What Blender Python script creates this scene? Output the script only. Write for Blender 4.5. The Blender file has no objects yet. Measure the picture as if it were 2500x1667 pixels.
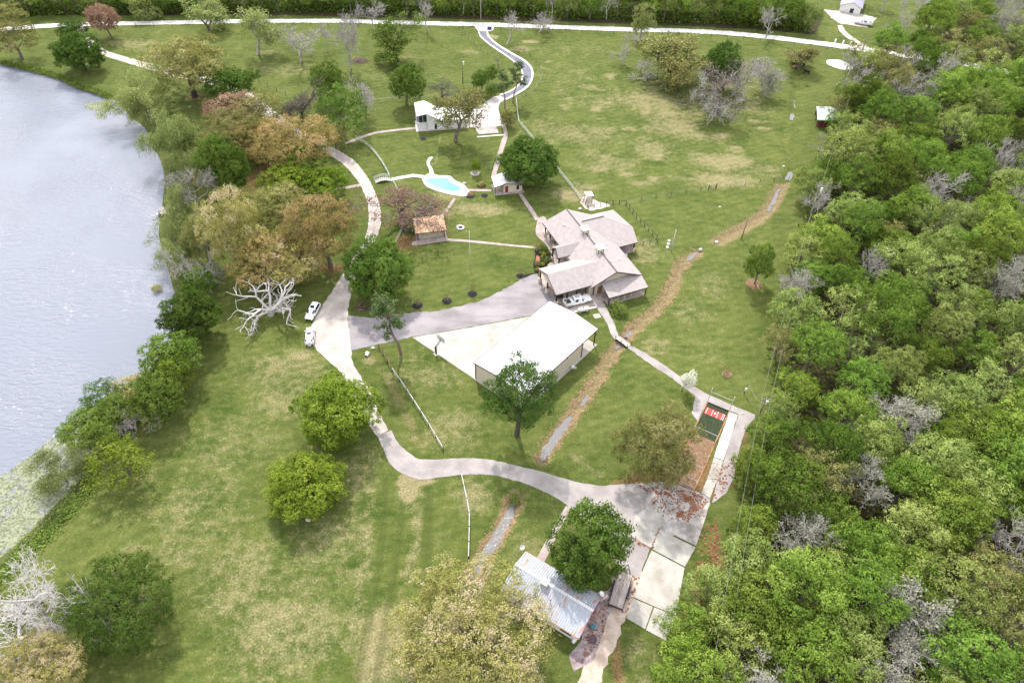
import bpy, bmesh, math, random
import numpy as np
from mathutils import Vector, Matrix

# ------------------------------------------------------------------ camera
H = 100.0                       # drone height above the lawn, metres
F_PX, PITCH, ROLL = 1667.0, 46.0, 2.0
S = H / 95.0
_p, _r = math.radians(PITCH), math.radians(ROLL)
FW = np.array([0, math.cos(_p), -math.sin(_p)])
_rt = np.array([1.0, 0, 0]); _up = np.cross(_rt, FW)
RT = math.cos(_r) * _rt + math.sin(_r) * _up
UP = -math.sin(_r) * _rt + math.cos(_r) * _up
scene = bpy.context.scene
cam_d = bpy.data.cameras.new('camera'); cam = bpy.data.objects.new('camera', cam_d)
scene.collection.objects.link(cam); scene.camera = cam
cam_d.sensor_width = 36.0; cam_d.lens = 36.0 * F_PX / 2500.0
cam_d.clip_start = 0.5; cam_d.clip_end = 6000
_m = Matrix([[RT[i], UP[i], -FW[i], 0] for i in range(3)] + [[0, 0, 0, 1]])
_m.translation = (0, 0, H); cam.matrix_world = _m

# ------------------------------------------------------------------ world, sun, exposure
SUN_EL, SUN_AZ = math.radians(50), math.radians(-14)      # high sun beyond the scene, a little to the left
w = bpy.data.worlds.new('World'); scene.world = w; w.use_nodes = True
nt = w.node_tree; nt.nodes.clear()
sky = nt.nodes.new('ShaderNodeTexSky'); sky.sky_type = 'NISHITA'; sky.sun_disc = False
sky.sun_elevation = SUN_EL; sky.sun_rotation = SUN_AZ
sky.air_density = 1.0; sky.dust_density = 2.0; sky.ozone_density = 1.0
tc = nt.nodes.new('ShaderNodeTexCoord')
mp = nt.nodes.new('ShaderNodeMapping'); mp.inputs['Scale'].default_value = (1, 1, 2.2)
nz = nt.nodes.new('ShaderNodeTexNoise'); nz.inputs['Scale'].default_value = 2.6; nz.inputs['Detail'].default_value = 7; nz.inputs['Roughness'].default_value = 0.6
cr = nt.nodes.new('ShaderNodeValToRGB'); cr.color_ramp.elements[0].position = 0.32; cr.color_ramp.elements[1].position = 0.60
mx = nt.nodes.new('ShaderNodeMix'); mx.data_type = 'RGBA'
CLOUD = 12.5
bg = nt.nodes.new('ShaderNodeBackground'); bg.inputs['Strength'].default_value = 0.135
wo = nt.nodes.new('ShaderNodeOutputWorld')
L = nt.links.new
L(tc.outputs['Generated'], mp.inputs['Vector']); L(mp.outputs['Vector'], nz.inputs['Vector']); L(nz.outputs['Fac'], cr.inputs['Fac'])
L(cr.outputs['Color'], mx.inputs['Factor']); L(sky.outputs['Color'], mx.inputs['A']); mx.inputs['B'].default_value = (CLOUD, CLOUD * 1.0, CLOUD * 1.04, 1)
L(mx.outputs['Result'], bg.inputs['Color']); L(bg.outputs['Background'], wo.inputs['Surface'])
sd = bpy.data.lights.new('sun', 'SUN'); sd.energy = 3.3; sd.angle = math.radians(2.0); sd.color = (1.0, 0.955, 0.89)
so = bpy.data.objects.new('sun', sd); scene.collection.objects.link(so)
_sd = Vector((math.sin(SUN_AZ) * math.cos(SUN_EL), math.cos(SUN_AZ) * math.cos(SUN_EL), math.sin(SUN_EL)))
so.rotation_euler = (-_sd).to_track_quat('-Z', 'Y').to_euler(); so.location = _sd * 200
vs = scene.view_settings; vs.view_transform = 'Standard'; vs.look = 'None'; vs.gamma = 1.0; vs.exposure = 0.68; vs.use_curve_mapping = False

# ------------------------------------------------------------------ helpers
C = scene.collection
rnd = random.Random(7); RG = np.random.default_rng(11)

def G(x, y, z=0.0):
    """photograph pixel (2500 x 1667) -> world point on the level z"""
    d = FW * F_PX + RT * (x - 1250.0) + UP * (833.5 - y)
    t = (z - H) / d[2]
    return np.array([d[0] * t, d[1] * t, z])
def Pj(q):
    q = np.asarray(q, float) - np.array([0, 0, H]); ww = q @ FW
    return np.array([1250 + F_PX * (q @ RT) / ww, 833.5 - F_PX * (q @ UP) / ww])
def hz(bx, by, ty):
    b = G(bx, by); lo, hi = 0.0, 60.0
    for _ in range(40):
        m = (lo + hi) / 2
        if Pj(b + np.array([0, 0, m]))[1] > ty: lo = m
        else: hi = m
    return lo
def ZM(ox, oy, s): return lambda pts: [(ox + x / s, oy + y / s) for x, y in pts]

MATS = {}
def mat(name, col, rough=0.85, col2=None, scale=2.0, detail=5.0, bump=0.0, bscale=None, spec=0.25, metal=0.0, fine=0.0, fscale=40.0, contrast=(0.35, 0.65), rand=0.0, coord='Object', stretch=(1, 1, 1)):
    m = bpy.data.materials.new(name); m.use_nodes = True; n = m.node_tree.nodes; l = m.node_tree.links.new
    b = n['Principled BSDF']; b.inputs['Roughness'].default_value = rough; b.inputs['Specular IOR Level'].default_value = spec; b.inputs['Metallic'].default_value = metal
    MATS[name] = m
    c4 = (*col, 1)
    if col2 is None and not rand and not fine and not bump:
        b.inputs['Base Color'].default_value = c4; return m
    t = n.new('ShaderNodeTexCoord'); mpn = n.new('ShaderNodeMapping'); mpn.inputs['Scale'].default_value = stretch
    l(t.outputs[coord], mpn.inputs['Vector'])
    def noise(sc, de):
        x = n.new('ShaderNodeTexNoise'); x.inputs['Scale'].default_value = sc; x.inputs['Detail'].default_value = de; x.inputs['Roughness'].default_value = 0.62
        l(mpn.outputs['Vector'], x.inputs['Vector']); return x.outputs['Fac']
    nf = noise(scale, detail)
    r = n.new('ShaderNodeValToRGB'); r.color_ramp.elements[0].position, r.color_ramp.elements[1].position = contrast
    r.color_ramp.elements[0].color = c4; r.color_ramp.elements[1].color = (*(col2 or col), 1); l(nf, r.inputs['Fac'])
    out = r.outputs['Color']
    if fine:
        ff = noise(fscale, 3)
        mr = n.new('ShaderNodeMapRange'); mr.inputs['From Min'].default_value = 0.3; mr.inputs['From Max'].default_value = 0.7
        mr.inputs['To Min'].default_value = 1 - fine; mr.inputs['To Max'].default_value = 1 + fine; l(ff, mr.inputs['Value'])
        mm = n.new('ShaderNodeVectorMath'); mm.operation = 'SCALE'; l(out, mm.inputs[0]); l(mr.outputs['Result'], mm.inputs['Scale']); out = mm.outputs['Vector']
    if rand:
        oi = n.new('ShaderNodeObjectInfo'); mr = n.new('ShaderNodeMapRange'); mr.inputs['To Min'].default_value = 1 - rand; mr.inputs['To Max'].default_value = 1 + rand
        l(oi.outputs['Random'], mr.inputs['Value']); mm = n.new('ShaderNodeVectorMath'); mm.operation = 'SCALE'; l(out, mm.inputs[0]); l(mr.outputs['Result'], mm.inputs['Scale']); out = mm.outputs['Vector']
    l(out, b.inputs['Base Color'])
    if bump:
        bn = n.new('ShaderNodeBump'); bn.inputs['Strength'].default_value = bump; bn.inputs['Distance'].default_value = 0.1
        l(noise(bscale or fscale, 4), bn.inputs['Height']); l(bn.outputs['Normal'], b.inputs['Normal'])
    return m

class MB:
    """collects shapes, then links them as ONE mesh object"""
    def __init__(s): s.v = []; s.f = []
    def poly(s, vs, fs):
        o = len(s.v); s.v += [tuple(map(float, p)) for p in vs]; s.f += [tuple(i + o for i in f) for f in fs]; return s
    def box(s, x0, x1, y0, y1, z0, z1):
        return s.poly([(x0, y0, z0), (x1, y0, z0), (x1, y1, z0), (x0, y1, z0), (x0, y0, z1), (x1, y0, z1), (x1, y1, z1), (x0, y1, z1)],
                      [(0, 3, 2, 1), (4, 5, 6, 7), (0, 1, 5, 4), (1, 2, 6, 5), (2, 3, 7, 6), (3, 0, 4, 7)])
    def tube(s, a, b, r0, r1=None, n=8, cap=True):
        a, b = Vector(a), Vector(b); r1 = r0 if r1 is None else r1
        d = (b - a).normalized(); q = d.to_track_quat('Z', 'Y'); vs = []
        for p, r in ((a, r0), (b, r1)):
            for k in range(n):
                t = 2 * math.pi * k / n; vs.append(p + q @ Vector((r * math.cos(t), r * math.sin(t), 0)))
        fs = [(k, (k + 1) % n, n + (k + 1) % n, n + k) for k in range(n)]
        if cap: fs += [tuple(range(n - 1, -1, -1)), tuple(range(n, 2 * n))]
        return s.poly(vs, fs)
    def bar(s, a, b, w, h):
        """square bar from a to b, w wide, h high"""
        a, b = Vector(a), Vector(b); d = (b - a).normalized(); q = d.to_track_quat('X', 'Z')
        L_ = (b - a).length; vs = [a + q @ Vector((x, y, z)) for x in (0, L_) for y, z in ((-w / 2, -h / 2), (w / 2, -h / 2), (w / 2, h / 2), (-w / 2, h / 2))]
        return s.poly(vs, [(3, 2, 1, 0), (4, 5, 6, 7), (0, 1, 5, 4), (1, 2, 6, 5), (2, 3, 7, 6), (3, 0, 4, 7)])
    def slab(s, pts, th):
        """planar polygon with its top at pts and thickness th below"""
        n = len(pts); vs = [tuple(p) for p in pts] + [(p[0], p[1], p[2] - th) for p in pts]
        return s.poly(vs, [tuple(range(n)), tuple(range(2 * n - 1, n - 1, -1))] + [(k, n + k, n + (k + 1) % n, (k + 1) % n) for k in range(n)])
    def sphere(s, c, rx, ry, rz, n=10, m=7, jit=0.0):
        vs = [(c[0], c[1], c[2] + rz)]
        for i in range(1, m):
            a = math.pi * i / m
            for k in range(n):
                b = 2 * math.pi * k / n; j = 1 + jit * (rnd.random() - .5)
                vs.append((c[0] + rx * j * math.sin(a) * math.cos(b), c[1] + ry * j * math.sin(a) * math.sin(b), c[2] + rz * j * math.cos(a)))
        vs.append((c[0], c[1], c[2] - rz)); e = len(vs) - 1; fs = [(0, 1 + k, 1 + (k + 1) % n) for k in range(n)]
        for i in range(m - 2):
            for k in range(n):
                fs.append((1 + i * n + k, 1 + (i + 1) * n + k, 1 + (i + 1) * n + (k + 1) % n, 1 + i * n + (k + 1) % n))
        fs += [(e, 1 + (m - 2) * n + (k + 1) % n, 1 + (m - 2) * n + k) for k in range(n)]
        return s.poly(vs, fs)
    def lathe(s, prof, c=(0, 0, 0), n=16):
        o = [(c[0] + r * math.cos(2 * math.pi * k / n), c[1] + r * math.sin(2 * math.pi * k / n), c[2] + z) for r, z in prof for k in range(n)]
        return s.poly(o, [(i * n + k, i * n + (k + 1) % n, (i + 1) * n + (k + 1) % n, (i + 1) * n + k) for i in range(len(prof) - 1) for k in range(n)])
    def mesh(s, name, m, smooth=False):
        me = bpy.data.meshes.new(name); me.from_pydata(s.v, [], s.f); me.materials.append(m)
        if smooth: me.polygons.foreach_set('use_smooth', [True] * len(me.polygons))
        me.update(); return me
    def build(s, name, m, parent=None, smooth=False, bevel=0.0):
        o = bpy.data.objects.new(name, s.mesh(name, m, smooth)); C.objects.link(o); o.parent = parent
        if bevel:
            b = o.modifiers.new('bevel', 'BEVEL'); b.width = bevel; b.segments = 2; b.limit_method = 'ANGLE'
        return o

def tag(o, label=None, cat=None, group=None, kind=None):
    if label: o['label'] = label
    if cat: o['category'] = cat
    if group: o['group'] = group
    if kind: o['kind'] = kind
    return o
def thing(name, label, cat, loc=(0, 0, 0), rz=0.0, group=None):
    o = bpy.data.objects.new(name, None); C.objects.link(o); o.empty_display_size = 0.3
    o.location = tuple(map(float, loc)); o.rotation_euler = (0, 0, rz); return tag(o, label, cat, group)
def inst(name, me, parent, loc=(0, 0, 0), scale=(1, 1, 1), rot=(0, 0, 0), m=None):
    o = bpy.data.objects.new(name, me); C.objects.link(o); o.parent = parent
    o.location = loc; o.scale = scale; o.rotation_euler = rot
    if m is not None:
        o.material_slots[0].link = 'OBJECT'; o.material_slots[0].material = m
    return o
def smooth_line(pts, n=4, closed=False):
    p = [np.array(q, float) for q in pts]; out = []; N = len(p)
    rng = range(N) if closed else range(N - 1)
    for i in rng:
        if closed: a, b, c, d = p[i - 1], p[i], p[(i + 1) % N], p[(i + 2) % N]
        else: a, b, c, d = p[max(i - 1, 0)], p[i], p[i + 1], p[min(i + 2, N - 1)]
        for k in range(n):
            t = k / n
            out.append(0.5 * ((2 * b) + (c - a) * t + (2 * a - 5 * b + 4 * c - d) * t * t + (3 * b - a - 3 * c + d) * t ** 3))
    if not closed: out.append(p[-1])
    return out
def sheet(name, px, z, m, kind='structure', smooth=0, jit=0.0, th=0.0, parent=None, closed=True):
    pts = [tuple(q) for q in px]
    if smooth: pts = smooth_line(pts, smooth, True)
    w3 = [G(x, y) for x, y in pts]
    if jit:
        w2 = []
        for i, a in enumerate(w3):
            b = w3[(i + 1) % len(w3)]; k = max(1, int(np.linalg.norm(b - a) / 0.8))
            for j in range(k): w2.append(a + (b - a) * j / k + np.array([rnd.gauss(0, jit), rnd.gauss(0, jit), 0]))
        w3 = w2
    mb = MB(); ar = sum(w3[i][0] * w3[(i + 1) % len(w3)][1] - w3[(i + 1) % len(w3)][0] * w3[i][1] for i in range(len(w3)))
    if ar < 0: w3 = w3[::-1]
    q = [(a[0], a[1], z) for a in w3]
    if th: mb.slab(q, th)
    else: mb.poly(q, [tuple(range(len(q)))])
    o = mb.build(name, m, parent)
    if parent is None: tag(o, kind=kind)
    return o
def strip(name, left, right, z, m, smooth=4, jit=0.0, th=0.0, kind='structure', parent=None):
    """a road or path between two edge lines given in photograph pixels"""
    l, r = (smooth_line(left, smooth), smooth_line(right, smooth)) if smooth else (left, right)
    l = [G(*q) for q in l]; r = [G(*q) for q in r]
    def res(e, n):
        e = np.array(e); d = np.r_[0, np.cumsum(np.linalg.norm(np.diff(e, axis=0), axis=1))]; t = np.linspace(0, d[-1], n)
        return np.stack([np.interp(t, d, e[:, k]) for k in range(3)], 1)
    n = max(8, int(max(np.sum(np.linalg.norm(np.diff(np.array(l), axis=0), axis=1)), 1) / 0.7))
    l, r = res(l, n), res(r, n)
    if jit:
        l[:, :2] += RG.normal(0, jit, (n, 2)); r[:, :2] += RG.normal(0, jit, (n, 2))
    l[:, 2] = z; r[:, 2] = z; mb = MB(); v = [tuple(p) for p in l] + [tuple(p) for p in r]
    up = np.cross(l[1] - l[0], r[0] - l[0])[2] > 0
    f = [((i, i + 1, n + i + 1, n + i) if up else (i, n + i, n + i + 1, i + 1)) for i in range(n - 1)]
    if th:
        k = len(v); v += [(a[0], a[1], z - th) for a in v[:]]; f += [(i, i + 1, k + i + 1, k + i) for i in range(n - 1)] + [(n + i, n + i + 1, k + n + i + 1, k + n + i) for i in range(n - 1)] + [(0, n, k + n, k), (n - 1, 2 * n - 1, k + 2 * n - 1, k + n - 1)]
    mb.poly(v, f); o = mb.build(name, m, parent)
    if parent is None: tag(o, kind=kind)
    return o
def offset_line(px, width, taper=False):
    """edge lines of a path of constant width (m) about a pixel centre line"""
    w3 = [G(*q)[:2] for q in px]; a, b = [], []
    for i, p in enumerate(w3):
        d = w3[min(i + 1, len(w3) - 1)] - w3[max(i - 1, 0)]; d = d / np.linalg.norm(d); nrm = np.array([-d[1], d[0]]) * width / 2 * (math.sin(math.pi * (i + .15) / (len(w3) - .7)) ** .5 * rnd.uniform(.75, 1.15) if taper else 1)
        a.append(tuple(Pj([*(p + nrm), 0]))); b.append(tuple(Pj([*(p - nrm), 0])))
    return a, b
# ------------------------------------------------------------------ ground, water, roads
POND = [(-2600, 30), (-1200, 90), (-300, 128), (0, 150), (60, 163), (100, 173), (150, 187), (190, 206), (225, 216), (270, 232), (298, 246), (330, 282), (362, 305), (380, 345), (405, 395), (412, 440), (408, 480), (404, 520), (398, 560), (408, 605), (420, 645), (433, 690), (445, 730), (452, 775), (432, 830), (395, 885), (352, 945), (300, 1010), (258, 1085), (205, 1172), (154, 1225), (57, 1325), (0, 1372), (-60, 1425), (-150, 1500), (-700, 1800), (-2600, 1300)]
DITCH_N = [(1958, 180), (1945, 205), (1942, 235), (1938, 262), (1933, 292), (1913, 312), (1913, 337), (1925, 365), (1932, 395), (1930, 425), (1912, 448), (1890, 490), (1873, 515), (1850, 535), (1815, 555), (1780, 575), (1754, 588)]
DITCH_S = [(1704, 612), (1688, 624), (1665, 645), (1650, 680), (1630, 720), (1595, 760), (1560, 790), (1530, 818), (1505, 850), (1480, 885), (1455, 930), (1425, 975), (1395, 1012), (1365, 1052), (1340, 1090), (1322, 1122)]
DITCH_L = [(1258, 1212), (1238, 1265), (1212, 1310), (1180, 1358), (1150, 1410)]
SWALE = [(898, 866), (937, 911), (960, 950), (985, 998), (1010, 1045), (1028, 1078)]
FOREST_EDGE = [(2085, 128), (2050, 200), (2025, 260), (2010, 330), (1985, 400), (1965, 470), (1945, 560), (1930, 640), (1915, 720), (1900, 790), (1872, 850), (1880, 930), (1900, 990), (1858, 1060), (1815, 1150), (1788, 1230), (1764, 1330), (1730, 1440), (1672, 1530), (1615, 1600), (1575, 1667), (1550, 1760)]

def wl(px): return np.array([G(*q)[:2] for q in px])
def seg_dist(X, Y, pl):
    d = np.full(X.shape, 1e9)
    for a, b in zip(pl[:-1], pl[1:]):
        ab = b - a; t = np.clip(((X - a[0]) * ab[0] + (Y - a[1]) * ab[1]) / (ab @ ab + 1e-9), 0, 1)
        d = np.minimum(d, np.hypot(X - a[0] - t * ab[0], Y - a[1] - t * ab[1]))
    return d
def inside(X, Y, pl):
    r = np.zeros(X.shape, bool); n = len(pl)
    for i in range(n):
        (x0, y0), (x1, y1) = pl[i], pl[(i + 1) % n]
        c = ((y0 > Y) != (y1 > Y)) & (X < (x1 - x0) * (Y - y0) / (y1 - y0 + 1e-12) + x0); r ^= c
    return r
def sst(a, b, x):
    t = np.clip((x - a) / (b - a), 0, 1); return t * t * (3 - 2 * t)
pond_w = np.array(smooth_line(wl(POND), 3, True)); dn_w, ds_w, dl_w, sw_w = (np.array(smooth_line(wl(q), 4)) for q in (DITCH_N, DITCH_S, DITCH_L, SWALE))
_fe = wl(FOREST_EDGE)
forest_w = np.vstack([_fe, [[300, 10], [420, 300], [300, 330]], wl([(2330, 60)])])
WATER_Z = -0.45

xs = np.r_[-3000, -1500, -800, -500, -350, np.arange(-240, 240.1, 0.85), 350, 500, 800, 1500, 3000]
ys = np.r_[-1500, -600, -200, -60, 0, np.arange(18, 120, 0.6), np.arange(120, 325, 0.95), 360, 420, 600, 1000, 2000, 4500]
X, Y = np.meshgrid(xs, ys); shp = X.shape; Xf, Yf = X.ravel(), Y.ravel()
inp = inside(Xf, Yf, pond_w); dp = seg_dist(Xf, Yf, np.vstack([pond_w, pond_w[:1]]))
sd_p = np.where(inp, dp, -dp)
Zf = -2.2 * sst(-1.2, 7.0, sd_p)
d_n, d_s, d_l, d_w = (seg_dist(Xf, Yf, q) for q in (dn_w, ds_w, dl_w, sw_w))
Zf -= 0.55 * (1 - sst(0.2, 2.0, d_n)) + 0.6 * (1 - sst(0.3, 2.3, d_s)) + 0.6 * (1 - sst(0.3, 2.2, d_l)) + 0.35 * (1 - sst(0.2, 2.4, d_w))
# gentle far hummocks, kept off the built ground
Zf += np.where(Yf > 330, 0.0, 0.0)
def blob(px, py, rx, ry, rot=0):
    c = G(px, py); a = math.radians(rot); dx, dy = Xf - c[0], Yf - c[1]
    u, v = dx * math.cos(a) + dy * math.sin(a), -dx * math.sin(a) + dy * math.cos(a)
    return np.clip(1 - np.sqrt((u / rx) ** 2 + (v / ry) ** 2), 0, 1)
dry = np.zeros_like(Xf); lit = np.zeros_like(Xf); fl = np.zeros_like(Xf); trk = np.zeros_like(Xf); dirt = np.zeros_like(Xf)
DRY = [(1770, 395, 14, 7, .8), (1720, 335, 12, 6, .6), (1640, 300, 14, 14, .7), (1590, 245, 20, 12, .7), (1470, 250, 18, 10, .45), (1430, 330, 14, 10, .6), (1350, 320, 12, 9, .55), (1760, 440, 15, 6, .8), (1590, 365, 10, 10, .6), (1500, 400, 14, 8, .5), (1830, 260, 12, 10, .45), (1380, 180, 16, 14, .35),
       (330, 105, 16, 6, .6), (700, 170, 16, 10, .45), (930, 180, 16, 10, .35), (1400, 120, 30, 12, .3), (1100, 470, 9, 6, .7), (1170, 510, 10, 5, .8), (1080, 520, 8, 4, .6), (1400, 475, 8, 5, .9), (1560, 600, 8, 5, .6), (1580, 625, 6, 6, .6),
       (690, 905, 14, 8, .55), (690, 970, 10, 9, .5), (560, 1080, 14, 12, .4), (480, 1250, 14, 12, .45), (580, 1420, 12, 12, .5), (760, 1350, 8, 14, .45), (700, 1550, 16, 10, .6), (860, 1300, 5, 12, .5), (880, 1150, 5, 8, .55), (930, 1580, 6, 10, .8), (1010, 1200, 4, 7, .5), (1100, 1050, 10, 8, .5), (1060, 920, 8, 6, .5), (1000, 900, 6, 8, .4), (1160, 1210, 5, 6, .6), (1290, 1330, 4, 5, .4), (1560, 1620, 4, 6, .5), (1690, 760, 8, 8, .45), (1720, 860, 10, 8, .3), (1740, 700, 6, 8, .5), (1600, 840, 5, 4, .5), (1620, 1040, 5, 4, .3), (1270, 120, 6, 4, .7), (1296, 102, 4, 1.4, 1.6), (1195, 90, 5, 3, 1.2), (1003, 1172, 2.6, 2.2, 2.6), (998, 1195, 1.7, 3.2, 2.2), (1035, 1174, 2.6, .9, 1.8), (790, 1210, 3, 3, .6), (735, 868, 4, 2, .8), (900, 880, 2, 1.5, 1.0), (1590, 860, 4, 1, .8)]
_dr = random.Random(17)
for _k in range(150):
    _f = _dr.random()
    if _f < .6: DRY.append((_dr.uniform(1260, 1890), _dr.uniform(150, 460), _dr.uniform(2.5, 7), _dr.uniform(1.5, 4), _dr.uniform(.35, .8)))
    elif _f < .8: DRY.append((_dr.uniform(300, 1150), _dr.uniform(75, 240), _dr.uniform(3, 8), _dr.uniform(1.5, 4), _dr.uniform(.25, .6)))
    else: DRY.append((_dr.uniform(250, 900), _dr.uniform(1000, 1660), _dr.uniform(2, 5), _dr.uniform(1.5, 4), _dr.uniform(.3, .6)))
for x, y, rx, ry, st in DRY: dry = np.maximum(dry, st * np.minimum(1, blob(x, y, rx, ry) * 1.6))
for x, y, rx, ry, st in [(1712, 1160, 4.5, 7, 1.1), (1690, 1100, 5, 6, .8), (1600, 1170, 7, 2.6, 1.3), (1545, 1185, 6, 2, 1.0), (1640, 1190, 6, 3, 1.2), (808, 655, 5, 3, 1.0), (640, 430, 7, 9, .9), (600, 470, 6, 6, .7), (985, 590, 5, 4, 1.1), (1510, 1640, 1.5, 7, .9), (1290, 445, 3, 2.2, .9), (480, 235, 4, 3, .8), (1762, 1395, 2, 12, .9), (1820, 1090, 1.6, 8, .8), (1390, 1050, 3, 3, .4)]:
    lit = np.maximum(lit, st * np.minimum(1, blob(x, y, rx, ry) * 1.8))
straw = np.maximum.reduce([0.9 * (1 - sst(0.5, 2.3, d_s)), 0.8 * (1 - sst(0.8, 3.2, d_n)) * np.where(Yf < G(1905, 445)[1], 1.25, 0.25), 0.8 * (1 - sst(0.8, 2.6, d_l)), 0.55 * (1 - sst(0.3, 2.2, d_w))])
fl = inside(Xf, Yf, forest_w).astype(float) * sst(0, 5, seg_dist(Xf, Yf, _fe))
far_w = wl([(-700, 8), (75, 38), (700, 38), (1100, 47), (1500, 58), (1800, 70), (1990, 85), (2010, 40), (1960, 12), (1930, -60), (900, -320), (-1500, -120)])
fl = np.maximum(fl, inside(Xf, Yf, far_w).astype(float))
for off in (-3.0, -1.6, 0.0, 1.5, 5.5, 7.0):                       # old wheel tracks across the paddock
    a, b = G(1270, 235)[:2], G(1462, 415)[:2]; n_ = np.array([-(b - a)[1], (b - a)[0]]); n_ = n_ / np.linalg.norm(n_)
    trk = np.maximum(trk, 0.55 * (1 - sst(0.25, 0.9, seg_dist(Xf, Yf, np.array([a + n_ * off, (a + b) / 2 + n_ * (off + 1), b + n_ * off])))))
for ln, wd in (([(1370, 95), (1440, 165), (1500, 240), (1560, 310)], .6), ([(940, 1170), (935, 1300), (915, 1450), (890, 1560), (870, 1667)], .9), ([(1045, 1190), (1045, 1300), (1040, 1380)], 1.2), ([(985, 1230), (960, 1420), (935, 1560), (915, 1680)], .8)):
    trk = np.maximum(trk, 0.62 * (1 - sst(wd * .3, wd * 1.6, seg_dist(Xf, Yf, np.array(smooth_line(wl(ln), 4))))))
for ln, wd in (([(905, 1170), (900, 1300), (880, 1440), (855, 1580)], .8), ([(1015, 1230), (1015, 1330), (990, 1400)], .8), ([(770, 840), (735, 870), (715, 905)], .5), ([(860, 640), (835, 665), (800, 690)], .5), ([(1075, 330), (1073, 360), (1065, 390), (1052, 408)], .35), ([(1400, 1115), (1430, 1135), (1470, 1160)], .7)):
    dry = np.maximum(dry, 0.6 * (1 - sst(wd * .3, wd * 2.2, seg_dist(Xf, Yf, np.array(smooth_line(wl(ln), 4))))))
dirt = np.maximum(dirt, (1 - sst(0.3, 1.6, np.abs(sd_p))) * .6)
bank = (1 - sst(0.8, 4.0, -sd_p)) * (sd_p < 0.5)
me = bpy.data.meshes.new('lawn'); nx, ny = len(xs), len(ys)
idx = np.arange(nx * ny).reshape(ny, nx)
quads = np.stack([idx[:-1, :-1], idx[:-1, 1:], idx[1:, 1:], idx[1:, :-1]], -1).reshape(-1, 4)
def np_mesh(me, verts, quads):
    k = quads.shape[1]
    me.vertices.add(len(verts)); me.vertices.foreach_set('co', np.ascontiguousarray(verts, np.float32).ravel())
    me.loops.add(quads.size); me.loops.foreach_set('vertex_index', np.ascontiguousarray(quads, np.int32).ravel())
    me.polygons.add(len(quads)); me.polygons.foreach_set('loop_start', np.arange(0, quads.size, k, dtype=np.int32)); me.polygons.foreach_set('loop_total', np.full(len(quads), k, np.int32))
    me.update(calc_edges=True); me.validate()
np_mesh(me, np.stack([Xf, Yf, Zf], 1), quads)
me.polygons.foreach_set('use_smooth', np.ones(len(quads), bool))
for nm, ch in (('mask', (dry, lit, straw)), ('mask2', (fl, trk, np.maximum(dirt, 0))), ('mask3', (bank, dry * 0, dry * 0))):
    at = me.color_attributes.new(nm, 'FLOAT_COLOR', 'POINT')
    at.data.foreach_set('color', np.ascontiguousarray(np.stack([*ch, np.ones_like(Xf)], 1), np.float32).ravel())

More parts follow.
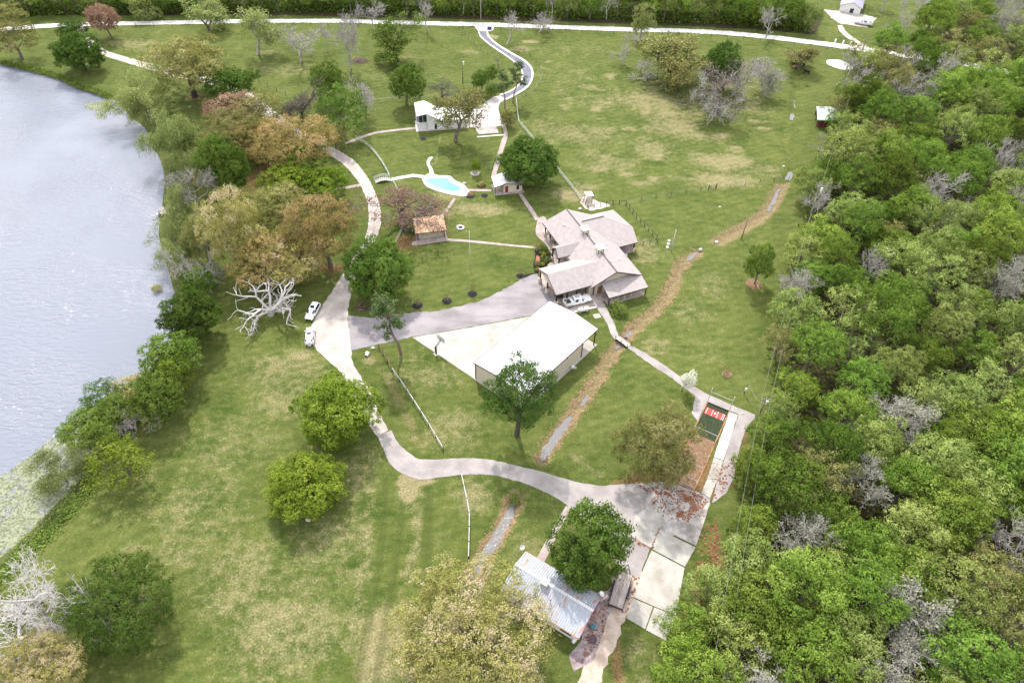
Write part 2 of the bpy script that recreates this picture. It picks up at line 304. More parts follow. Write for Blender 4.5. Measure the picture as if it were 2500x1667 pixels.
def ground_material():
    m = bpy.data.materials.new('lawn_grass'); m.use_nodes = True; n = m.node_tree.nodes; l = m.node_tree.links.new; b = n['Principled BSDF']
    b.inputs['Roughness'].default_value = 0.95; b.inputs['Specular IOR Level'].default_value = 0.1
    g = n.new('ShaderNodeNewGeometry')
    def noise(sc, de=5, ro=0.6, vec=None, dist=0.0):
        x = n.new('ShaderNodeTexNoise'); x.inputs['Scale'].default_value = sc; x.inputs['Detail'].default_value = de; x.inputs['Roughness'].default_value = ro; x.inputs['Distortion'].default_value = dist
        l(vec or g.outputs['Position'], x.inputs['Vector']); return x.outputs['Fac']
    def ramp(f, a, c, p0=0.35, p1=0.65):
        r = n.new('ShaderNodeValToRGB'); r.color_ramp.elements[0].position = p0; r.color_ramp.elements[1].position = p1
        r.color_ramp.elements[0].color = (*a, 1); r.color_ramp.elements[1].color = (*c, 1); l(f, r.inputs['Fac']); return r.outputs['Color']
    def mix(f, a, c):
        x = n.new('ShaderNodeMix'); x.data_type = 'RGBA'; l(f, x.inputs['Factor']); l(a, x.inputs['A']) if not isinstance(a, tuple) else setattr(x.inputs['A'], 'default_value', (*a, 1))
        l(c, x.inputs['B']) if not isinstance(c, tuple) else setattr(x.inputs['B'], 'default_value', (*c, 1)); return x.outputs['Result']
    def math_(op, a, c):
        x = n.new('ShaderNodeMath'); x.operation = op; x.use_clamp = False
        for i, q in enumerate((a, c)):
            if isinstance(q, (int, float)): x.inputs[i].default_value = q
            else: l(q, x.inputs[i])
        return x.outputs[0]
    def sstep(f, a, c):
        x = n.new('ShaderNodeMapRange'); x.interpolation_type = 'SMOOTHSTEP'; x.inputs['From Min'].default_value = a; x.inputs['From Max'].default_value = c; l(f, x.inputs['Value']); return x.outputs['Result']
    big, mid, small, fine = noise(0.035, 4), noise(0.16, 6, 0.65, dist=0.6), noise(0.7, 6, 0.7), noise(3.2, 5, 0.75)
    mpn = n.new('ShaderNodeMapping'); mpn.inputs['Rotation'].default_value = (0, 0, math.radians(35)); mpn.inputs['Scale'].default_value = (0.12, 1.0, 1)
    l(g.outputs['Position'], mpn.inputs['Vector']); streak = noise(0.9, 4, 0.6, mpn.outputs['Vector'])
    t = math_('ADD', math_('MULTIPLY', mid, 0.55), math_('ADD', math_('MULTIPLY', big, 0.25), math_('MULTIPLY', small, 0.3)))
    t = math_('ADD', t, math_('MULTIPLY', math_('SUBTRACT', streak, 0.5), 0.35))
    col = ramp(t, (0.037, 0.066, 0.010), (0.120, 0.137, 0.036), 0.36, 0.70)
    a1, a2, a3 = n.new('ShaderNodeVertexColor'), n.new('ShaderNodeVertexColor'), n.new('ShaderNodeVertexColor')
    a1.layer_name, a2.layer_name, a3.layer_name = 'mask', 'mask2', 'mask3'
    s1, s2, s3 = n.new('ShaderNodeSeparateColor'), n.new('ShaderNodeSeparateColor'), n.new('ShaderNodeSeparateColor')
    l(a1.outputs['Color'], s1.inputs[0]); l(a2.outputs['Color'], s2.inputs[0]); l(a3.outputs['Color'], s3.inputs[0])
    nb = math_('ADD', math_('SUBTRACT', math_('ADD', math_('MULTIPLY', small, 0.65), math_('MULTIPLY', mid, 0.5)), 0.575), math_('MULTIPLY', math_('SUBTRACT', fine, .5), .35))
    def masked(ch, k=1.6, a=0.30, c=0.75): return sstep(math_('ADD', ch, math_('MULTIPLY', nb, k)), a, c)
    thin = math_('MULTIPLY', sstep(math_('ADD', math_('MULTIPLY', small, .5), math_('MULTIPLY', fine, .55)), 0.51, 0.68), 0.33)   # thin, dry blades everywhere
    col = mix(thin, col, (0.190, 0.176, 0.070))
    col = mix(math_('MULTIPLY', masked(s1.outputs[0], 2.2, .22, 1.05), 0.72), col, ramp(fine, (0.19, 0.16, 0.075), (0.34, 0.28, 0.17)))
    col = mix(math_('MULTIPLY', masked(s2.outputs[1], 0.8), 0.5), col, (0.04, 0.055, 0.013))
    col = mix(math_('MULTIPLY', masked(s3.outputs[0], 1.0), 0.8), col, ramp(fine, (0.03, 0.06, 0.012), (0.10, 0.13, 0.03)))
    col = mix(math_('MULTIPLY', masked(s1.outputs[2], 1.3, 0.3, 0.95), .85), col, ramp(noise(1.8, 5, .75), (0.11, 0.082, 0.042), (0.30, 0.225, 0.125), .34, .66))
    col = mix(math_('MULTIPLY', masked(s1.outputs[1], 2.0, .3, 1.1), 0.75), col, ramp(fine, (0.10, 0.05, 0.024), (0.28, 0.16, 0.085)))
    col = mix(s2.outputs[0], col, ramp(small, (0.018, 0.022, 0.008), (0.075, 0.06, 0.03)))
    col = mix(math_('MULTIPLY', masked(s2.outputs[2], 1.0), .7), col, (0.10, 0.085, 0.05))
    mr = n.new('ShaderNodeMapRange'); mr.inputs['From Min'].default_value = 0.3; mr.inputs['From Max'].default_value = 0.7; mr.inputs['To Min'].default_value = 0.72; mr.inputs['To Max'].default_value = 1.28; l(fine, mr.inputs['Value'])
    sc = n.new('ShaderNodeVectorMath'); sc.operation = 'SCALE'; l(col, sc.inputs[0]); l(mr.outputs['Result'], sc.inputs['Scale'])
    wv = n.new('ShaderNodeTexWave'); wv.inputs['Scale'].default_value = 0.16; wv.inputs['Distortion'].default_value = 5.0; wv.inputs['Detail'].default_value = 2.0; wv.inputs['Detail Scale'].default_value = 0.25
    m4 = n.new('ShaderNodeMapping'); m4.inputs['Rotation'].default_value = (0, 0, math.radians(62)); l(g.outputs['Position'], m4.inputs['Vector']); l(m4.outputs['Vector'], wv.inputs['Vector'])
    m5 = n.new('ShaderNodeMapRange'); m5.inputs['To Min'].default_value = 0.945; m5.inputs['To Max'].default_value = 1.055; l(wv.outputs['Fac'], m5.inputs['Value'])       # mown bands
    s5 = n.new('ShaderNodeVectorMath'); s5.operation = 'SCALE'; l(sc.outputs['Vector'], s5.inputs[0]); l(m5.outputs['Result'], s5.inputs['Scale'])
    l(s5.outputs['Vector'], b.inputs['Base Color'])
    bp = n.new('ShaderNodeBump'); bp.inputs['Strength'].default_value = 0.45; bp.inputs['Distance'].default_value = 0.25; l(math_('ADD', fine, math_('MULTIPLY', small, 1.2)), bp.inputs['Height']); l(bp.outputs['Normal'], b.inputs['Normal'])
    return m
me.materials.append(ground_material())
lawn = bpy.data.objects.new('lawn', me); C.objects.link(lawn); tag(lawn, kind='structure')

# water ------------------------------------------------------------
def water_material(name, col, rough, wscale, bump, wind=True):
    m = bpy.data.materials.new(name); m.use_nodes = True; n = m.node_tree.nodes; l = m.node_tree.links.new; b = n['Principled BSDF']
    b.inputs['Base Color'].default_value = (*col, 1); b.inputs['Roughness'].default_value = rough; b.inputs['IOR'].default_value = 1.33; b.inputs['Specular IOR Level'].default_value = 1.0
    g = n.new('ShaderNodeNewGeometry'); mp_ = n.new('ShaderNodeMapping'); mp_.inputs['Rotation'].default_value = (0, 0, math.radians(-20)); mp_.inputs['Scale'].default_value = (0.38, 1, 1) if wind else (1, 1, 1)
    l(g.outputs['Position'], mp_.inputs['Vector'])
    x = n.new('ShaderNodeTexNoise'); x.inputs['Scale'].default_value = wscale; x.inputs['Detail'].default_value = 4; x.inputs['Roughness'].default_value = 0.6; x.inputs['Distortion'].default_value = 0.4; l(mp_.outputs['Vector'], x.inputs['Vector'])
    y = n.new('ShaderNodeTexNoise'); y.inputs['Scale'].default_value = 0.045; y.inputs['Detail'].default_value = 3; l(g.outputs['Position'], y.inputs['Vector'])
    mr = n.new('ShaderNodeMapRange'); mr.inputs['From Min'].default_value = 0.35; mr.inputs['From Max'].default_value = 0.65; mr.inputs['To Min'].default_value = bump * 0.3; mr.inputs['To Max'].default_value = bump * 1.6; l(y.outputs['Fac'], mr.inputs['Value'])
    bp = n.new('ShaderNodeBump'); bp.inputs['Distance'].default_value = 0.35; l(mr.outputs['Result'], bp.inputs['Strength']); l(x.outputs['Fac'], bp.inputs['Height']); l(bp.outputs['Normal'], b.inputs['Normal'])
    return m
pw = MB(); pw.poly([(-1500, -300, WATER_Z), (40, -300, WATER_Z), (40, 420, WATER_Z), (-1500, 420, WATER_Z)], [(0, 1, 2, 3)])
# the water sheet is clipped to a belt round the pond outline so that it never shows in the ditches
cen = pond_w.mean(0); pw = MB(); ring = pond_w.copy()
nrm = np.zeros_like(ring)
for i in range(len(ring)):
    d = ring[(i + 1) % len(ring)] - ring[i - 1]; d = d / (np.linalg.norm(d) + 1e-9); nrm[i] = (d[1], -d[0])
sgn = 1 if inside(np.array([ring[60][0] + nrm[60][0] * .5]), np.array([ring[60][1] + nrm[60][1] * .5]), ring)[0] else -1
ring = ring - sgn * nrm * 1.2
pw.poly([(p[0], p[1], WATER_Z) for p in ring], [tuple(range(len(ring)))])
pond = pw.build('pond_water', water_material('pond_water', (0.175, 0.19, 0.228), 0.06, 1.5, 0.8)); tag(pond, kind='structure')
ditch_water = water_material('ditch_water', (0.15, 0.145, 0.14), 0.12, 2.0, 0.15, False)
for k, (ln, wd, zz) in enumerate([(DITCH_S[-4:], 1.3, -.42), (DITCH_S[7:9], .8, -.5), ([(1542, 806), (1535, 814), (1528, 822)], .9, -.5), ([(1436, 962), (1425, 977), (1418, 988)], .6, -.5), (DITCH_L, 1.3, -.42), ([(1935, 275), (1933, 291)], 1.1, -.42), ([(1932, 417), (1929, 428), (1922, 438)], 1.3, -.42), ([(1905, 455), (1890, 488), (1874, 513)], .7, -.44), ([(1702, 613), (1690, 622), (1676, 634)], .7, -.5), ([(1940, 240), (1941, 262)], .35, -.45)]):
    a, b = offset_line(smooth_line(ln, 6), wd * 1.5, True); o = strip('ditch_water', a, b, zz, ditch_water, 0, 0.14)
mk = sheet('stock_pond', [(2019, 148), (2040, 146), (2060, 150), (2076, 160), (2082, 167), (2075, 170), (2055, 170), (2035, 164), (2020, 157)], 0.03, water_material('stock_pond_water', (0.62, 0.62, 0.62), 0.2, 2, .1, False), smooth=4)

# hard surfaces ------------------------------------------------------
gravel = mat('white_gravel', (0.35, 0.305, 0.27), 0.95, (0.48, 0.435, 0.40), 0.30, bump=.4, fine=.16, fscale=9)
rgravel = mat('road_gravel', (0.56, 0.52, 0.49), 0.95, (0.66, 0.64, 0.62), 0.4, bump=.3, fine=.1, fscale=6)
asphalt = mat('worn_asphalt', (0.19, 0.172, 0.178), 0.9, (0.30, 0.275, 0.28), 0.25, bump=.25, fine=.10, fscale=14, stretch=(.5, 1.2, 1))
asphalt_l = mat('pale_asphalt', (0.24, 0.215, 0.205), 0.9, (0.37, 0.335, 0.32), 0.22, bump=.25, fine=.09, fscale=14)
asphalt_d = mat('dark_asphalt', (0.11, 0.11, 0.14), 0.85, (0.17, 0.17, 0.20), 0.5, bump=.2, fine=.1, fscale=10)
concrete = mat('pale_concrete', (0.30, 0.278, 0.24), 0.9, (0.43, 0.405, 0.365), 0.35, bump=.12, fine=.06, fscale=7, contrast=(.32, .6))
concrete_st = mat('stained_concrete', (0.22, 0.195, 0.18), 0.9, (0.45, 0.42, 0.39), 0.42, detail=8, bump=.12, fine=.1, fscale=7, contrast=(.36, .62))
concrete_w = mat('white_concrete', (0.54, 0.51, 0.485), 0.85, (0.62, 0.595, 0.575), 0.6, fine=.04, fscale=8)
pink_conc = mat('pink_paving', (0.27, 0.21, 0.195), 0.9, (0.40, 0.34, 0.315), 0.6, bump=.1, fine=.08, fscale=8)
mulch = mat('dark_mulch', (0.012, 0.010, 0.014), 0.95, (0.035, 0.028, 0.032), 4, bump=.6, fine=.4, fscale=14)
litterm = mat('leaf_litter', (0.13, 0.075, 0.042), 0.95, (0.27, 0.175, 0.105), 3, bump=.5, fine=.3, fscale=10)

strip('far_gravel_road', [(-500, 98), (-150, 82), (71, 62), (170, 57), (250, 54.5), (443, 50.5), (640, 47.5), (840, 47.5), (1000, 52), (1169, 55.5), (1330, 61), (1544, 68), (1670, 71), (1780, 77), (1874, 86), (1981, 98.5), (2113, 116), (2200, 129), (2300, 142), (2400, 160), (2560, 190), (2800, 250)],
      [(-500, 112), (-150, 92), (71, 71.5), (170, 66.5), (250, 63.5), (443, 60), (640, 56.5), (840, 56.5), (1000, 61.5), (1169, 65), (1330, 70.5), (1544, 78), (1670, 80.5), (1780, 87), (1874, 96), (1981, 109), (2113, 127), (2200, 140), (2300, 154), (2400, 172), (2560, 205), (2800, 268)], .05, rgravel, 4, .12)
strip('gravel_drive', [(186, 66), (196, 92), (216, 116), (250, 135), (300, 151), (343, 165), (375, 174), (430, 190), (489, 199), (560, 224), (590, 245), (620, 270), (668, 300), (735, 342), (790, 372), (820, 389), (840, 403), (863, 428), (878, 450), (890, 475), (898, 500), (900, 536), (896, 565), (884, 597), (858, 635), (843, 660), (824, 690), (800, 728), (785, 750), (765, 785), (757, 805), (760, 835), (772, 852), (800, 880), (830, 905), (850, 940), (868, 975), (890, 1012), (905, 1045), (921, 1066)],
      [(204, 62), (212, 85), (235, 106), (262, 125), (310, 140), (350, 151), (385, 159), (440, 174), (500, 187), (600, 221), (622, 235), (650, 255), (693, 288), (738, 322), (790, 350), (830, 370), (848, 381), (871, 399), (894, 429), (906, 449), (917, 472), (927, 500), (930, 536), (925, 566), (910, 600), (885, 640), (868, 680), (858, 715), (851, 750), (850, 775), (851, 790), (853, 808), (855, 825), (857, 840), (858, 856), (862, 886), (880, 918), (901, 953), (918, 988), (933, 1021), (948, 1050)], .024, gravel, 4, .07)
sheet('asphalt_drive', [(850, 771), (901, 776), (980, 766), (1080, 757), (1169, 736), (1223, 711), (1276, 680), (1310, 668), (1322, 690), (1345, 722), (1365, 740), (1344, 744), (1305, 768), (1151, 798), (1005, 823), (857, 856)], .036, asphalt, jit=.09)
strip('lower_asphalt_road', [(921, 1064), (941, 1110), (953, 1132), (973, 1150), (1001, 1164), (1030, 1170), (1080, 1164), (1126, 1159), (1173, 1158), (1216, 1162), (1259, 1173), (1309, 1191), (1382, 1230), (1430, 1270), (1490, 1335)],
      [(955, 1050), (975, 1085), (1001, 1107), (1019, 1120), (1040, 1122), (1059, 1122), (1116, 1118), (1151, 1118), (1205, 1123), (1259, 1136), (1330, 1153), (1387, 1171), (1455, 1184), (1509, 1187), (1562, 1181)], .036, asphalt_l, 4, .05)
sheet('parking_asphalt', [(1480, 1184), (1562, 1180), (1610, 1176), (1660, 1186), (1711, 1205), (1732, 1217), (1734, 1232), (1700, 1290), (1660, 1300), (1590, 1330), (1560, 1410), (1535, 1400), (1480, 1345), (1440, 1290), (1420, 1250)], .042, asphalt_l, jit=.05)
sheet('dirt_track', [(1545, 1400), (1568, 1398), (1548, 1459), (1530, 1505), (1505, 1560), (1480, 1620), (1455, 1700), (1395, 1700), (1440, 1590), (1470, 1500), (1488, 1450), (1500, 1400)], .02, mat('pale_dirt', (0.36, 0.27, 0.21), .95, (0.52, 0.43, 0.365), .7, bump=.3, fine=.15, fscale=8), jit=.2)

# parking pad: each cast slab its own piece
pad = bpy.data.objects.new('concrete_pad', None); C.objects.link(pad); tag(pad, kind='structure')
pad.location = tuple(G(1620, 1380))
def piece(name, px, z, m, parent, th=.1):
    o = sheet(name, px, z, m, th=th, parent=parent); o.matrix_parent_inverse = Matrix.Translation(-Vector(parent.location)); return o
for px, m_ in (([(1588, 1234), (1627, 1226), (1608, 1288), (1591, 1337), (1537, 1307), (1553, 1257)], concrete), ([(1629, 1226), (1733, 1226), (1721, 1268), (1699, 1332), (1610, 1288)], concrete_st), ([(1609, 1292), (1698, 1336), (1672, 1383), (1592, 1340)], concrete),
               ([(1591, 1343), (1671, 1386), (1650, 1502), (1596, 1479), (1546, 1457), (1566, 1400), (1584, 1357)], concrete), ([(1545, 1460), (1594, 1481), (1575, 1535), (1529, 1508)], concrete), ([(1597, 1482), (1649, 1503), (1625, 1563), (1577, 1537)], concrete), ([(1590, 1233), (1660, 1190), (1711, 1204), (1732, 1217), (1732, 1224), (1628, 1224)], concrete_st)):
    piece('slab', px, .075, m_, pad)
walk = bpy.data.objects.new('sidewalk', None); C.objects.link(walk); tag(walk, kind='structure'); walk.location = tuple(G(1755, 1100))
_l = [(1781, 1005), (1771, 1035), (1759, 1066), (1743, 1115), (1727, 1168), (1712, 1203)]; _r = [(1801, 1013), (1793, 1036), (1781, 1077), (1766, 1123), (1752, 1170), (1733, 1216)]
for i in range(5): 
    f_ = .03
    a, b, c, d = (np.array(q, float) for q in (_l[i], _r[i], _r[i + 1], _l[i + 1]))
    piece('slab', [a + (d - a) * f_, b + (c - b) * f_, c, d], .09, concrete_w if i < 3 else concrete, walk)
strip('cage_path', [(1449, 735), (1462, 760), (1482, 790), (1491, 817), (1502, 829)], [(1466, 728), (1482, 755), (1500, 790), (1510, 819), (1512, 822)], .03, asphalt_l, 4, .05)
strip('cage_path', [(1539, 842), (1564, 856), (1602, 878), (1645, 908), (1682, 935), (1729, 964), (1760, 977)], [(1532, 849), (1556, 866), (1595, 894), (1625, 913), (1660, 938), (1694, 964), (1722, 983)], .03, asphalt_l, 4, .06)
sheet('cage_apron', [(1700, 950), (1729, 963), (1790, 990), (1843, 1012), (1842, 1022), (1826, 1040), (1813, 1068), (1798, 1129), (1790, 1170), (1772, 1205), (1738, 1228), (1752, 1170), (1781, 1077), (1803, 1012), (1781, 1003), (1731, 983), (1706, 1033), (1688, 1008), (1696, 978)], .044, asphalt_l, jit=.05)
strip('shed_path', [(1382, 1234), (1350, 1290), (1314, 1354), (1300, 1380)], [(1398, 1234), (1368, 1290), (1334, 1362), (1320, 1390)], .06, pink_conc, 0, .02)
sheet('shed_patio', [(1440, 1450), (1490, 1440), (1500, 1470), (1484, 1504), (1466, 1562), (1450, 1610), (1400, 1640), (1390, 1600), (1420, 1560)], .052, mat('mossy_patio', (0.17, 0.12, 0.12), .9, (0.36, 0.30, 0.30), 1.2, bump=.2, fine=.2, fscale=7), jit=.04)
# basketball slab in two pours
court = bpy.data.objects.new('court_slab', None); C.objects.link(court); tag(court, kind='structure'); court.location = tuple(G(1150, 850))
piece('slab', [(1007, 824), (1151, 799.5), (1312, 769), (1345, 780), (1158, 925), (1080, 873)], .06, concrete, court)
apron = sheet('house_apron', [(1313, 652), (1338, 664), (1362, 640), (1440, 700), (1478, 702), (1500, 728), (1468, 737), (1455, 750), (1425, 758), (1390, 764), (1378, 757), (1364, 739), (1345, 722), (1322, 690)], .052, mat('stained_apron', (0.25, 0.20, 0.175), .9, (0.50, 0.42, 0.37), .55, detail=7, bump=.1, fine=.1, fscale=8), jit=.02)
strip('truck_pad_kerb', [(1443, 730), (1449, 740), (1455.5, 750)], [(1446, 729), (1452, 739), (1459, 749)], .16, concrete_w, 0, 0, .16)
strip('truck_pad_kerb', [(1390, 763), (1420, 757), (1455, 748.5)], [(1391, 766), (1420, 760), (1457, 751.5)], .155, concrete_w, 0, 0, .155)
za = ZM(900, 370, 6.533); zh = ZM(1260, 490, 6.533); z2 = ZM(830, 0, 2.8)
_do = za([(850, 440), (890, 395), (970, 352), (1040, 362), (1100, 385), (1200, 388), (1300, 396), (1370, 460), (1440, 495), (1510, 525), (1570, 590), (1612, 655), (1565, 715), (1450, 712), (1300, 690), (1150, 650), (1000, 600), (900, 540), (850, 440)])
_di = za([(912, 470), (940, 446), (985, 434), (1060, 430), (1130, 428), (1200, 428), (1255, 438), (1300, 495), (1370, 535), (1425, 555), (1462, 575), (1470, 605), (1430, 638), (1360, 646), (1250, 630), (1150, 600), (1050, 560), (960, 520), (912, 470)])
strip('pool_deck', _do, _di, .12, concrete_w, 3, 0, .12)
def pool_water():
    m = bpy.data.materials.new('pool_water'); m.use_nodes = True; n = m.node_tree.nodes; b = n['Principled BSDF']; b.inputs['Base Color'].default_value = (0.17, 0.46, 0.66, 1); b.inputs['Roughness'].default_value = .06; b.inputs['IOR'].default_value = 1.33
    x = n.new('ShaderNodeTexNoise'); x.inputs['Scale'].default_value = 2.2; bp = n.new('ShaderNodeBump'); bp.inputs['Strength'].default_value = .25; m.node_tree.links.new(x.outputs['Fac'], bp.inputs['Height']); m.node_tree.links.new(bp.outputs['Normal'], b.inputs['Normal']); return m
sheet('pool_water', _di[:-1], .03, pool_water(), smooth=3)
strip('pool_path', za([(975, 356), (958, 270), (925, 195), (945, 115), (1000, 86)]), za([(1045, 362), (1012, 265), (975, 205), (985, 150), (1032, 100)]), .064, concrete_w, 4)
strip('pool_path', za([(345, 432), (520, 395), (710, 362), (890, 385)]), za([(350, 476), (520, 440), (710, 408), (880, 428)]), .066, concrete_w, 0)
strip('pool_path', za([(1565, 598), (1750, 605), (1955, 608)]), za([(1585, 632), (1750, 640), (1955, 640)]), .058, pink_conc, 0)
strip('yard_path', za([(1350, 742), (1250, 900), (1145, 1025)]), za([(1390, 765), (1290, 920), (1182, 1055)]), .05, pink_conc, 0)
strip('yard_path', za([(690, 1445), (960, 1405), (1240, 1385), (1560, 1410), (2000, 1455), (2352, 1492), (2690, 1520)]), za([(690, 1503), (960, 1475), (1240, 1428), (1560, 1445), (2000, 1488), (2352, 1522), (2690, 1552)]), .046, pink_conc, 0)
strip('yard_path', z2([(1105, 858), (1122, 922), (1105, 960), (1075, 1060), (1033, 1205)]), z2([(1132, 858), (1146, 925), (1132, 985), (1102, 1075), (1066, 1205)]), .046, pink_conc, 3)
strip('yard_path', z2([(1216, 1320), (1275, 1415), (1336, 1508)]), z2([(1240, 1318), (1298, 1400), (1364, 1500)]), .046, pink_conc, 0)
strip('yard_path', z2([(520, 870), (400, 882), (240, 903), (140, 935), (30, 975)]), z2([(520, 884), (400, 895), (240, 917), (150, 948), (40, 988)]), .03, pink_conc, 3)
strip('yard_path', [(815, 458), (850, 454), (884, 448)], [(815, 463), (850, 460), (888, 454)], .018, pink_conc, 0)
sheet('house_patio', zh([(470, 270), (350, 288), (332, 350), (312, 470), (330, 560), (455, 680), (520, 780), (600, 900), (560, 960), (500, 1040), (640, 1060), (900, 1010), (840, 870), (700, 740), (560, 540)]), .056, pink_conc, smooth=3)
sheet('white_house_drive', z2([(865, 775), (940, 735), (1010, 690), (1055, 662), (1125, 655), (1140, 672), (1095, 705), (1083, 745), (1092, 780), (1115, 820), (1140, 856), (1000, 870), (868, 868)]), .04, mat('drive_concrete', (0.36, 0.32, 0.305), .9, (0.58, 0.55, 0.53), .3, fine=.06, fscale=6), smooth=2)
sheet('parking_pad', z2([(914, 868), (1068, 863), (1086, 910), (950, 921)]), .052, concrete_st)
strip('garden_edging', z2([(936, 934), (1122, 919)]), z2([(940, 941), (1124, 927)]), .05, concrete_w, 0)
strip('winding_drive', z2([(949, 213), (956, 232), (978, 262), (1040, 312), (1130, 372), (1195, 420), (1243, 470), (1252, 530), (1222, 590), (1160, 632), (1095, 655)]), z2([(1004, 213), (1003, 232), (1018, 262), (1075, 312), (1172, 372), (1255, 420), (1302, 470), (1308, 530), (1275, 590), (1205, 638), (1130, 676)]), .05, asphalt_d, 4)
strip('drive_kerb', z2([(944, 211), (950, 235), (970, 266), (1033, 318), (1122, 378), (1187, 425), (1233, 472), (1242, 528), (1213, 585), (1152, 626), (1090, 648)]), z2([(949, 213), (956, 232), (978, 262), (1040, 312), (1130, 372), (1195, 420), (1243, 470), (1252, 530), (1222, 590), (1160, 632), (1095, 655)]), .09, concrete_w, 4, 0, .09)
strip('drive_kerb', z2([(1004, 213), (1003, 232), (1018, 262), (1075, 312), (1172, 372), (1255, 420), (1302, 470), (1308, 530), (1275, 590), (1205, 638), (1130, 676)]), z2([(1014, 209), (1013, 230), (1028, 258), (1084, 306), (1182, 365), (1266, 414), (1314, 466), (1320, 532), (1287, 596), (1214, 646), (1136, 686)]), .09, concrete_w, 4, 0, .09)
sheet('drive_mouth', [(1155, 63), (1206, 64.5), (1204, 75), (1197, 77.5), (1168, 76.5)], .07, concrete_w)
sheet('far_yard_gravel', [(2010, 24), (2045, 27), (2100, 34), (2140, 45), (2118, 68), (2048, 58), (2030, 45)], .03, gravel, jit=.2)
strip('far_drive', [(2045, 64), (2052, 80), (2070, 95), (2095, 108), (2112, 117)], [(2055, 62), (2070, 82), (2090, 97), (2110, 108), (2120, 114)], .032, gravel, 3, .1)
sheet('garden_bed', zh([(310, 770), (400, 735), (500, 778), (575, 890), (592, 985), (475, 1050), (390, 1095), (350, 1150), (300, 1150), (272, 1020), (300, 920)]), .03, mulch, smooth=3)
sheet('red_stone_bed', zh([(330, 880), (372, 900), (372, 985), (345, 1010), (310, 1000), (315, 930)]), .036, mat('red_lava_stone', (0.22, 0.06, 0.04), .95, (0.42, 0.20, 0.15), 5, bump=.5, fine=.3, fscale=14), smooth=3)
strip('mulch_strip', zh([(20, 1195), (120, 1180), (330, 1150)]), zh([(30, 1232), (125, 1240), (330, 1185)]), .028, mulch, 0, .05)
sheet('mulch_bed', z2([(1205, 335), (1225, 330), (1250, 333), (1262, 345), (1250, 362), (1225, 362), (1208, 350)]) and [(1260.5, 672), (1266, 668), (1276, 669), (1279, 675), (1272, 680), (1263, 678)], .034, mulch, smooth=3)
for k, (x, y, r) in enumerate([(1019, 746, 1.15), (1091, 735, 1.1), (1153, 718, 1.05), (1175, 454, 1.2), (1148, 479, 1.15), (1183, 478, .9), (1840, 694, 1.8), (1775, 913, 1.0), (1160, 424, .95)]):
    c = G(x, y); mb = MB(); n_ = 22
    prof = [(c[0] + r * (1 + rnd.gauss(0, .03)) * math.cos(2 * math.pi * i / n_), c[1] + r * (1 + rnd.gauss(0, .03)) * math.sin(2 * math.pi * i / n_), .045) for i in range(n_)]
    mb.poly(prof + [(c[0], c[1], .12)], [(i, (i + 1) % n_, n_) for i in range(n_)])
    o = mb.build('mulch_ring', mulch if k < 6 else litterm if k < 8 else pink_conc); tag(o, kind='structure')
# ------------------------------------------------------------------ trees
def leaf_mat(name, a, b, c=None, rand=0.18, trans=0.30, hue=0.012, cp=.95):
    """leaf colours a..b (and c for a third of the clumps); tint varies by clump, by leaf and by tree"""
    m = bpy.data.materials.new(name); m.use_nodes = True; n = m.node_tree.nodes; l = m.node_tree.links.new; n.clear()
    at = n.new('ShaderNodeAttribute'); at.attribute_name = 't'
    r = n.new('ShaderNodeValToRGB'); e = r.color_ramp.elements; e[0].position = 0.12; e[0].color = (*a, 1); e[1].position = min(.72, cp - .2); e[1].color = (*b, 1)
    if c: x = e.new(cp); x.color = (*c, 1)
    l(at.outputs['Fac'], r.inputs['Fac'])
    oi = n.new('ShaderNodeObjectInfo')
    hs = n.new('ShaderNodeHueSaturation'); mr = n.new('ShaderNodeMapRange'); mr.inputs['To Min'].default_value = 1 - rand; mr.inputs['To Max'].default_value = 1 + rand; l(oi.outputs['Random'], mr.inputs['Value'])
    m2 = n.new('ShaderNodeMath'); m2.operation = 'MULTIPLY'; m2.inputs[1].default_value = 7.31; l(oi.outputs['Random'], m2.inputs[0]); m3 = n.new('ShaderNodeMath'); m3.operation = 'FRACT'; l(m2.outputs[0], m3.inputs[0])
    mh = n.new('ShaderNodeMapRange'); mh.inputs['To Min'].default_value = 0.499 - hue; mh.inputs['To Max'].default_value = 0.499 + hue * .6; l(m3.outputs[0], mh.inputs['Value'])
    l(mh.outputs['Result'], hs.inputs['Hue']); l(mr.outputs['Result'], hs.inputs['Value']); l(r.outputs['Color'], hs.inputs['Color'])
    d = n.new('ShaderNodeBsdfDiffuse'); tr = n.new('ShaderNodeBsdfTranslucent'); mxs = n.new('ShaderNodeMixShader'); mxs.inputs[0].default_value = trans
    l(hs.outputs['Color'], d.inputs['Color']); l(hs.outputs['Color'], tr.inputs['Color']); l(d.outputs[0], mxs.inputs[1]); l(tr.outputs[0], mxs.inputs[2])
    o = n.new('ShaderNodeOutputMaterial'); l(mxs.outputs[0], o.inputs['Surface']); return m
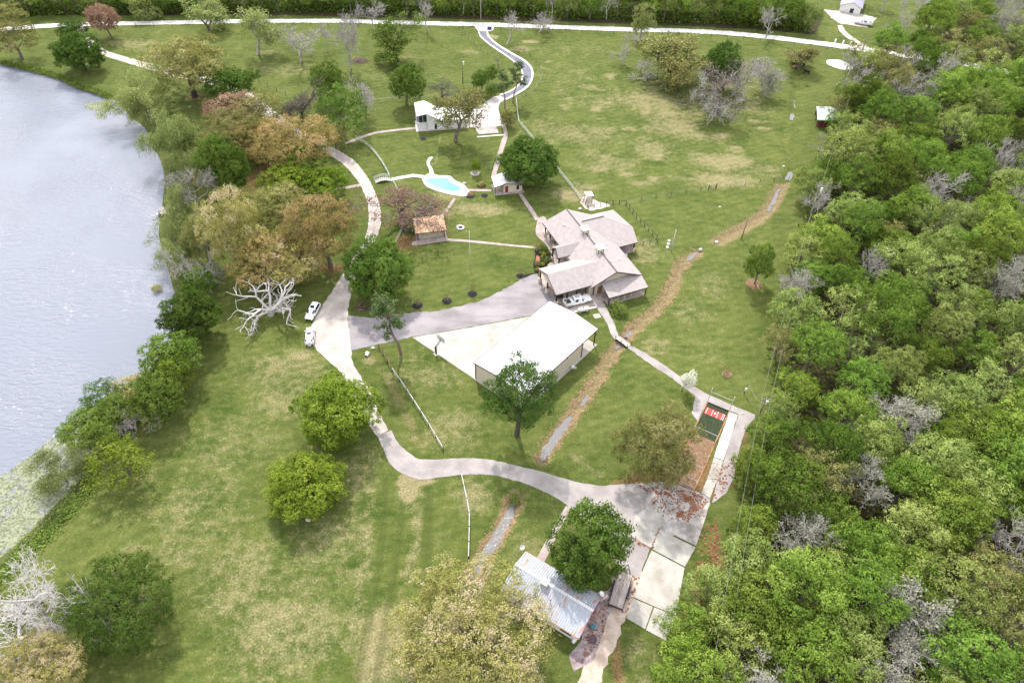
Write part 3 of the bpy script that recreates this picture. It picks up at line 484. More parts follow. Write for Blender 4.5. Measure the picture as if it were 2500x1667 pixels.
LM = {
 'dark':   leaf_mat('dark_oak_leaves', (0.038, 0.078, 0.014), (0.105, 0.175, 0.034), (0.15, 0.21, 0.05)),
 'mid':    leaf_mat('green_leaves', (0.058, 0.108, 0.016), (0.165, 0.250, 0.048), (0.24, 0.31, 0.075)),
 'bright': leaf_mat('bright_leaves', (0.080, 0.135, 0.014), (0.225, 0.315, 0.042), (0.31, 0.38, 0.07)),
 'yellow': leaf_mat('yellow_green_leaves', (0.17, 0.175, 0.045), (0.38, 0.355, 0.115), (0.52, 0.415, 0.29), cp=.74),
 'orange': leaf_mat('orange_bud_leaves', (0.17, 0.17, 0.042), (0.38, 0.285, 0.11), (0.50, 0.35, 0.21), cp=.86),
 'olive':  leaf_mat('olive_leaves', (0.12, 0.135, 0.035), (0.29, 0.285, 0.10), (0.42, 0.33, 0.21)),
 'pink':   leaf_mat('pinkish_brown_buds', (0.195, 0.111, 0.072), (0.403, 0.254, 0.182), (0.338, 0.312, 0.208)),
 'pale':   leaf_mat('pale_willow_leaves', (0.14, 0.18, 0.05), (0.33, 0.385, 0.13), (0.42, 0.44, 0.21)),
 'grey':   leaf_mat('grey_feathery_twigs', (0.17, 0.17, 0.125), (0.33, 0.325, 0.255), (0.25, 0.29, 0.155)),
 'moss':   leaf_mat('hanging_moss', (0.10, 0.085, 0.075), (0.25, 0.22, 0.19), (0.29, 0.20, 0.145)),
 'pine':   leaf_mat('pine_needles', (0.051, 0.094, 0.034), (0.144, 0.203, 0.075)),
 'white':  leaf_mat('white_blossom', (0.455, 0.481, 0.325), (0.780, 0.780, 0.676)),
 'for_a':  leaf_mat('forest_leaves', (0.068, 0.128, 0.016), (0.200, 0.302, 0.052), (0.30, 0.37, 0.09), rand=.22, hue=.016),
 'for_b':  leaf_mat('forest_pale_leaves', (0.110, 0.160, 0.032), (0.300, 0.370, 0.105), (0.40, 0.43, 0.19), rand=.2, hue=.014),
 'for_c':  leaf_mat('forest_dark_leaves', (0.045, 0.085, 0.012), (0.130, 0.200, 0.032), (0.20, 0.26, 0.05), rand=.25, hue=.014),
 'bush':   leaf_mat('bush_leaves', (0.060, 0.118, 0.021), (0.203, 0.270, 0.060)),
 'ybush':  leaf_mat('golden_bush_leaves', (0.182, 0.195, 0.026), (0.416, 0.390, 0.065)),
 'straw':  leaf_mat('straw_blades', (0.22, 0.155, 0.078), (0.46, 0.345, 0.195), trans=.1),
}
bark = mat('grey_bark', (0.10, 0.08, 0.07), .95, (0.22, 0.185, 0.165), 3, bump=.5, fine=.2, fscale=12)
bark_d = mat('dark_bark', (0.045, 0.035, 0.03), .95, (0.11, 0.09, 0.08), 3, bump=.5, fine=.2, fscale=12)
bark_p = mat('pale_bark', (0.27, 0.245, 0.22), .95, (0.46, 0.43, 0.40), 2, bump=.3, fine=.12, fscale=9)
bark_g = mat('greyish_twigs', (0.27, 0.24, 0.215), .95, (0.44, 0.41, 0.375), 2, fine=.12, fscale=9, rand=.15)
bark_w = mat('bleached_wood', (0.42, 0.39, 0.37), .9, (0.60, 0.57, 0.545), 2, fine=.1, fscale=9)
bark_r = mat('pine_bark', (0.13, 0.085, 0.075), .95, (0.25, 0.18, 0.16), 3, bump=.4, fine=.2, fscale=12)

def quads_mesh(name, P, N, size, tval, m, rng, aspect=0.62, droop=None):
    """leaf faces: centres P, normals N, sizes"""
    k = len(P); N = N / (np.linalg.norm(N, axis=1, keepdims=True) + 1e-9)
    a = rng.normal(size=(k, 3)) if droop is None else droop + rng.normal(size=(k, 3)) * .35
    U = a - (a * N).sum(1, keepdims=True) * N; U /= (np.linalg.norm(U, axis=1, keepdims=True) + 1e-9); V = np.cross(N, U)
    s = size[:, None]; V = V * aspect
    # a bent leaf clump: four corners, two of them pulled back along the normal
    b = N * s * 0.22
    v = np.stack([P - U * s, P + V * s - b, P + U * s, P - V * s - b], 1).reshape(-1, 3)
    q = np.arange(4 * k).reshape(-1, 4); me = bpy.data.meshes.new(name); np_mesh(me, v, q)
    at = me.attributes.new('t', 'FLOAT', 'POINT'); at.data.foreach_set('value', np.repeat(np.clip(tval, 0, 1), 4).astype(np.float32))
    me.materials.append(m); return me
def sph(rng, k):
    d = rng.normal(size=(k, 3)); return d / np.linalg.norm(d, axis=1, keepdims=True)
def tubes_mesh(name, segs, m, sides=5):
    """segs: (p0, p1, r0, r1)"""
    A = np.array([s[0] for s in segs]); B = np.array([s[1] for s in segs]); r0 = np.array([s[2] for s in segs]); r1 = np.array([s[3] for s in segs])
    d = B - A; d /= (np.linalg.norm(d, axis=1, keepdims=True) + 1e-9); ref = np.where(np.abs(d[:, 2:3]) > .9, np.array([[1, 0, 0.]]), np.array([[0, 0, 1.]]))
    u = np.cross(d, ref); u /= (np.linalg.norm(u, axis=1, keepdims=True) + 1e-9); w_ = np.cross(d, u); vs, qs = [], []
    k = len(segs); an = 2 * np.pi * np.arange(sides) / sides
    ring = lambda P, r: P[:, None] + r[:, None, None] * (np.cos(an)[None, :, None] * u[:, None] + np.sin(an)[None, :, None] * w_[:, None])
    v = np.concatenate([ring(A, r0), ring(B, r1)], 1).reshape(-1, 3); base = (np.arange(k) * 2 * sides)[:, None]
    j = np.arange(sides); f = np.stack([j, (j + 1) % sides, sides + (j + 1) % sides, sides + j], 1)
    q = (base[:, :, None] + f[None]).reshape(-1, 4); me = bpy.data.meshes.new(name); np_mesh(me, v, q)
    me.polygons.foreach_set('use_smooth', np.ones(len(q), bool)); me.materials.append(m); return me

def round_crown(seed, R, Cc, leaf, nl=34, lob=(0.26, 0.40), dens=1.0, gaps=0.0, low=-0.86, aspect=.62, tuft=.55, rag=.0):
    """crown made of leafy lobes, each lobe of small tufts; returns (leaf mesh, lobe centres)"""
    rng = np.random.default_rng(seed); pts, rad = [], []
    tries = 0; D = np.array([R, R, Cc])
    while len(pts) < nl and tries < 6000:
        tries += 1; d = sph(rng, 1)[0]
        if d[2] < low: continue
        k = rng.uniform(0.58, 0.86 + rag * rng.random()) if len(pts) > nl // 6 else rng.uniform(0.0, .5)
        r = rng.uniform(*lob) * (1.0 if k < .8 else .85); c = d * k * np.array([1, 1, 1 if d[2] > 0 else .92])
        if any(np.linalg.norm(c - p) < 0.50 * (r + q) for p, q in zip(pts, rad)): continue
        pts.append(c); rad.append(r)
    pts = np.array(pts); rad = np.array(rad); Ps, Ns, Ts = [], [], []
    for i, (c, r) in enumerate(zip(pts, rad)):
        area = 4 * math.pi * (r * R) * (r * (R + Cc) / 2)
        kt = max(6, int(area / (tuft * tuft * 1.7))); d = sph(rng, kt); d = d[(d[:, 2] + (d @ (c / (np.linalg.norm(c) + 1e-6))) * 0.6) > -0.55]
        if gaps: d = d[rng.random(len(d)) > gaps]
        tc_ = c + d * (r * rng.uniform(.74, 1.06, len(d)))[:, None] * np.array([1, 1, .88])
        keep = np.ones(len(tc_), bool)
        for j2, (c2, r2) in enumerate(zip(pts, rad)):
            if j2 != i: keep &= np.linalg.norm(tc_ - c2, axis=1) > 0.70 * r2
        tc_, d = tc_[keep], d[keep]
        if not len(tc_): continue
        per = max(3, int(dens * tuft * tuft * 1.7 / (leaf * leaf) * 1.5)); P_ = np.repeat(tc_ * D, per, 0); dd = np.repeat(d, per, 0)
        off = sph(rng, len(P_)) * (rng.random((len(P_), 1)) ** .5) * tuft * rng.uniform(.75, 1.25, (len(P_), 1)); off += dd * .1
        P_ = P_ + off * np.array([1, 1, .8])
        nn = dd * 0.55 + off / tuft * .75 + np.repeat(tc_, per, 0) * .25 + np.array([0, 0, .3]); Ns.append(nn / (np.linalg.norm(nn, axis=1, keepdims=True) + 1e-6) + rng.normal(size=P_.shape) * .38); Ps.append(P_)
        lt = rng.beta(1.6, 1.6); tt = np.repeat(rng.random(len(tc_)), per); Ts.append(lt * 0.5 + tt * .25 + rng.random(len(P_)) * 0.25)
    P = np.concatenate(Ps); N = np.concatenate(Ns); T = np.concatenate(Ts)
    me = quads_mesh('crown', P, N, leaf * 0.66 * rng.uniform(.6, 1.3, len(P)), T, LM['mid'], rng, aspect)
    return me, pts * D
def trunk_for(seed, zc, lobes, r0, m, nb=14):
    rng = np.random.default_rng(seed + 77); segs = []; fork = zc * rng.uniform(.42, .55)
    p = np.array([0, 0, -0.3]); q = np.array([rng.normal(0, .12), rng.normal(0, .12), fork]); mid = (p + q) / 2 + rng.normal(0, .08, 3)
    segs += [(p, mid, r0 * 1.25, r0), (mid, q, r0, r0 * .85)]
    for c in lobes[np.argsort(-np.linalg.norm(lobes, axis=1))][:nb]:
        e = np.array([c[0] * .9, c[1] * .9, zc + c[2] * .8]); a = q + (e - q) * .38 + np.array([0, 0, .25 * np.linalg.norm(e - q) * .3]) + rng.normal(0, .2, 3)
        b_ = q + (e - q) * .72 + rng.normal(0, .25, 3)
        segs += [(q, a, r0 * .34, r0 * .24), (a, b_, r0 * .24, r0 * .13), (b_, e, r0 * .13, r0 * .05)]
        for _ in range(2):
            segs.append((b_, b_ + (e - b_) * .8 + rng.normal(0, .6, 3), r0 * .12, r0 * .04))
    return tubes_mesh('trunk', segs, m, 6)
def grow(rng, p, d, ln, r, lev, maxlev, segs, tips, spread=0.75, up=0.12, kids=(2, 4), droop=0.0, shrink=(.58, .82), wig=.16):
    n = 3; q = np.array(p, float)
    for i in range(n):
        d = d + rng.normal(0, wig, 3) + np.array([0, 0, up - droop * lev]); d = d / np.linalg.norm(d)
        e = q + d * ln / n; rr = r * (1 - .45 * (i + 1) / n); segs.append((q.copy(), e.copy(), r * (1 - .45 * i / n), rr, lev)); q = e
        if lev < maxlev and i < n - 1 and rng.random() < .75:
            s = rng.normal(0, 1, 3); s -= (s @ d) * d; s /= np.linalg.norm(s) + 1e-9; nd = d * .55 + s * spread
            grow(rng, q, nd / np.linalg.norm(nd), ln * rng.uniform(*shrink) * .85, rr * .6, lev + 1, maxlev, segs, tips, spread, up, kids, droop, shrink, wig)
    if lev < maxlev:
        for _ in range(rng.integers(*kids)):
            s = rng.normal(0, 1, 3); s -= (s @ d) * d; s /= np.linalg.norm(s) + 1e-9; nd = d * .8 + s * spread
            grow(rng, q, nd / np.linalg.norm(nd), ln * rng.uniform(*shrink), r * .52, lev + 1, maxlev, segs, tips, spread, up, kids, droop, shrink, wig)
    else: tips.append(q.copy())
def bare(seed, h=10.0, levels=5, spread=.75, up=.12, r0=.3, thin=1.0, stems=1, kids=(2, 4), droop=0.0, trunkfrac=.28, rmin=.02, wig=.16, fork=0.0, tilt=.7):
    """leafless tree of total height h; returns trunk mesh, twig mesh, tips, radius"""
    rng = np.random.default_rng(seed); segs, tips = [], []
    for s in range(stems):
        d0 = np.array([rng.normal(0, .08), rng.normal(0, .08), 1.0]) if stems == 1 else np.array([math.cos(s * 6.28 / stems + rng.uniform(0, .7)) * tilt, math.sin(s * 6.28 / stems + rng.uniform(0, .7)) * tilt, rng.uniform(.5, 1.2)])
        grow(rng, (0, 0, fork - .2), d0 / np.linalg.norm(d0), h * trunkfrac, r0, 0, levels, segs, tips, spread, up, kids, droop, wig=wig)
    if fork: segs.append((np.array([0, 0, -.3]), np.array([.05, .02, fork]), r0 * 2.1, r0 * 1.7, 0))
    top = max(s[1][2] for s in segs); k = h / top; ct_ = np.mean(tips, axis=0); ct_ = np.array([ct_[0], ct_[1], 0]) / max(ct_[2], 1e-3)
    sh = lambda p: p - ct_ * p[2] * min(1.0, max(0.0, p[2]) / (.5 * top)); segs = [(sh(a), sh(b), x, y, lv) for a, b, x, y, lv in segs]; tips = [sh(t) for t in tips]
    R = np.percentile([np.hypot(t[0], t[1]) for t in tips], 88) * k
    segs = [(a * k, b * k, max(x * thin, rmin), max(y * thin, rmin * .8), lv) for a, b, x, y, lv in segs]
    tr = tubes_mesh('trunk', [s[:4] for s in segs if s[4] <= 1], bark, 7)
    tw = tubes_mesh('twigs', [s[:4] for s in segs if s[4] > 1], bark, 3)
    return tr, tw, np.array(tips) * k, R
def tip_leaves(seed, tips, leaf, per, rad, hang=0.0, flat=.8):
    rng = np.random.default_rng(seed + 5); k = len(tips); c = np.repeat(tips, per, 0); t = np.repeat(rng.beta(2, 2, k), per)
    o = sph(rng, len(c)) * rad * rng.random((len(c), 1)) ** .4 * np.array([1, 1, flat]); P = c + o
    if hang: P[:, 2] -= rng.random(len(c)) ** 1.5 * hang
    N = o / rad + np.array([0, 0, .4]) + rng.normal(size=P.shape) * .5
    dr = np.tile(np.array([[0, 0, -1.]]), (len(P), 1)) if hang else None
    if hang: N[:, 2] *= .3
    return quads_mesh('crown', P, N, leaf * .62 * rng.uniform(.6, 1.3, len(P)), t * .6 + rng.random(len(P)) * .4, LM['mid'], rng, .38 if hang else .62, dr)

# library: each entry gives meshes at a nominal size; trees are copies that share them
LIB = {}
def lib_round(key, seeds, R, Cc, leaf, zc, r0, **kw):
    LIB[key] = []
    for s in seeds:
        cm, lobes = round_crown(s, R, Cc, leaf, **kw); LIB[key].append(dict(kind='round', crown=cm, trunk=trunk_for(s, zc, lobes, r0, bark), R=R, C=Cc, zc=zc))
lib_round('small', (1, 2), 2.4, 2.2, .26, 3.2, .14, nl=20, lob=(.30, .46), tuft=.36)
lib_round('med', (11, 12, 13, 14), 5.0, 4.2, .27, 6.2, .30, nl=42, lob=(.20, .36), rag=.10)
lib_round('med_open', (15, 16, 17), 5.0, 4.2, .30, 6.2, .28, nl=38, lob=(.16, .32), gaps=.25, rag=.2, aspect=.5)
lib_round('big', (21, 22, 23), 8.0, 6.0, .28, 8.0, .5, nl=76, lob=(.16, .29), tuft=.55, rag=.08, dens=1.15)
lib_round('big_open', (24, 25, 26), 8.0, 6.0, .28, 8.0, .5, nl=70, lob=(.14, .27), gaps=.14, tuft=.6, rag=.14, aspect=.45)
lib_round('huge', (27, 28), 13.0, 9.0, .28, 11.0, .8, nl=130, lob=(.10, .20), gaps=.12, tuft=.62, rag=.1, aspect=.45)
lib_round('wood', (111, 112, 113, 114, 115, 119), 5.0, 4.6, .27, 7.0, .28, nl=50, lob=(.15, .33), gaps=.08, rag=.2, low=-.5, aspect=.5)
lib_round('wood_open', (116, 117, 118), 5.0, 4.6, .28, 7.0, .26, nl=40, lob=(.13, .28), gaps=.35, rag=.3, low=-.5, aspect=.4)
def lib_bare(key, seeds, h, leafy=None, **kw):
    LIB[key] = []
    for s in seeds:
        tr, tw, tips, R = bare(s, h, **kw); d = dict(kind='bare', trunk=tr, twigs=tw, R=max(R, 1), h=h)
        if leafy: d['crown'] = tip_leaves(s, tips, *leafy)
        LIB[key].append(d)
lib_bare('bare', (31, 32, 33, 34), 11, levels=5, spread=.70, r0=.26, rmin=.028)
lib_bare('bare_big', (37, 38), 16, levels=6, spread=.85, up=.03, r0=.40, rmin=.036, kids=(2, 3))
lib_bare('bare_wide', (35, 36), 9, levels=5, spread=.95, up=.04, r0=.34, rmin=.032)
lib_bare('dead', (41, 42), 9, levels=3, spread=1.0, up=.0, r0=.44, rmin=.055, kids=(3, 4), wig=.30, trunkfrac=.26)
lib_bare('dead_wide', (45, 46), 8, levels=2, spread=.85, up=.0, r0=.24, rmin=.05, kids=(2, 4), wig=.34, trunkfrac=.50, stems=8, fork=1.6, tilt=1.15)
lib_bare('cypress', (64, 65, 66), 11, leafy=(.20, 3, .5), levels=5, spread=.75, up=.10, r0=.22, rmin=.03)
lib_bare('moss', (51, 52, 53), 10, leafy=(.26, 12, .8, 1.0), levels=4, spread=.95, up=.02, r0=.42, rmin=.04)
lib_bare('sparse', (54, 55, 56), 11, leafy=(.30, 20, 1.0), levels=4, spread=.85, up=.06, r0=.36, rmin=.035)
lib_bare('feather', (61, 62, 63), 10, leafy=(.30, 40, 1.15, .8), levels=4, spread=.80, up=.10, r0=.22, rmin=.025)
lib_bare('sapling', (71, 72), 2.6, leafy=(.16, 3, .22), levels=3, spread=.6, r0=.035, rmin=.012)
def pine(seed):
    rng = np.random.default_rng(seed); segs = []; h = 16.0; tips = []
    pts = [np.array([rng.normal(0, .12) * k, rng.normal(0, .12) * k, h * k / 6]) for k in range(7)]
    for k in range(6): segs.append((pts[k], pts[k + 1], .26 * (1 - k / 7.5), .26 * (1 - (k + 1) / 7.5)))
    for _ in range(34):
        z = rng.uniform(.48, .99); a = rng.uniform(0, 6.28); q = pts[min(int(z * 6), 5)]; q = np.array([q[0], q[1], z * h]); ln = 3.6 * (1.12 - z) ** .5 * rng.uniform(.55, 1.1)
        e = q + np.array([math.cos(a) * ln, math.sin(a) * ln, ln * rng.uniform(-.1, .35)]); segs.append((q, e, .07, .025)); tips += [e, q + (e - q) * .72 + rng.normal(0, .25, 3), q + (e - q) * .5 + rng.normal(0, .3, 3)]
    return dict(kind='bare', trunk=tubes_mesh('trunk', segs, bark_r, 6), twigs=None, crown=tip_leaves(seed, np.array(tips), .34, 22, .62), R=3.3, h=h)
LIB['pine'] = [pine(81), pine(82)]

def place(key, bbox, leaf, label, base=None, wood=None, group=None, cat='tree', name='tree', var=None, clear=None, maxlean=22, zcv=None):
    """tree whose crown fills the photograph box bbox = (x0, y0, x1, y1)"""
    lib = LIB[key]; v = lib[(var if var is not None else rnd.randrange(len(lib))) % len(lib)]
    x0, y0, x1, y1 = bbox; cx, cy = (x0 + x1) / 2, (y0 + y1) / 2; wpx, hpx = x1 - x0, y1 - y0; zc = 5.0
    for _ in range(8):
        p = G(cx, cy, zc); dep = (p - np.array([0, 0, H])) @ FW; ppm = F_PX / dep; R = wpx / 2 / ppm; al = math.atan2(H - zc, p[1]); A = hpx / 2 / ppm
        Cv = math.sqrt(max(A * A - (R * math.sin(al)) ** 2, 0)) / math.cos(al); Cv = min(max(Cv, .55 * R), 1.7 * R)
        if zcv: zc, Cv = zcv[0], zcv[1] * R
        elif base is not None:
            b = G(*base); lo, hi = .3, 40.
            for _i in range(30):
                mm = (lo + hi) / 2
                if Pj([b[0], b[1], mm])[1] > cy: lo = mm
                else: hi = mm
            zc = max(lo, Cv * .8)
        else: zc = Cv * .95 + (clear if clear is not None else .32 * R)
    p = G(cx, cy, zc); b = G(*base) if base is not None else np.array([p[0], p[1], 0])
    o = thing(name, label, cat, (b[0], b[1], 0), 0, group); rz = rnd.uniform(0, 6.28)
    lean = Vector((p[0] - b[0], p[1] - b[1], zc)); q = Vector((0, 0, 1)).rotation_difference(lean)
    ang = min(q.angle, math.radians(maxlean)); q = (Matrix.Rotation(ang, 4, q.axis) if ang > 1e-4 else Matrix.Identity(4))
    o.rotation_euler = (q @ Matrix.Rotation(rz, 4, 'Z')).to_euler()
    bk = wood or bark
    if v['kind'] == 'round':
        inst('trunk', v['trunk'], o, (0, 0, 0), (R / v['R'] * 1.0, R / v['R'], zc / v['zc']), m=bk)
        inst('crown', v['crown'], o, (0, 0, zc), (R / v['R'], R / v['R'], Cv / v['C']), m=leaf)
    else:
        top = zc + Cv * .95; sc = (R / v['R'], R / v['R'], top / v['h'])
        inst('trunk', v['trunk'], o, scale=sc, m=bk)
        if v.get('twigs'): inst('branches', v['twigs'], o, scale=sc, m=bk)['kind'] = 'stuff'
        if v.get('crown') and leaf is not None: inst('crown', v['crown'], o, scale=sc, m=leaf)
    return o
Lf = LM
# lakeside and upper left
place('med_open', (-25, 8, 58, 62), Lf['olive'], 'grey-green tree at the top left corner, the farther of two by the frame edge')
place('med_open', (-35, 48, 88, 132), Lf['olive'], 'broad grey-green tree cut by the left frame edge above the pond')
place('big', (128, 78, 250, 172), Lf['dark'], 'dark green oak with leaning twin trunk above the pond bank', base=(208, 173), wood=bark_d, var=0)
place('med', (140, 54, 210, 92), Lf['dark'], 'small dark green crown just behind the dark lakeside oak', wood=bark_d)
place('med', (211, 10, 284, 78), Lf['pink'], 'pinkish brown budding oak beside the far gravel road', base=(274, 93))
place('med_open', (308, -4, 396, 42), Lf['pale'], 'tall green tree with leaning pale trunk beyond the far road', base=(352, 43))
place('sparse', (445, -10, 575, 60), Lf['pale'], 'large grey-green mossy oak astride the far gravel road', base=(511, 75), wood=bark, var=0)
place('sparse', (590, 22, 680, 106), Lf['pale'], 'half-leafed oak with pale trunk below the far road', base=(630, 133), wood=bark_g, var=1)
place('bare', (672, 52, 790, 112), None, 'bare fan-shaped white tree in the upper left paddock', base=(734, 152), wood=bark_p, var=0)
place('bare', (768, 52, 822, 106), None, 'slim bare tree between two bare trees in the upper paddock', base=(797, 127), wood=bark_p, var=1)
place('bare', (815, 5, 885, 120), None, 'tall bare pale tree beside the brush pile', base=(857, 168), wood=bark_p, var=2)
place('bare', (880, 0, 950, 52), None, 'bare whitish tree at the far road left of the mossy oak', base=(913, 72), wood=bark_p, var=3)
place('bare', (1010, -5, 1066, 46), None, 'bare pinkish grey tree at the far road fence', base=(1044, 78), wood=bark_g, var=1)
place('sparse', (906, 48, 1014, 142), Lf['mid'], 'crooked oak with sparse green tufts in the upper paddock', base=(972, 148), wood=bark_d, var=2)
place('med', (950, 155, 1042, 242), Lf['mid'], 'green leaning tree behind the white house fence', base=(992, 256), var=1)
place('med', (757, 152, 850, 236), Lf['mid'], 'rounded green tree in the paddock above the gravel drive', base=(800, 246), var=2)
place('bare', (850, 182, 922, 262), None, 'bare grey tree left of the white house lawn', base=(893, 285), wood=bark_g, var=2)
place('med_open', (775, 200, 897, 332), Lf['mid'], 'spreading soft green tree beside the brown footpath', base=(838, 330), var=0)
place('moss', (680, 198, 778, 292), Lf['moss'], 'dark mossy tree right of the gravel drive bend', wood=bark_d, var=0)
place('big_open', (345, 88, 562, 218), Lf['olive'], 'huge olive oak spreading over the gravel drive', base=(476, 236), wood=bark_d, var=0)
place('med', (503, 163, 630, 246), Lf['dark'], 'dark green crown beside the huge olive oak', wood=bark_d, var=3)
place('feather', (270, 168, 415, 278), Lf['pale'], 'pale green willow overhanging the pond inlet', var=0)
place('feather', (350, 248, 480, 402), Lf['pale'], 'tall pale green willow on the pond bank below the inlet', var=1)
place('med_open', (498, 222, 630, 305), Lf['pink'], 'pinkish brown crown left of the gravel drive')
place('big_open', (482, 268, 640, 366), Lf['olive'], 'pale olive crown above the dark green lakeside oak')
place('big_open', (620, 282, 822, 402), Lf['orange'], 'brownish olive oak overhanging the gravel drive')
place('big', (476, 330, 606, 472), Lf['mid'], 'deep green oak with a dense crown near the shore', wood=bark_d, var=1)
place('med', (672, 344, 802, 432), Lf['mid'], 'green oak under the brownish crown by the drive', var=0)
place('med', (638, 400, 762, 480), Lf['bright'], 'green crown in the middle of the lakeside grove', var=3)
place('med', (735, 404, 852, 482), Lf['bright'], 'bright green crown left of the gravel drive curve', var=1)
place('cypress', (402, 408, 518, 528), Lf['grey'], 'feathery grey cypress standing at the water above the dock', wood=bark_p, var=2)
place('feather', (365, 512, 505, 618), Lf['pale'], 'pale green willow beside the little dock', var=0)
place('cypress', (412, 588, 532, 706), Lf['grey'], 'feathery grey-green cypress over the shore below the dock', wood=bark_p, var=1)
place('big_open', (488, 462, 645, 650), Lf['yellow'], 'olive and ochre oak nearest the grey cypresses', var=1)
place('big_open', (553, 555, 735, 702), Lf['orange'], 'orange-tinged oak above the dead white tree', var=0)
place('big_open', (690, 470, 874, 640), Lf['orange'], 'orange-brown oak with a bare trunk beside the drive', base=(808, 650), var=1)
place('big_open', (585, 455, 775, 570), Lf['olive'], 'pale olive crown at the back of the orange oaks')
place('big_open', (618, 560, 800, 690), Lf['yellow'], 'ochre crown between the orange oaks', var=2)
place('big', (394, 702, 542, 832), Lf['dark'], 'dark bluish green tree rounding out over the pond', var=2)
place('med', (342, 805, 490, 932), Lf['mid'], 'green shoreline tree next below the bluish one', var=0)
place('med', (318, 905, 442, 1028), Lf['mid'], 'green shoreline tree with dark underside on the bank', var=1)
place('med_open', (262, 912, 358, 992), Lf['yellow'], 'yellow-green leaning shoreline tree between green ones', var=1)
place('med_open', (188, 925, 302, 1008), Lf['dark'], 'dark green tree reaching out over the water', var=2)
place('med', (150, 995, 278, 1092), Lf['mid'], 'green shoreline tree over the lily pads', var=2)
place('bare_wide', (260, 980, 368, 1062), None, 'leafless grey shrub tree among the green shoreline trees', wood=bark_g, var=0)
place('med_open', (215, 1050, 378, 1195), Lf['bright'], 'yellow-green tree at the lower end of the shoreline row', var=0)
place('feather', (75, 1098, 205, 1192), Lf['pale'], 'sparse pale tree standing in the lily pads', var=2)
for bx, lf_, k_, lb in (((300, 225, 400, 300), 'pale', 'feather', 'low pale willow at the pond inlet corner'), ((392, 300, 500, 395), 'pale', 'med_open', 'loose light green tree behind the tall pale willow'), ((470, 395, 560, 480), 'olive', 'med_open', 'olive crown tucked between deep green oak and grey cypress'), ((430, 360, 500, 450), 'pale', 'feather', 'thin pale tree above the feathery grey cypress'), ((395, 455, 475, 560), 'pale', 'feather', 'slim pale willow right at the dock'), ((440, 520, 540, 640), 'olive', 'big_open', 'dull green tree between the two grey cypresses and the oaks'), ((395, 575, 470, 660), 'pale', 'feather', 'small pale willow leaning over the water'), ((440, 650, 530, 730), 'mid', 'med', 'green tree joining the grey cypress to the bluish shoreline tree'), ((560, 300, 700, 380), 'orange', 'big_open', 'rusty crown in the middle of the upper grove'), ((560, 230, 690, 300), 'olive', 'med_open', 'grey olive crown touching the gravel drive bend'), ((780, 300, 850, 360), 'olive', 'med_open', 'small olive crown at the end of the brown footpath'), ((230, 960, 330, 1050), 'mid', 'med', 'green shoreline tree hidden behind the leaning yellow one'), ((370, 860, 470, 960), 'bright', 'med_open', 'light green bank tree above the meadow edge')):
    place(k_, bx, Lf[lf_], lb)
# lower left meadow
place('bare_big', (-70, 1315, 190, 1570), None, 'bleached bare tree at the lower left frame edge', base=(120, 1520), wood=bark_w, var=2)
place('bare_big', (-110, 1430, 150, 1620), None, 'low bleached bare tree spreading at the left frame edge', base=(40, 1570), wood=bark_w, var=1)
place('huge', (155, 1340, 430, 1606), Lf['dark'], 'ragged dark green tree with dead white limbs, lower left', var=1, clear=.5)
place('dead_wide', (175, 1365, 325, 1490), None, 'dead white limbs rising through the ragged green tree', base=(275, 1525), maxlean=6, zcv=(14.5, .30), wood=bark_w, var=1, name='dead_snag', cat='dead tree')
place('huge', (-70, 1585, 214, 1760), Lf['yellow'], 'golden olive tree cut by the lower left corner', var=0)
place('big', (720, 906, 926, 1094), Lf['bright'], 'dense bright green oak beside the lower gravel drive', var=0, clear=.5)
place('big', (645, 1100, 842, 1272), Lf['bright'], 'rounded yellow-green tree in the open meadow', var=2, clear=.5)
place('dead_wide', (572, 645, 748, 812), None, 'dead white tree with twisted limbs near the parked cars', base=(662, 768), wood=bark_w, var=0)
# yard and barn
place('big', (838, 575, 1006, 738), Lf['mid'], 'large green tree at the drive junction above the pine', var=1, clear=.5)
place('pine', (896, 702, 996, 832), Lf['pine'], 'tall pine with bare lower trunk by the asphalt drive', base=(979, 863), wood=bark_r, var=0)
place('big_open', (1176, 862, 1368, 1052), Lf['dark'], 'dark green oak standing in front of the white barn', base=(1262, 1062), wood=bark_d, var=0)
place('big_open', (1503, 982, 1714, 1194), Lf['olive'], 'olive budding oak shading the batting cage', var=1, clear=1.0)
place('huge', (948, 1345, 1372, 1750), Lf['yellow'], 'huge golden olive oak at the bottom beside the tin-roofed shed', var=1, clear=1.2)
place('med', (1345, 1222, 1537, 1432), Lf['mid'], 'bushy green tree between the shed and the parking pad', var=3, clear=.4)
place('big', (1212, 333, 1368, 452), Lf['dark'], 'dense dark oak behind the little pool house', base=(1290, 446), wood=bark_d, var=2)
place('sparse', (1085, 212, 1200, 302), Lf['olive'], 'tall oak with forked grey trunk in front of the white house', base=(1112, 346), wood=bark, var=1, maxlean=9)
place('moss', (1048, 198, 1128, 256), Lf['moss'], 'grey mossy crooked tree behind the white house', base=(1093, 256), wood=bark_d, var=1)
place('pine', (1233, 152, 1288, 216), Lf['pine'], 'farther of two pines by the winding drive', base=(1253, 252), wood=bark_r, var=1)
place('pine', (1206, 174, 1258, 238), Lf['pine'], 'nearer of two pines by the winding drive', base=(1233, 267), wood=bark_r, var=0)
place('med', (1150, 172, 1196, 216), Lf['mid'], 'small green tree left of the pines', base=(1178, 226), var=0)
place('small', (1182, 158, 1216, 192), Lf['mid'], 'small leaning green crown beside the dark winding drive', base=(1190, 206), var=0)
place('small', (1186, 204, 1216, 238), Lf['bush'], 'low rounded shrub left of the pine trunks', base=(1198, 240), var=1)
place('small', (1220, 266, 1263, 307), Lf['olive'], 'two-stemmed round shrub at the end of the white house drive', base=(1240, 310), var=0)
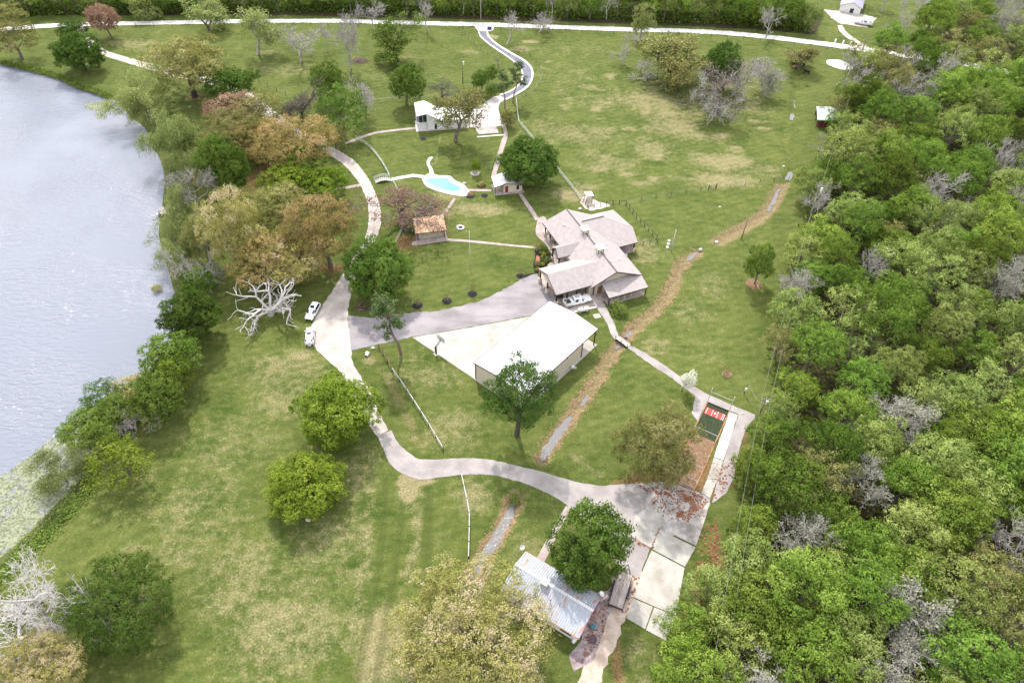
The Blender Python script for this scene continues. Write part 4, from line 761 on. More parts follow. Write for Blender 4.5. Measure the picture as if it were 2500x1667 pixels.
place('small', (1148, 385, 1173, 422), Lf['bright'], 'little conical tree in a stone ring on the pool lawn', base=(1160, 423), var=1)
place('moss', (890, 432, 1116, 530), Lf['pink'], 'pinkish mossy oak leaning over the swimming pool', zcv=(7.0, .28), base=(994, 560), wood=bark, var=2, maxlean=30)
place('dead', (1206, 124, 1228, 150), None, 'small dead stub of a tree beside the winding drive', base=(1216, 164), wood=bark, var=1)
place('bare', (1218, 22, 1290, 88), None, 'bare forked white tree right of the drive mouth', base=(1238, 108), wood=bark_p, var=3)
place('bare_wide', (1302, 22, 1368, 68), None, 'bare white oak at the far road right of the drive mouth', base=(1316, 80), wood=bark_p, var=0)
place('med_open', (1538, 8, 1602, 92), Lf['pale'], 'slim yellow-green tree at the far road', base=(1563, 97), var=2)
place('bare', (1498, 78, 1562, 132), None, 'bare white tree left of the olive oak in the right paddock', base=(1523, 158), wood=bark_p, var=0)
place('bare_wide', (1532, 138, 1602, 188), None, 'small bare grey tree in front of the olive oak', base=(1575, 198), wood=bark_g, var=1)
place('sparse', (1568, 88, 1718, 184), Lf['olive'], 'wide olive oak with dark limbs in the right paddock', base=(1642, 192), wood=bark_d, var=1)
place('med', (1714, 102, 1814, 204), Lf['dark'], 'dark green tree behind the dead oak of the paddock', base=(1765, 214), var=1)
place('moss', (1668, 168, 1838, 282), Lf['moss'], 'half-dead mossy oak in the middle of the right paddock', base=(1752, 276), wood=bark, var=1)
place('bare_wide', (1812, 118, 1914, 212), Lf['moss'], 'bare grey-brown oak right of the dark green paddock tree', base=(1790, 232), wood=bark_g, var=0, maxlean=30)
place('sparse', (1918, 102, 2002, 154), Lf['olive'], 'thin yellowish oak where the cattle rest', base=(1948, 168), wood=bark, var=2)
place('sparse', (1595, 128, 1728, 206), Lf['olive'], 'low olive oak overlapping the wide dark-limbed one', wood=bark_d, var=0)
place('cypress', (1690, 196, 1812, 286), Lf['grey'], 'pale grey twiggy tree in front of the half-dead mossy oak', wood=bark_p, var=1)
place('cypress', (1830, 150, 1925, 222), Lf['grey'], 'pale twiggy tree at the right of the paddock clump', wood=bark_p, var=2)
place('bare', (1846, 12, 1912, 78), None, 'bare white tree leaning over the far road near its right end', base=(1870, 93), wood=bark_p, var=1)
place('med', (1820, 592, 1893, 692), Lf['mid'], 'pear-shaped green tree in a mulch ring on the right lawn', base=(1842, 694), var=0)
place('small', (1661, 903, 1703, 948), Lf['white'], 'small white-blossomed tree at the bend of the cage path', base=(1664, 954), var=1)
for (x, y, t, lb) in ((1019, 746, 727, 'sapling in the dark mulch ring nearest the pine'), (1091, 735, 712, 'sapling in the middle of three mulch rings along the drive'), (1153, 718, 690, 'sapling in the mulch ring nearest the house'), (1271, 673, 654, 'sapling at the end of the mulch strip by the house'), (1775, 913, 890, 'twiggy sapling on the right lawn near the batting cage')):
    place('sapling', (x - 11, t, x + 11, y - 6), Lf['olive'], lb, base=(x, y), wood=bark, cat='sapling', name='sapling')
for (x, y, lb, lf, w_) in ((1175, 452, 'small reddish brown shrub in the mulch ring beside the pool house', 'orange', 9), (1148, 477, 'brown shrub in the mulch ring at the tip of the pool deck', 'pink', 8), (1508, 762, 'low green bush on the bank between house path and ditch', 'bush', 24), (1258, 1222, 'clump of green water weeds in the lower ditch', 'bush', 15), (383, 705, 'small leafy branch sticking out of the pond', 'yellow', 12)):
    place('small', (x - w_, y - w_ * .9, x + w_, y + w_ * .5), Lf[lf], lb, base=(x, y), cat='bush', name='bush')

# the wood on the right: single trees ---------------------------------
GR = 'trees of the wood on the right'
KINDS_F = (('wood', 'for_a', 'leafy green tree'), ('wood', 'for_b', 'pale green tree'), ('wood', 'for_c', 'dark green tree'), ('wood_open', 'for_b', 'thin light green tree'), ('bare', None, 'bare grey tree'), ('wood_open', 'olive', 'olive brown tree'), ('cypress', 'grey', 'pale grey twiggy tree'))
def wood_label(look, x, y, ed):
    p = Pj([x, y, 7]); q = p[1]
    lev = 'level with the cattle pond' if q < 215 else 'level with the green shed' if q < 345 else 'level with the pool' if q < 500 else 'level with the house' if q < 690 else 'level with the barn' if q < 880 else 'level with the cage' if q < 1080 else 'by the littered path' if q < 1230 else 'by the concrete pad' if q < 1430 else 'at the photo bottom'
    where = 'at the lawn edge' if ed < 5.5 else 'at the right edge' if p[0] > 2370 else 'just inside the wood' if ed < 17 else 'deep in the wood'
    return '%s %s, %s' % (look, where, lev)
prng = random.Random(5); pts = []
view = lambda q: Pj(q)
def forest_ok(x, y):
    return inside(np.array([x]), np.array([y]), forest_w)[0]
farroad = np.array(smooth_line(wl([(1981, 104), (2113, 121), (2200, 134), (2300, 148), (2400, 166), (2560, 198), (2800, 260)]), 3))
k = 0
while k < 26000:
    k += 1; x, y = prng.uniform(20, 235), prng.uniform(24, 300)
    px = Pj([x, y, 8])
    if px[0] > 2570 or px[1] < -45 or px[1] > 1760 or not forest_ok(x, y): continue
    if seg_dist(np.array([x]), np.array([y]), farroad)[0] < 5.5: continue
    dmin = 6.4 + 3.0 * max(0, y - 60) / 200
    if any((x - a) ** 2 + (y - b) ** 2 < (dmin * (.85 + .15 * c)) ** 2 for a, b, c in pts): continue
    pts.append((x, y, prng.random()))
pts.sort(key=lambda t: t[1])
edge_d = seg_dist(np.array([p[0] for p in pts]), np.array([p[1] for p in pts]), _fe)
def wood_tree(x, y, R, Cv, zc, key, lf, label, group, wood, pr):
    v = LIB[key][pr.randrange(len(LIB[key]))]; o = thing('tree', label, 'tree', (x, y, 0), pr.uniform(0, 6.28), group)
    if v['kind'] == 'round':
        inst('trunk', v['trunk'], o, scale=(R / v['R'], R / v['R'], zc / v['zc']), m=wood); inst('crown', v['crown'], o, (0, 0, zc), (R / v['R'], R / v['R'], Cv / v['C']), m=lf)
    else:
        sc = (R / v['R'], R / v['R'], (zc + Cv) / v['h']); inst('trunk', v['trunk'], o, scale=sc, m=wood)
        if v.get('twigs'): inst('branches', v['twigs'], o, scale=sc, m=wood)['kind'] = 'stuff'
        if v.get('crown') and lf: inst('crown', v['crown'], o, scale=sc, m=lf)
    return o
for (x, y, u), ed in zip(pts, edge_d):
    r = prng.random(); ki = 0 if r < .35 else 1 if r < .50 else 2 if r < .61 else 3 if r < .75 else 5 if r < .83 else 6 if r < .91 else 4
    if ki in (4, 6) and (ed < 9 and y < 85): ki = 0
    key, lf, lb = KINDS_F[ki]; R = prng.uniform(4.2, 6.2) * (.82 if ed < 4 else 1) * (1 + .12 * max(0, y - 100) / 150); Cv = R * prng.uniform(.72, .98); zc = Cv + prng.uniform(1.5, 4.2)
    if ed < 5: zc = Cv + prng.uniform(.2, 1.4)
    if ki == 4: R *= .85; Cv *= 1.25; zc *= 1.1
    wood_tree(x, y, R, Cv, zc, key, LM[lf] if lf else None, wood_label(lb, x, y, ed), GR, bark_p if ki in (4, 6) else bark, prng)
# the tree line beyond the far road
GR2 = 'tree line beyond the far gravel road'
prng = random.Random(9); pts2 = []
ln_far = [(-120, 66), (75, 44), (250, 38), (443, 36), (640, 34), (840, 34), (1000, 38), (1169, 43), (1330, 47), (1544, 54), (1670, 60), (1780, 64), (1874, 72), (1985, 84)]
ft = np.array(smooth_line(wl(ln_far), 4)); cum = np.r_[0, np.cumsum(np.linalg.norm(np.diff(ft, axis=0), axis=1))]
for row in range(2):
    t = prng.uniform(0, 5)
    while t < cum[-1]:
        p = np.array([np.interp(t, cum, ft[:, 0]), np.interp(t, cum, ft[:, 1])]); t += prng.uniform(5.0, 8.0) * (1 + .12 * row)
        y = p[1] + 2.5 + row * 7 + prng.uniform(-1.5, 2.5); x = p[0] + prng.uniform(-1, 1)
        if row == 2 and 75 < x < 135: continue
        r = prng.random(); ki = 0 if r < .40 else 2 if r < .52 else 1 if r < .74 else 3 if r < .86 else 4
        key, lf, _ = KINDS_F[ki]; qx_ = Pj([x, y, 5])[0]; lb = ('leafy green', 'pale green', 'dark green', 'thin light green', 'bare pale')[ki] + ' tree across the road, ' + ('front row, ' if row == 0 else 'second row, ') + ('above the pond corner' if qx_ < 240 else 'left of mossy oak' if qx_ < 440 else 'behind mossy oak' if qx_ < 600 else 'above bare trees' if qx_ < 860 else 'left of drive mouth' if qx_ < 1150 else 'right of drive mouth' if qx_ < 1400 else 'above right paddock' if qx_ < 1750 else 'by the far building')
        R = prng.uniform(4.0, 6.0); Cv = R * prng.uniform(.8, 1.15); zc = Cv + (prng.uniform(.2, 1.8) if row == 0 else prng.uniform(1, 4))
        if ki == 4: R *= .8; Cv *= 1.3; zc *= 1.1
        wood_tree(x, y, R, Cv, zc, key, LM[lf] if lf else None, lb, GR2, bark_p if ki == 4 else bark, prng)
# scattered trees round the far building
for x, y, R, ki, lb in ((128, 276, 5, 4, 'bare grey tree hiding the far white building'), (134, 270, 5.5, 3, 'loose tree right of the far white building'), (97, 268, 5, 1, 'pale tree left of the far building lawn'), (92, 280, 6, 0, 'green tree behind the far building lawn')):
    q = G(1250, 0); wood_tree(x * S, y * S, R, R * .9, R * 1.2, KINDS_F[ki][0], LM[KINDS_F[ki][1]] if KINDS_F[ki][1] else None, lb, None, bark_g, prng)

by_label = {}
for o in C.objects:
    if o.get('group') in (GR, GR2): by_label.setdefault(o['label'], []).append(o)
ORD = {2: ('left of two', 'right of two'), 3: ('left of three', 'middle of three', 'right of three')}
for lb, os_ in by_label.items():
    os_.sort(key=lambda o: Pj([o.location.x, o.location.y, 7])[0])
    for i, o in enumerate(os_):
        if len(os_) in ORD: o['label'] = lb + ', ' + ORD[len(os_)][i]
        elif len(os_) > 3: o['label'] = lb + ', ' + ('first', 'second', 'third', 'fourth', 'fifth', 'sixth', 'seventh', 'eighth', 'ninth', 'tenth')[min(i, 9)] + ' from left'
# undergrowth: leafy masses nobody could count --------------------------
def scatter_leaves(name, P, leaf, lf, label, seed, zmax, wob=.6, aspect=.62):
    rng = np.random.default_rng(seed); N = rng.normal(size=P.shape) * wob + np.array([0, 0, 1.]); me = quads_mesh(name, P, N, leaf * .62 * rng.uniform(.6, 1.4, len(P)), rng.beta(2, 2, len(P)), lf, rng, aspect)
    o = bpy.data.objects.new(name, me); C.objects.link(o); return tag(o, label, 'undergrowth', kind='stuff')
rng = np.random.default_rng(3); n_ = 60000
fx, fy = rng.uniform(15, 240, n_ * 3), rng.uniform(22, 300, n_ * 3); ok = inside(fx, fy, forest_w); fx, fy = fx[ok][:n_], fy[ok][:n_]
okr = seg_dist(fx, fy, farroad) > 4.2; fx, fy = fx[okr], fy[okr]
fz = np.abs(rng.normal(0, 1, len(fx))) * 1.0 * (0.4 + (np.sin(fx * .5) * np.cos(fy * .43) + 1) * .7)
scatter_leaves('undergrowth', np.stack([fx, fy, fz], 1), .62, LM['for_c'], 'tangled dark undergrowth beneath the wood on the right', 4, 3)
t = rng.uniform(0, cum[-1], 26000); fx = np.interp(t, cum, ft[:, 0]) + rng.normal(0, .5, len(t)); fy = np.interp(t, cum, ft[:, 1]) + 1 + rng.random(len(t)) ** 1.3 * 16; fz = rng.random(len(t)) ** 1.4 * 4.2 * (.4 + .6 * np.sin(t * .31) ** 2)
ok = ~((fx > 108) & (fy > 262)); scatter_leaves('undergrowth', np.stack([fx, fy, fz], 1)[ok], .7, LM['for_c'], 'shrubby undergrowth along the far road tree line', 6, 3)
# leafy bank along the pond
pl = np.array(smooth_line(wl([(0, 152), (60, 166), (100, 176), (150, 190), (190, 210), (225, 221), (270, 238)]), 4)); pl2 = np.array(smooth_line(wl([(470, 740), (478, 780), (462, 832), (425, 890), (382, 950), (330, 1020), (285, 1095), (232, 1180), (180, 1240), (90, 1335), (20, 1395), (-40, 1450)]), 4))
def along(pl, k, w0, w1, hgt, rng):
    c = np.r_[0, np.cumsum(np.linalg.norm(np.diff(pl, axis=0), axis=1))]; t = rng.uniform(0, c[-1], k); d = np.stack([np.interp(t, c, np.gradient(pl[:, 0])), np.interp(t, c, np.gradient(pl[:, 1]))], 1); d /= np.linalg.norm(d, axis=1, keepdims=True)
    o = rng.uniform(w0, w1, k); x = np.interp(t, c, pl[:, 0]) - d[:, 1] * o; y = np.interp(t, c, pl[:, 1]) + d[:, 0] * o
    return np.stack([x, y, rng.random(k) ** 1.5 * hgt * (.5 + .5 * np.sin(t * .7) ** 2)], 1)
scatter_leaves('bank_plants', along(pl, 7000, -1.2, 1.2, .8, rng), .3, LM['bush'], 'low green plants along the upper pond bank', 8, 1)
scatter_leaves('bank_plants', np.vstack([along(pl2, 5000, -1.0, .5, .5, rng), along(pl2, 3500, -2.2, 1.0, .4, rng), along(pl2, 3000, -3.4, 1.8, .3, rng)]), .28, LM['bush'], 'dense green weeds along the lower pond bank', 9, 1)
# straw along the ditches
def straw_along(pl, k, w, seed):
    r = np.random.default_rng(seed); P = np.concatenate([along(pl, k // 6, -w * q, w * q, .0, r) for q in (.55, .7, .8, .9, 1.0, 1.15)]); d = np.abs(seg_dist(P[:, 0], P[:, 1], pl)); ok_ = (d > .5) & (r.random(len(P)) < np.clip(.25 + .9 * np.sin(P[:, 0] * 1.3 + 2 * np.sin(P[:, 1] * .9)) * np.cos(P[:, 1] * 1.1 + P[:, 0] * .4), .12, 1)); P = P[ok_]; d = d[ok_]
    return np.stack([P[:, 0], P[:, 1], -.5 * (1 - sst(.3, 2.3, d)) + .03 + r.random(len(P)) * .05], 1)
ST = np.vstack([straw_along(ds_w, 24000, 1.9, 1), straw_along(np.array(smooth_line(wl(DITCH_N[10:]), 4)), 9000, 2.2, 2), straw_along(dl_w, 6000, 1.8, 3), straw_along(sw_w, 1500, 1.2, 4)])
scatter_leaves('straw', ST, .42, LM['straw'], 'matted yellow straw lining the drainage ditches', 10, 1, .14, .13)
# lily pads
rng = np.random.default_rng(21); lily_poly = wl([(450, 805), (395, 868), (330, 910), (255, 970), (170, 1030), (70, 1110), (-20, 1170), (-90, 1240), (-60, 1425), (0, 1372), (57, 1325), (154, 1225), (205, 1172), (258, 1085), (300, 1010), (352, 945)])
bb0, bb1 = lily_poly.min(0), lily_poly.max(0); n_ = 90000; qx, qy = rng.uniform(bb0[0], bb1[0], n_), rng.uniform(bb0[1], bb1[1], n_); ok = inside(qx, qy, lily_poly); qx, qy = qx[ok], qy[ok]
shore = np.array(smooth_line(wl([(450, 780), (395, 885), (300, 1010), (205, 1172), (154, 1225), (57, 1325), (0, 1372), (-60, 1425)]), 4)); ds = seg_dist(qx, qy, shore)
wgt = np.clip(1.25 - ds / (11 + 13 * sst(80, 45, qy)), .0, 1) * (0.35 + .9 * sst(95, 60, qy)) * np.clip(.55 + .7 * np.sin(qx * .9 + np.sin(qy * .6) * 2) * np.cos(qy * .8), .25, 1)
ok = rng.random(len(qx)) < wgt * .6; qx, qy = qx[ok], qy[ok]
p2 = wl([(210, 248), (240, 244), (265, 250), (262, 262), (235, 268), (205, 262)]); ex, ey = rng.uniform(p2[:, 0].min(), p2[:, 0].max(), 900), rng.uniform(p2[:, 1].min(), p2[:, 1].max(), 900); ok = inside(ex, ey, p2)
qx, qy = np.r_[qx, ex[ok]], np.r_[qy, ey[ok]]; k_ = len(qx); an = np.arange(6) * np.pi / 3; rr = rng.uniform(.10, .26, k_)
v_ = np.stack([qx[:, None] + rr[:, None] * np.cos(an + .3), qy[:, None] + rr[:, None] * np.sin(an + .3), np.broadcast_to((WATER_Z + .015 + rng.random(k_) * .012)[:, None], (k_, 6))], -1).reshape(-1, 3)
me = bpy.data.meshes.new('lily_pads'); np_mesh(me, v_, np.arange(6 * k_).reshape(-1, 6)); at = me.attributes.new('t', 'FLOAT', 'POINT'); at.data.foreach_set('value', np.repeat(rng.random(k_), 6).astype(np.float32)); me.materials.append(leaf_mat('lily_pad', (0.14, 0.16, 0.095), (0.29, 0.31, 0.205), trans=.05))
o = bpy.data.objects.new('lily_pads', me); C.objects.link(o); tag(o, 'pale green lily pads crowding the lower pond shore', 'lily pads', kind='stuff')

# fallen leaves on the pad and paths
rng = np.random.default_rng(31); LP_ = []
for px, k_ in (([(1560, 1185), (1640, 1190), (1715, 1205), (1700, 1225), (1640, 1212), (1580, 1204)], 300), ([(1660, 1215), (1712, 1208), (1728, 1226), (1700, 1255), (1668, 1262), (1685, 1235)], 420), ([(1600, 1200), (1700, 1210), (1720, 1260), (1640, 1275), (1590, 1240)], 260), ([(1650, 1245), (1690, 1252), (1680, 1275), (1655, 1262)], 120), ([(1735, 1130), (1800, 1130), (1790, 1190), (1740, 1220)], 160), ([(1722, 1268), (1745, 1255), (1760, 1330), (1720, 1470), (1640, 1560), (1628, 1560), (1690, 1420), (1702, 1335)], 1000), ([(1440, 1470), (1490, 1460), (1470, 1560), (1420, 1620)], 260), ([(1500, 1400), (1560, 1410), (1530, 1500), (1490, 1480)], 120), ([(1535, 1308), (1592, 1340), (1588, 1346), (1532, 1314)], 120), ([(1606, 1290), (1612, 1288), (1594, 1340), (1589, 1338)], 90)):
    pw2 = wl(px); a_, b_ = pw2.min(0), pw2.max(0); u_, v_ = rng.uniform(a_[0], b_[0], k_ * 3), rng.uniform(a_[1], b_[1], k_ * 3); ok = inside(u_, v_, pw2); cl = np.sin(u_ * 2.1 + 3 * np.sin(v_ * .8)) * np.cos(v_ * 1.7 + 2 * np.sin(u_ * .6)); ok &= rng.random(len(u_)) < .25 + .75 * np.clip(cl + .2, 0, 1)
    LP_.append(np.stack([u_[ok][:k_], v_[ok][:k_], np.full(min(k_, ok.sum()), .10)], 1))
LM['litter'] = leaf_mat('fallen_leaves', (0.13, 0.062, 0.030), (0.30, 0.155, 0.08), trans=.05)
o = scatter_leaves('fallen_leaves', np.concatenate(LP_), .30, LM['litter'], 'rust-brown fallen leaves drifted over the pad and paths', 33, 1, .15, .7); o['category'] = 'fallen leaves'
# ------------------------------------------------------------------ buildings
shingle = mat('tan_shingles', (0.30, 0.262, 0.252), .95, (0.36, 0.32, 0.31), 1.1, bump=.35, fine=.14, fscale=9)
shingle_o = mat('apricot_shingles', (0.50, 0.33, 0.205), .95, (0.62, 0.44, 0.30), 1.2, bump=.3, fine=.12, fscale=9)
cream = mat('cream_siding', (0.50, 0.44, 0.34), .85, (0.56, 0.50, 0.40), .8, fine=.05, fscale=8)
stone = mat('limestone', (0.50, 0.43, 0.33), .95, (0.66, 0.59, 0.48), 2.5, bump=.5, fine=.15, fscale=9)
timber = mat('dark_timber', (0.022, 0.016, 0.018), .7, (0.05, 0.038, 0.036), 3, fine=.2, fscale=10)
fascia = mat('brown_fascia', (0.10, 0.075, 0.075), .7)
white_m = mat('white_metal', (0.70, 0.70, 0.70), .55, (0.64, 0.64, 0.65), .5, fine=.02, fscale=5, spec=.4)
white_p = mat('white_paint', (0.76, 0.75, 0.73), .7, (0.68, 0.67, 0.65), .7, fine=.04, fscale=6)
maroon = mat('maroon_trim', (0.075, 0.04, 0.045), .6)
glass = mat('dark_glass', (0.015, 0.02, 0.04), .08, spec=.6)
brown_w = mat('brown_wood', (0.16, 0.08, 0.055), .85, (0.26, 0.15, 0.105), 2, fine=.2, fscale=10, stretch=(1, 4, 1))
grey_w = mat('grey_wood', (0.29, 0.24, 0.225), .9, (0.44, 0.39, 0.37), 2, fine=.2, fscale=10)
red_p = mat('dark_red_paint', (0.17, 0.03, 0.035), .7)
rub = mat('black_rubber', (0.012, 0.012, 0.014), .8)
blk = mat('black_metal', (0.012, 0.012, 0.018), .5, spec=.4)
galv = mat('galvanised_steel', (0.42, 0.43, 0.44), .45, (0.50, 0.51, 0.52), 2, metal=.3)
chrome = mat('bright_metal', (0.6, 0.6, 0.62), .25, metal=.9)
def rot_of(a, b): return math.atan2(b[1] - a[1], b[0] - a[0])
def sc(*p): return tuple(q * S for q in p)

# --- the main house, local x along the main ridge, y across it
hp = np.array([11.67 * S, 127.14 * S]); house = thing('ranch_house', 'sprawling ranch house with tan shingled roofs and dark timber porches', 'house', (hp[0], hp[1], 0), math.radians(-65.7))
def rp(*planes, th=.16):
    mb = MB()
    for p in planes: mb.slab([sc(*q) for q in p], th)
    return mb
r_main = rp([(-1.6, -5.6, 3.0), (22.2, -5.6, 3.0), (22.2, 0, 5.6), (-1.2, 0, 5.6)], [(-1.2, 0, 5.6), (22.2, 0, 5.6), (22.2, 6.5, 2.75), (-.6, 6.5, 2.75)]).build('roof', shingle, house)
def cap(a, b, par, m=fascia, w_=.22): return MB().bar(sc(*a), sc(*b), w_, .1).build('ridge_cap', m, par)
cap((-1.1, 0, 5.66), (22.1, 0, 5.66), r_main)
r_w = rp([(3.8, .5, 5.2), (3.8, 6.9, 5.2), (-.5, 12.0, 2.85), (-.5, 5.6, 3.0)][::-1], [(3.8, 6.9, 5.2), (8.2, 12.1, 3.79), (-.5, 12.0, 2.85)][::-1], [(3.8, .5, 5.2), (12.0, 4.6, 2.6), (12.0, 11.3, 2.6), (8.2, 12.1, 3.79), (3.8, 6.9, 5.2)], th=.14).build('roof', shingle, house)
cap((3.8, 1.4, 5.27), (3.8, 6.9, 5.27), r_w)
r_p = rp([(17.1, -13.3, 5.0), (17.1, -.2, 5.0), (13.0, -4.2, 3.3), (13.0, -13.3, 3.3)], [(17.1, -13.3, 5.0), (21.7, -13.3, 3.25), (21.7, -5.3, 3.25), (17.1, -.2, 5.0)], th=.15).build('roof', shingle, house)
r_e = rp([(9.5, -7.6, 4.6), (9.5, -.8, 4.75), (7.5, -5.0, 3.35), (7.5, -7.6, 3.35)], [(9.5, -7.6, 4.6), (11.4, -7.8, 3.35), (11.4, -4.8, 3.35), (9.5, -.8, 4.75)], th=.13).build('roof', shingle, house)
r_l = rp([(21.4, -2.9, 3.05), (25.6, -3.1, 2.35), (25.6, 6.0, 2.35), (21.4, 6.3, 3.05)]).build('roof', shingle, house)
for a, b in (((22.22, -5.6, 2.95), (22.22, 0, 5.55)), ((22.22, 0, 5.55), (22.22, 6.5, 2.7)), ((13.0, -13.32, 3.25), (17.1, -13.32, 4.95)), ((17.1, -13.32, 4.95), (21.7, -13.32, 3.2)), ((21.72, -13.3, 3.18), (21.72, -5.3, 3.18)), ((-1.6, -5.63, 2.95), (7.4, -5.63, 2.95)), ((25.62, -3.1, 2.3), (25.62, 6.0, 2.3)), ((12.03, 4.6, 2.55), (12.03, 11.3, 2.55))):
    MB().bar(sc(*a), sc(*b), .06, .28).build('fascia', fascia, house)
MB().box(*[q * S for q in (-.6, 21.3, -4.3, 5.7, 0, 2.78)]).build('wall', cream, house)
MB().poly([sc(21.31, -4.3, 0), sc(21.31, 5.7, 0), sc(21.31, 5.7, 2.8), sc(21.31, 0, 5.42), sc(21.31, -4.3, 3.3)], [(0, 1, 2, 3, 4)]).build('gable_wall', cream, house)
MB().poly([sc(-.61, -4.3, 0), sc(-.61, 5.7, 0), sc(-.61, 5.7, 2.8), sc(-.61, 0, 5.42), sc(-.61, -4.3, 3.3)], [(4, 3, 2, 1, 0)]).build('gable_wall', cream, house)
MB().box(*[q * S for q in (.6, 8.2, 5.72, 11.2, 0, 2.7)]).build('wall', cream, house)
MB().poly([sc(13.6, -13.1, 3.1), sc(20.9, -13.1, 3.1), sc(17.1, -13.1, 4.82)], [(0, 1, 2)]).build('gable_panel', cream, house)
MB().box(*[q * S for q in (14.2, 21.0, -5.3, -4.31, 0, 3.0)]).build('wall', stone, house)
MB().box(*[q * S for q in (21.2, 21.38, -4.4, -4.2, 0, 3.2)]).build('corner_trim', fascia, house)
def column(x, y, h, base=1.1, w_=.34, br=True):
    c = MB().box(*[q * S for q in (x - w_, x + w_, y - w_, y + w_, 0, base)]).build('column_base', stone, house, bevel=.03)
    m_ = MB().box(*[q * S for q in (x - .13, x + .13, y - .13, y + .13, base, h)])
    if br: m_.bar(sc(x, y - .1, h - .7), sc(x, y - .8, h), .12, .12).bar(sc(x, y + .1, h - .7), sc(x, y + .8, h), .12, .12)
    m_.build('post', timber, c)
for y in (-12.9, -10.5, -8.3, -6.2): column(21.3, y, 3.15)
column(13.5, -12.9, 3.2); column(17.1, -12.9, 4.6, br=False)
for x in (-.6, 1.9, 4.4, 7.0): column(x, -5.2, 2.85, br=False)
for y in (-7.4,): column(11.0, y, 3.2, 1.0, .25); column(7.9, y, 3.2, 1.0, .25)
for y in (6.4, 10.8): column(11.6, y, 2.5, 1.0, .3, br=False)
for y in (-2.9, 5.75): MB().box(*[q * S for q in (25.2, 25.36, y - .08, y + .08, 0, 2.25)]).build('post', timber, house)
for k in range(6):
    y = -2.2 + k * 1.5; MB().box(*[q * S for q in (25.15, 25.25, y - .06, y + .06, 0, 2.2)]).build('rail_post', cream, house)
for z in (.55, 1.15): MB().box(*[q * S for q in (25.16, 25.24, -2.3, 5.4, z - .05, z + .05)]).build('rail', cream, house)
MB().box(*[q * S for q in (21.5, 25.3, -3.0, 5.9, .02, .1)]).build('porch_floor', pink_conc, house)
MB().box(*[q * S for q in (8.3, 11.9, 5.75, 11.1, .02, .12)]).build('porch_floor', pink_conc, house)
for y0, y1, x in ((-3.4, -2.4, 21.33),): MB().box(*[q * S for q in (x, x + .05, y0, y1, 0, 2.05)]).build('door', brown_w, house)
for x in (1, 3.6, 5.6): 
    w_ = MB().box(*[q * S for q in (x, x + 1.2, -4.36, -4.31, .9, 2.2)]).build('window', glass, house); MB().box(*[q * S for q in (x - .08, x + 1.28, -4.35, -4.31, .78, .9)]).build('sill', white_p, w_)
for x in (10.2, 12.4):
    MB().box(*[q * S for q in (x, x + 1.4, -4.36, -4.31, .1, 2.3)]).build('window', glass, house)
for x in (7.8, 14.7):                                           # two boxed chimneys astride the ridge
    ch = MB().box(*[q * S for q in (x - .62, x + .62, -.62, .62, 4.7, 6.45)]).build('chimney', cream, house)
    MB().box(*[q * S for q in (x - .85, x + .85, -.85, .85, 6.45, 6.6)]).build('chimney_cap', white_m, ch, bevel=.03)
    for y in (-.64, .56): MB().box(*[q * S for q in (x + .56, x + .66, y, y + .1, 4.8, 6.45)]).build('corner_trim', maroon, ch)
for x, y in ((2.6, -2.6), (3.0, -2.4), (9.6, 1.6), (14.0, 2.2), (18.6, .5), (12, 3.3), (17.5, 3.2)):
    z = 5.6 - abs(y) * (.464 if y < 0 else .438); v = MB().tube(sc(x, y, z - .1), sc(x, y, z + .35), .09, n=8).build('roof_vent', white_m, house); MB().lathe([(.16, 0), (.16, .08), (.02, .14)], sc(x, y, z + .33), 10).build('vent_cap', white_m, v)
d_ = MB().lathe([(0, .0), (.28, .06), (.38, .16)], (0, 0, 0), 14).build('dish', galv, house, True); d_.location = sc(15.6, 6.3, 3.2); d_.rotation_euler = (1.0, .2, .4)
MB().tube(sc(15.6, 6.3, 2.7), sc(15.6, 6.3, 3.2), .03).build('dish_mast', galv, house)
bl = MB().box(*[q * S for q in (-1.9, -1.2, -5.0, -3.6, 0, .75)]).build('air_conditioner', white_p); bl.location = house.location; bl.rotation_euler = house.rotation_euler; tag(bl, 'white air conditioner box at the far corner of the ranch house', 'air conditioner')

# --- the white metal barn
bo = np.array([-6.4, 82.0]) * S; ba = math.atan2(.777, .63); barn = thing('metal_barn', 'big barn with bright white metal roof and cream metal walls', 'barn', (bo[0], bo[1], 0), ba)
LX, LY, EZ = 21.4 * S, 11.3 * S, 4.3 * S                     # local x along the eaves, local y to the left: the barn lies at y < 0
RZ = 5.0 * S
def roof_panel_mesh(w_, ln, rise, m, ribs=3, rh=.04, th=.03):
    """ribbed metal sheet, w_ wide (x) and running down ln (y) with fall rise"""
    mb = MB(); prof = []
    for k in range(ribs):
        c = w_ * (k + .5) / ribs; prof += [(c - .09, 0), (c - .05, rh), (c + .05, rh), (c + .09, 0)]
    prof = [(0, 0)] + prof + [(w_, 0)]; n = len(prof); v = [(x, 0, z) for x, z in prof] + [(x, -ln, z - rise) for x, z in prof]; v += [(x, y, z - th) for x, y, z in v]
    f = [(i, n + i, n + i + 1, i + 1) for i in range(n - 1)]; f += [(2 * n + i, 2 * n + i + 1, 3 * n + i + 1, 3 * n + i) for i in range(n - 1)] + [(n + i, 3 * n + i, 3 * n + i + 1, n + i + 1) for i in range(n - 1)]
    mb.poly(v, f); return mb.mesh('roof_panel', m)
npn = 18; pw_ = (LX + .5) / npn; half = LY / 2 + .15
pm = roof_panel_mesh(pw_, half, RZ - EZ, white_m, 3, .035)
for k in range(npn):
    inst('roof_panel', pm, barn, (-.25 + k * pw_, -LY / 2, RZ + .05)); inst('roof_panel', pm, barn, (-.25 + (k + 1) * pw_, -LY / 2, RZ + .05), rot=(0, 0, math.pi))
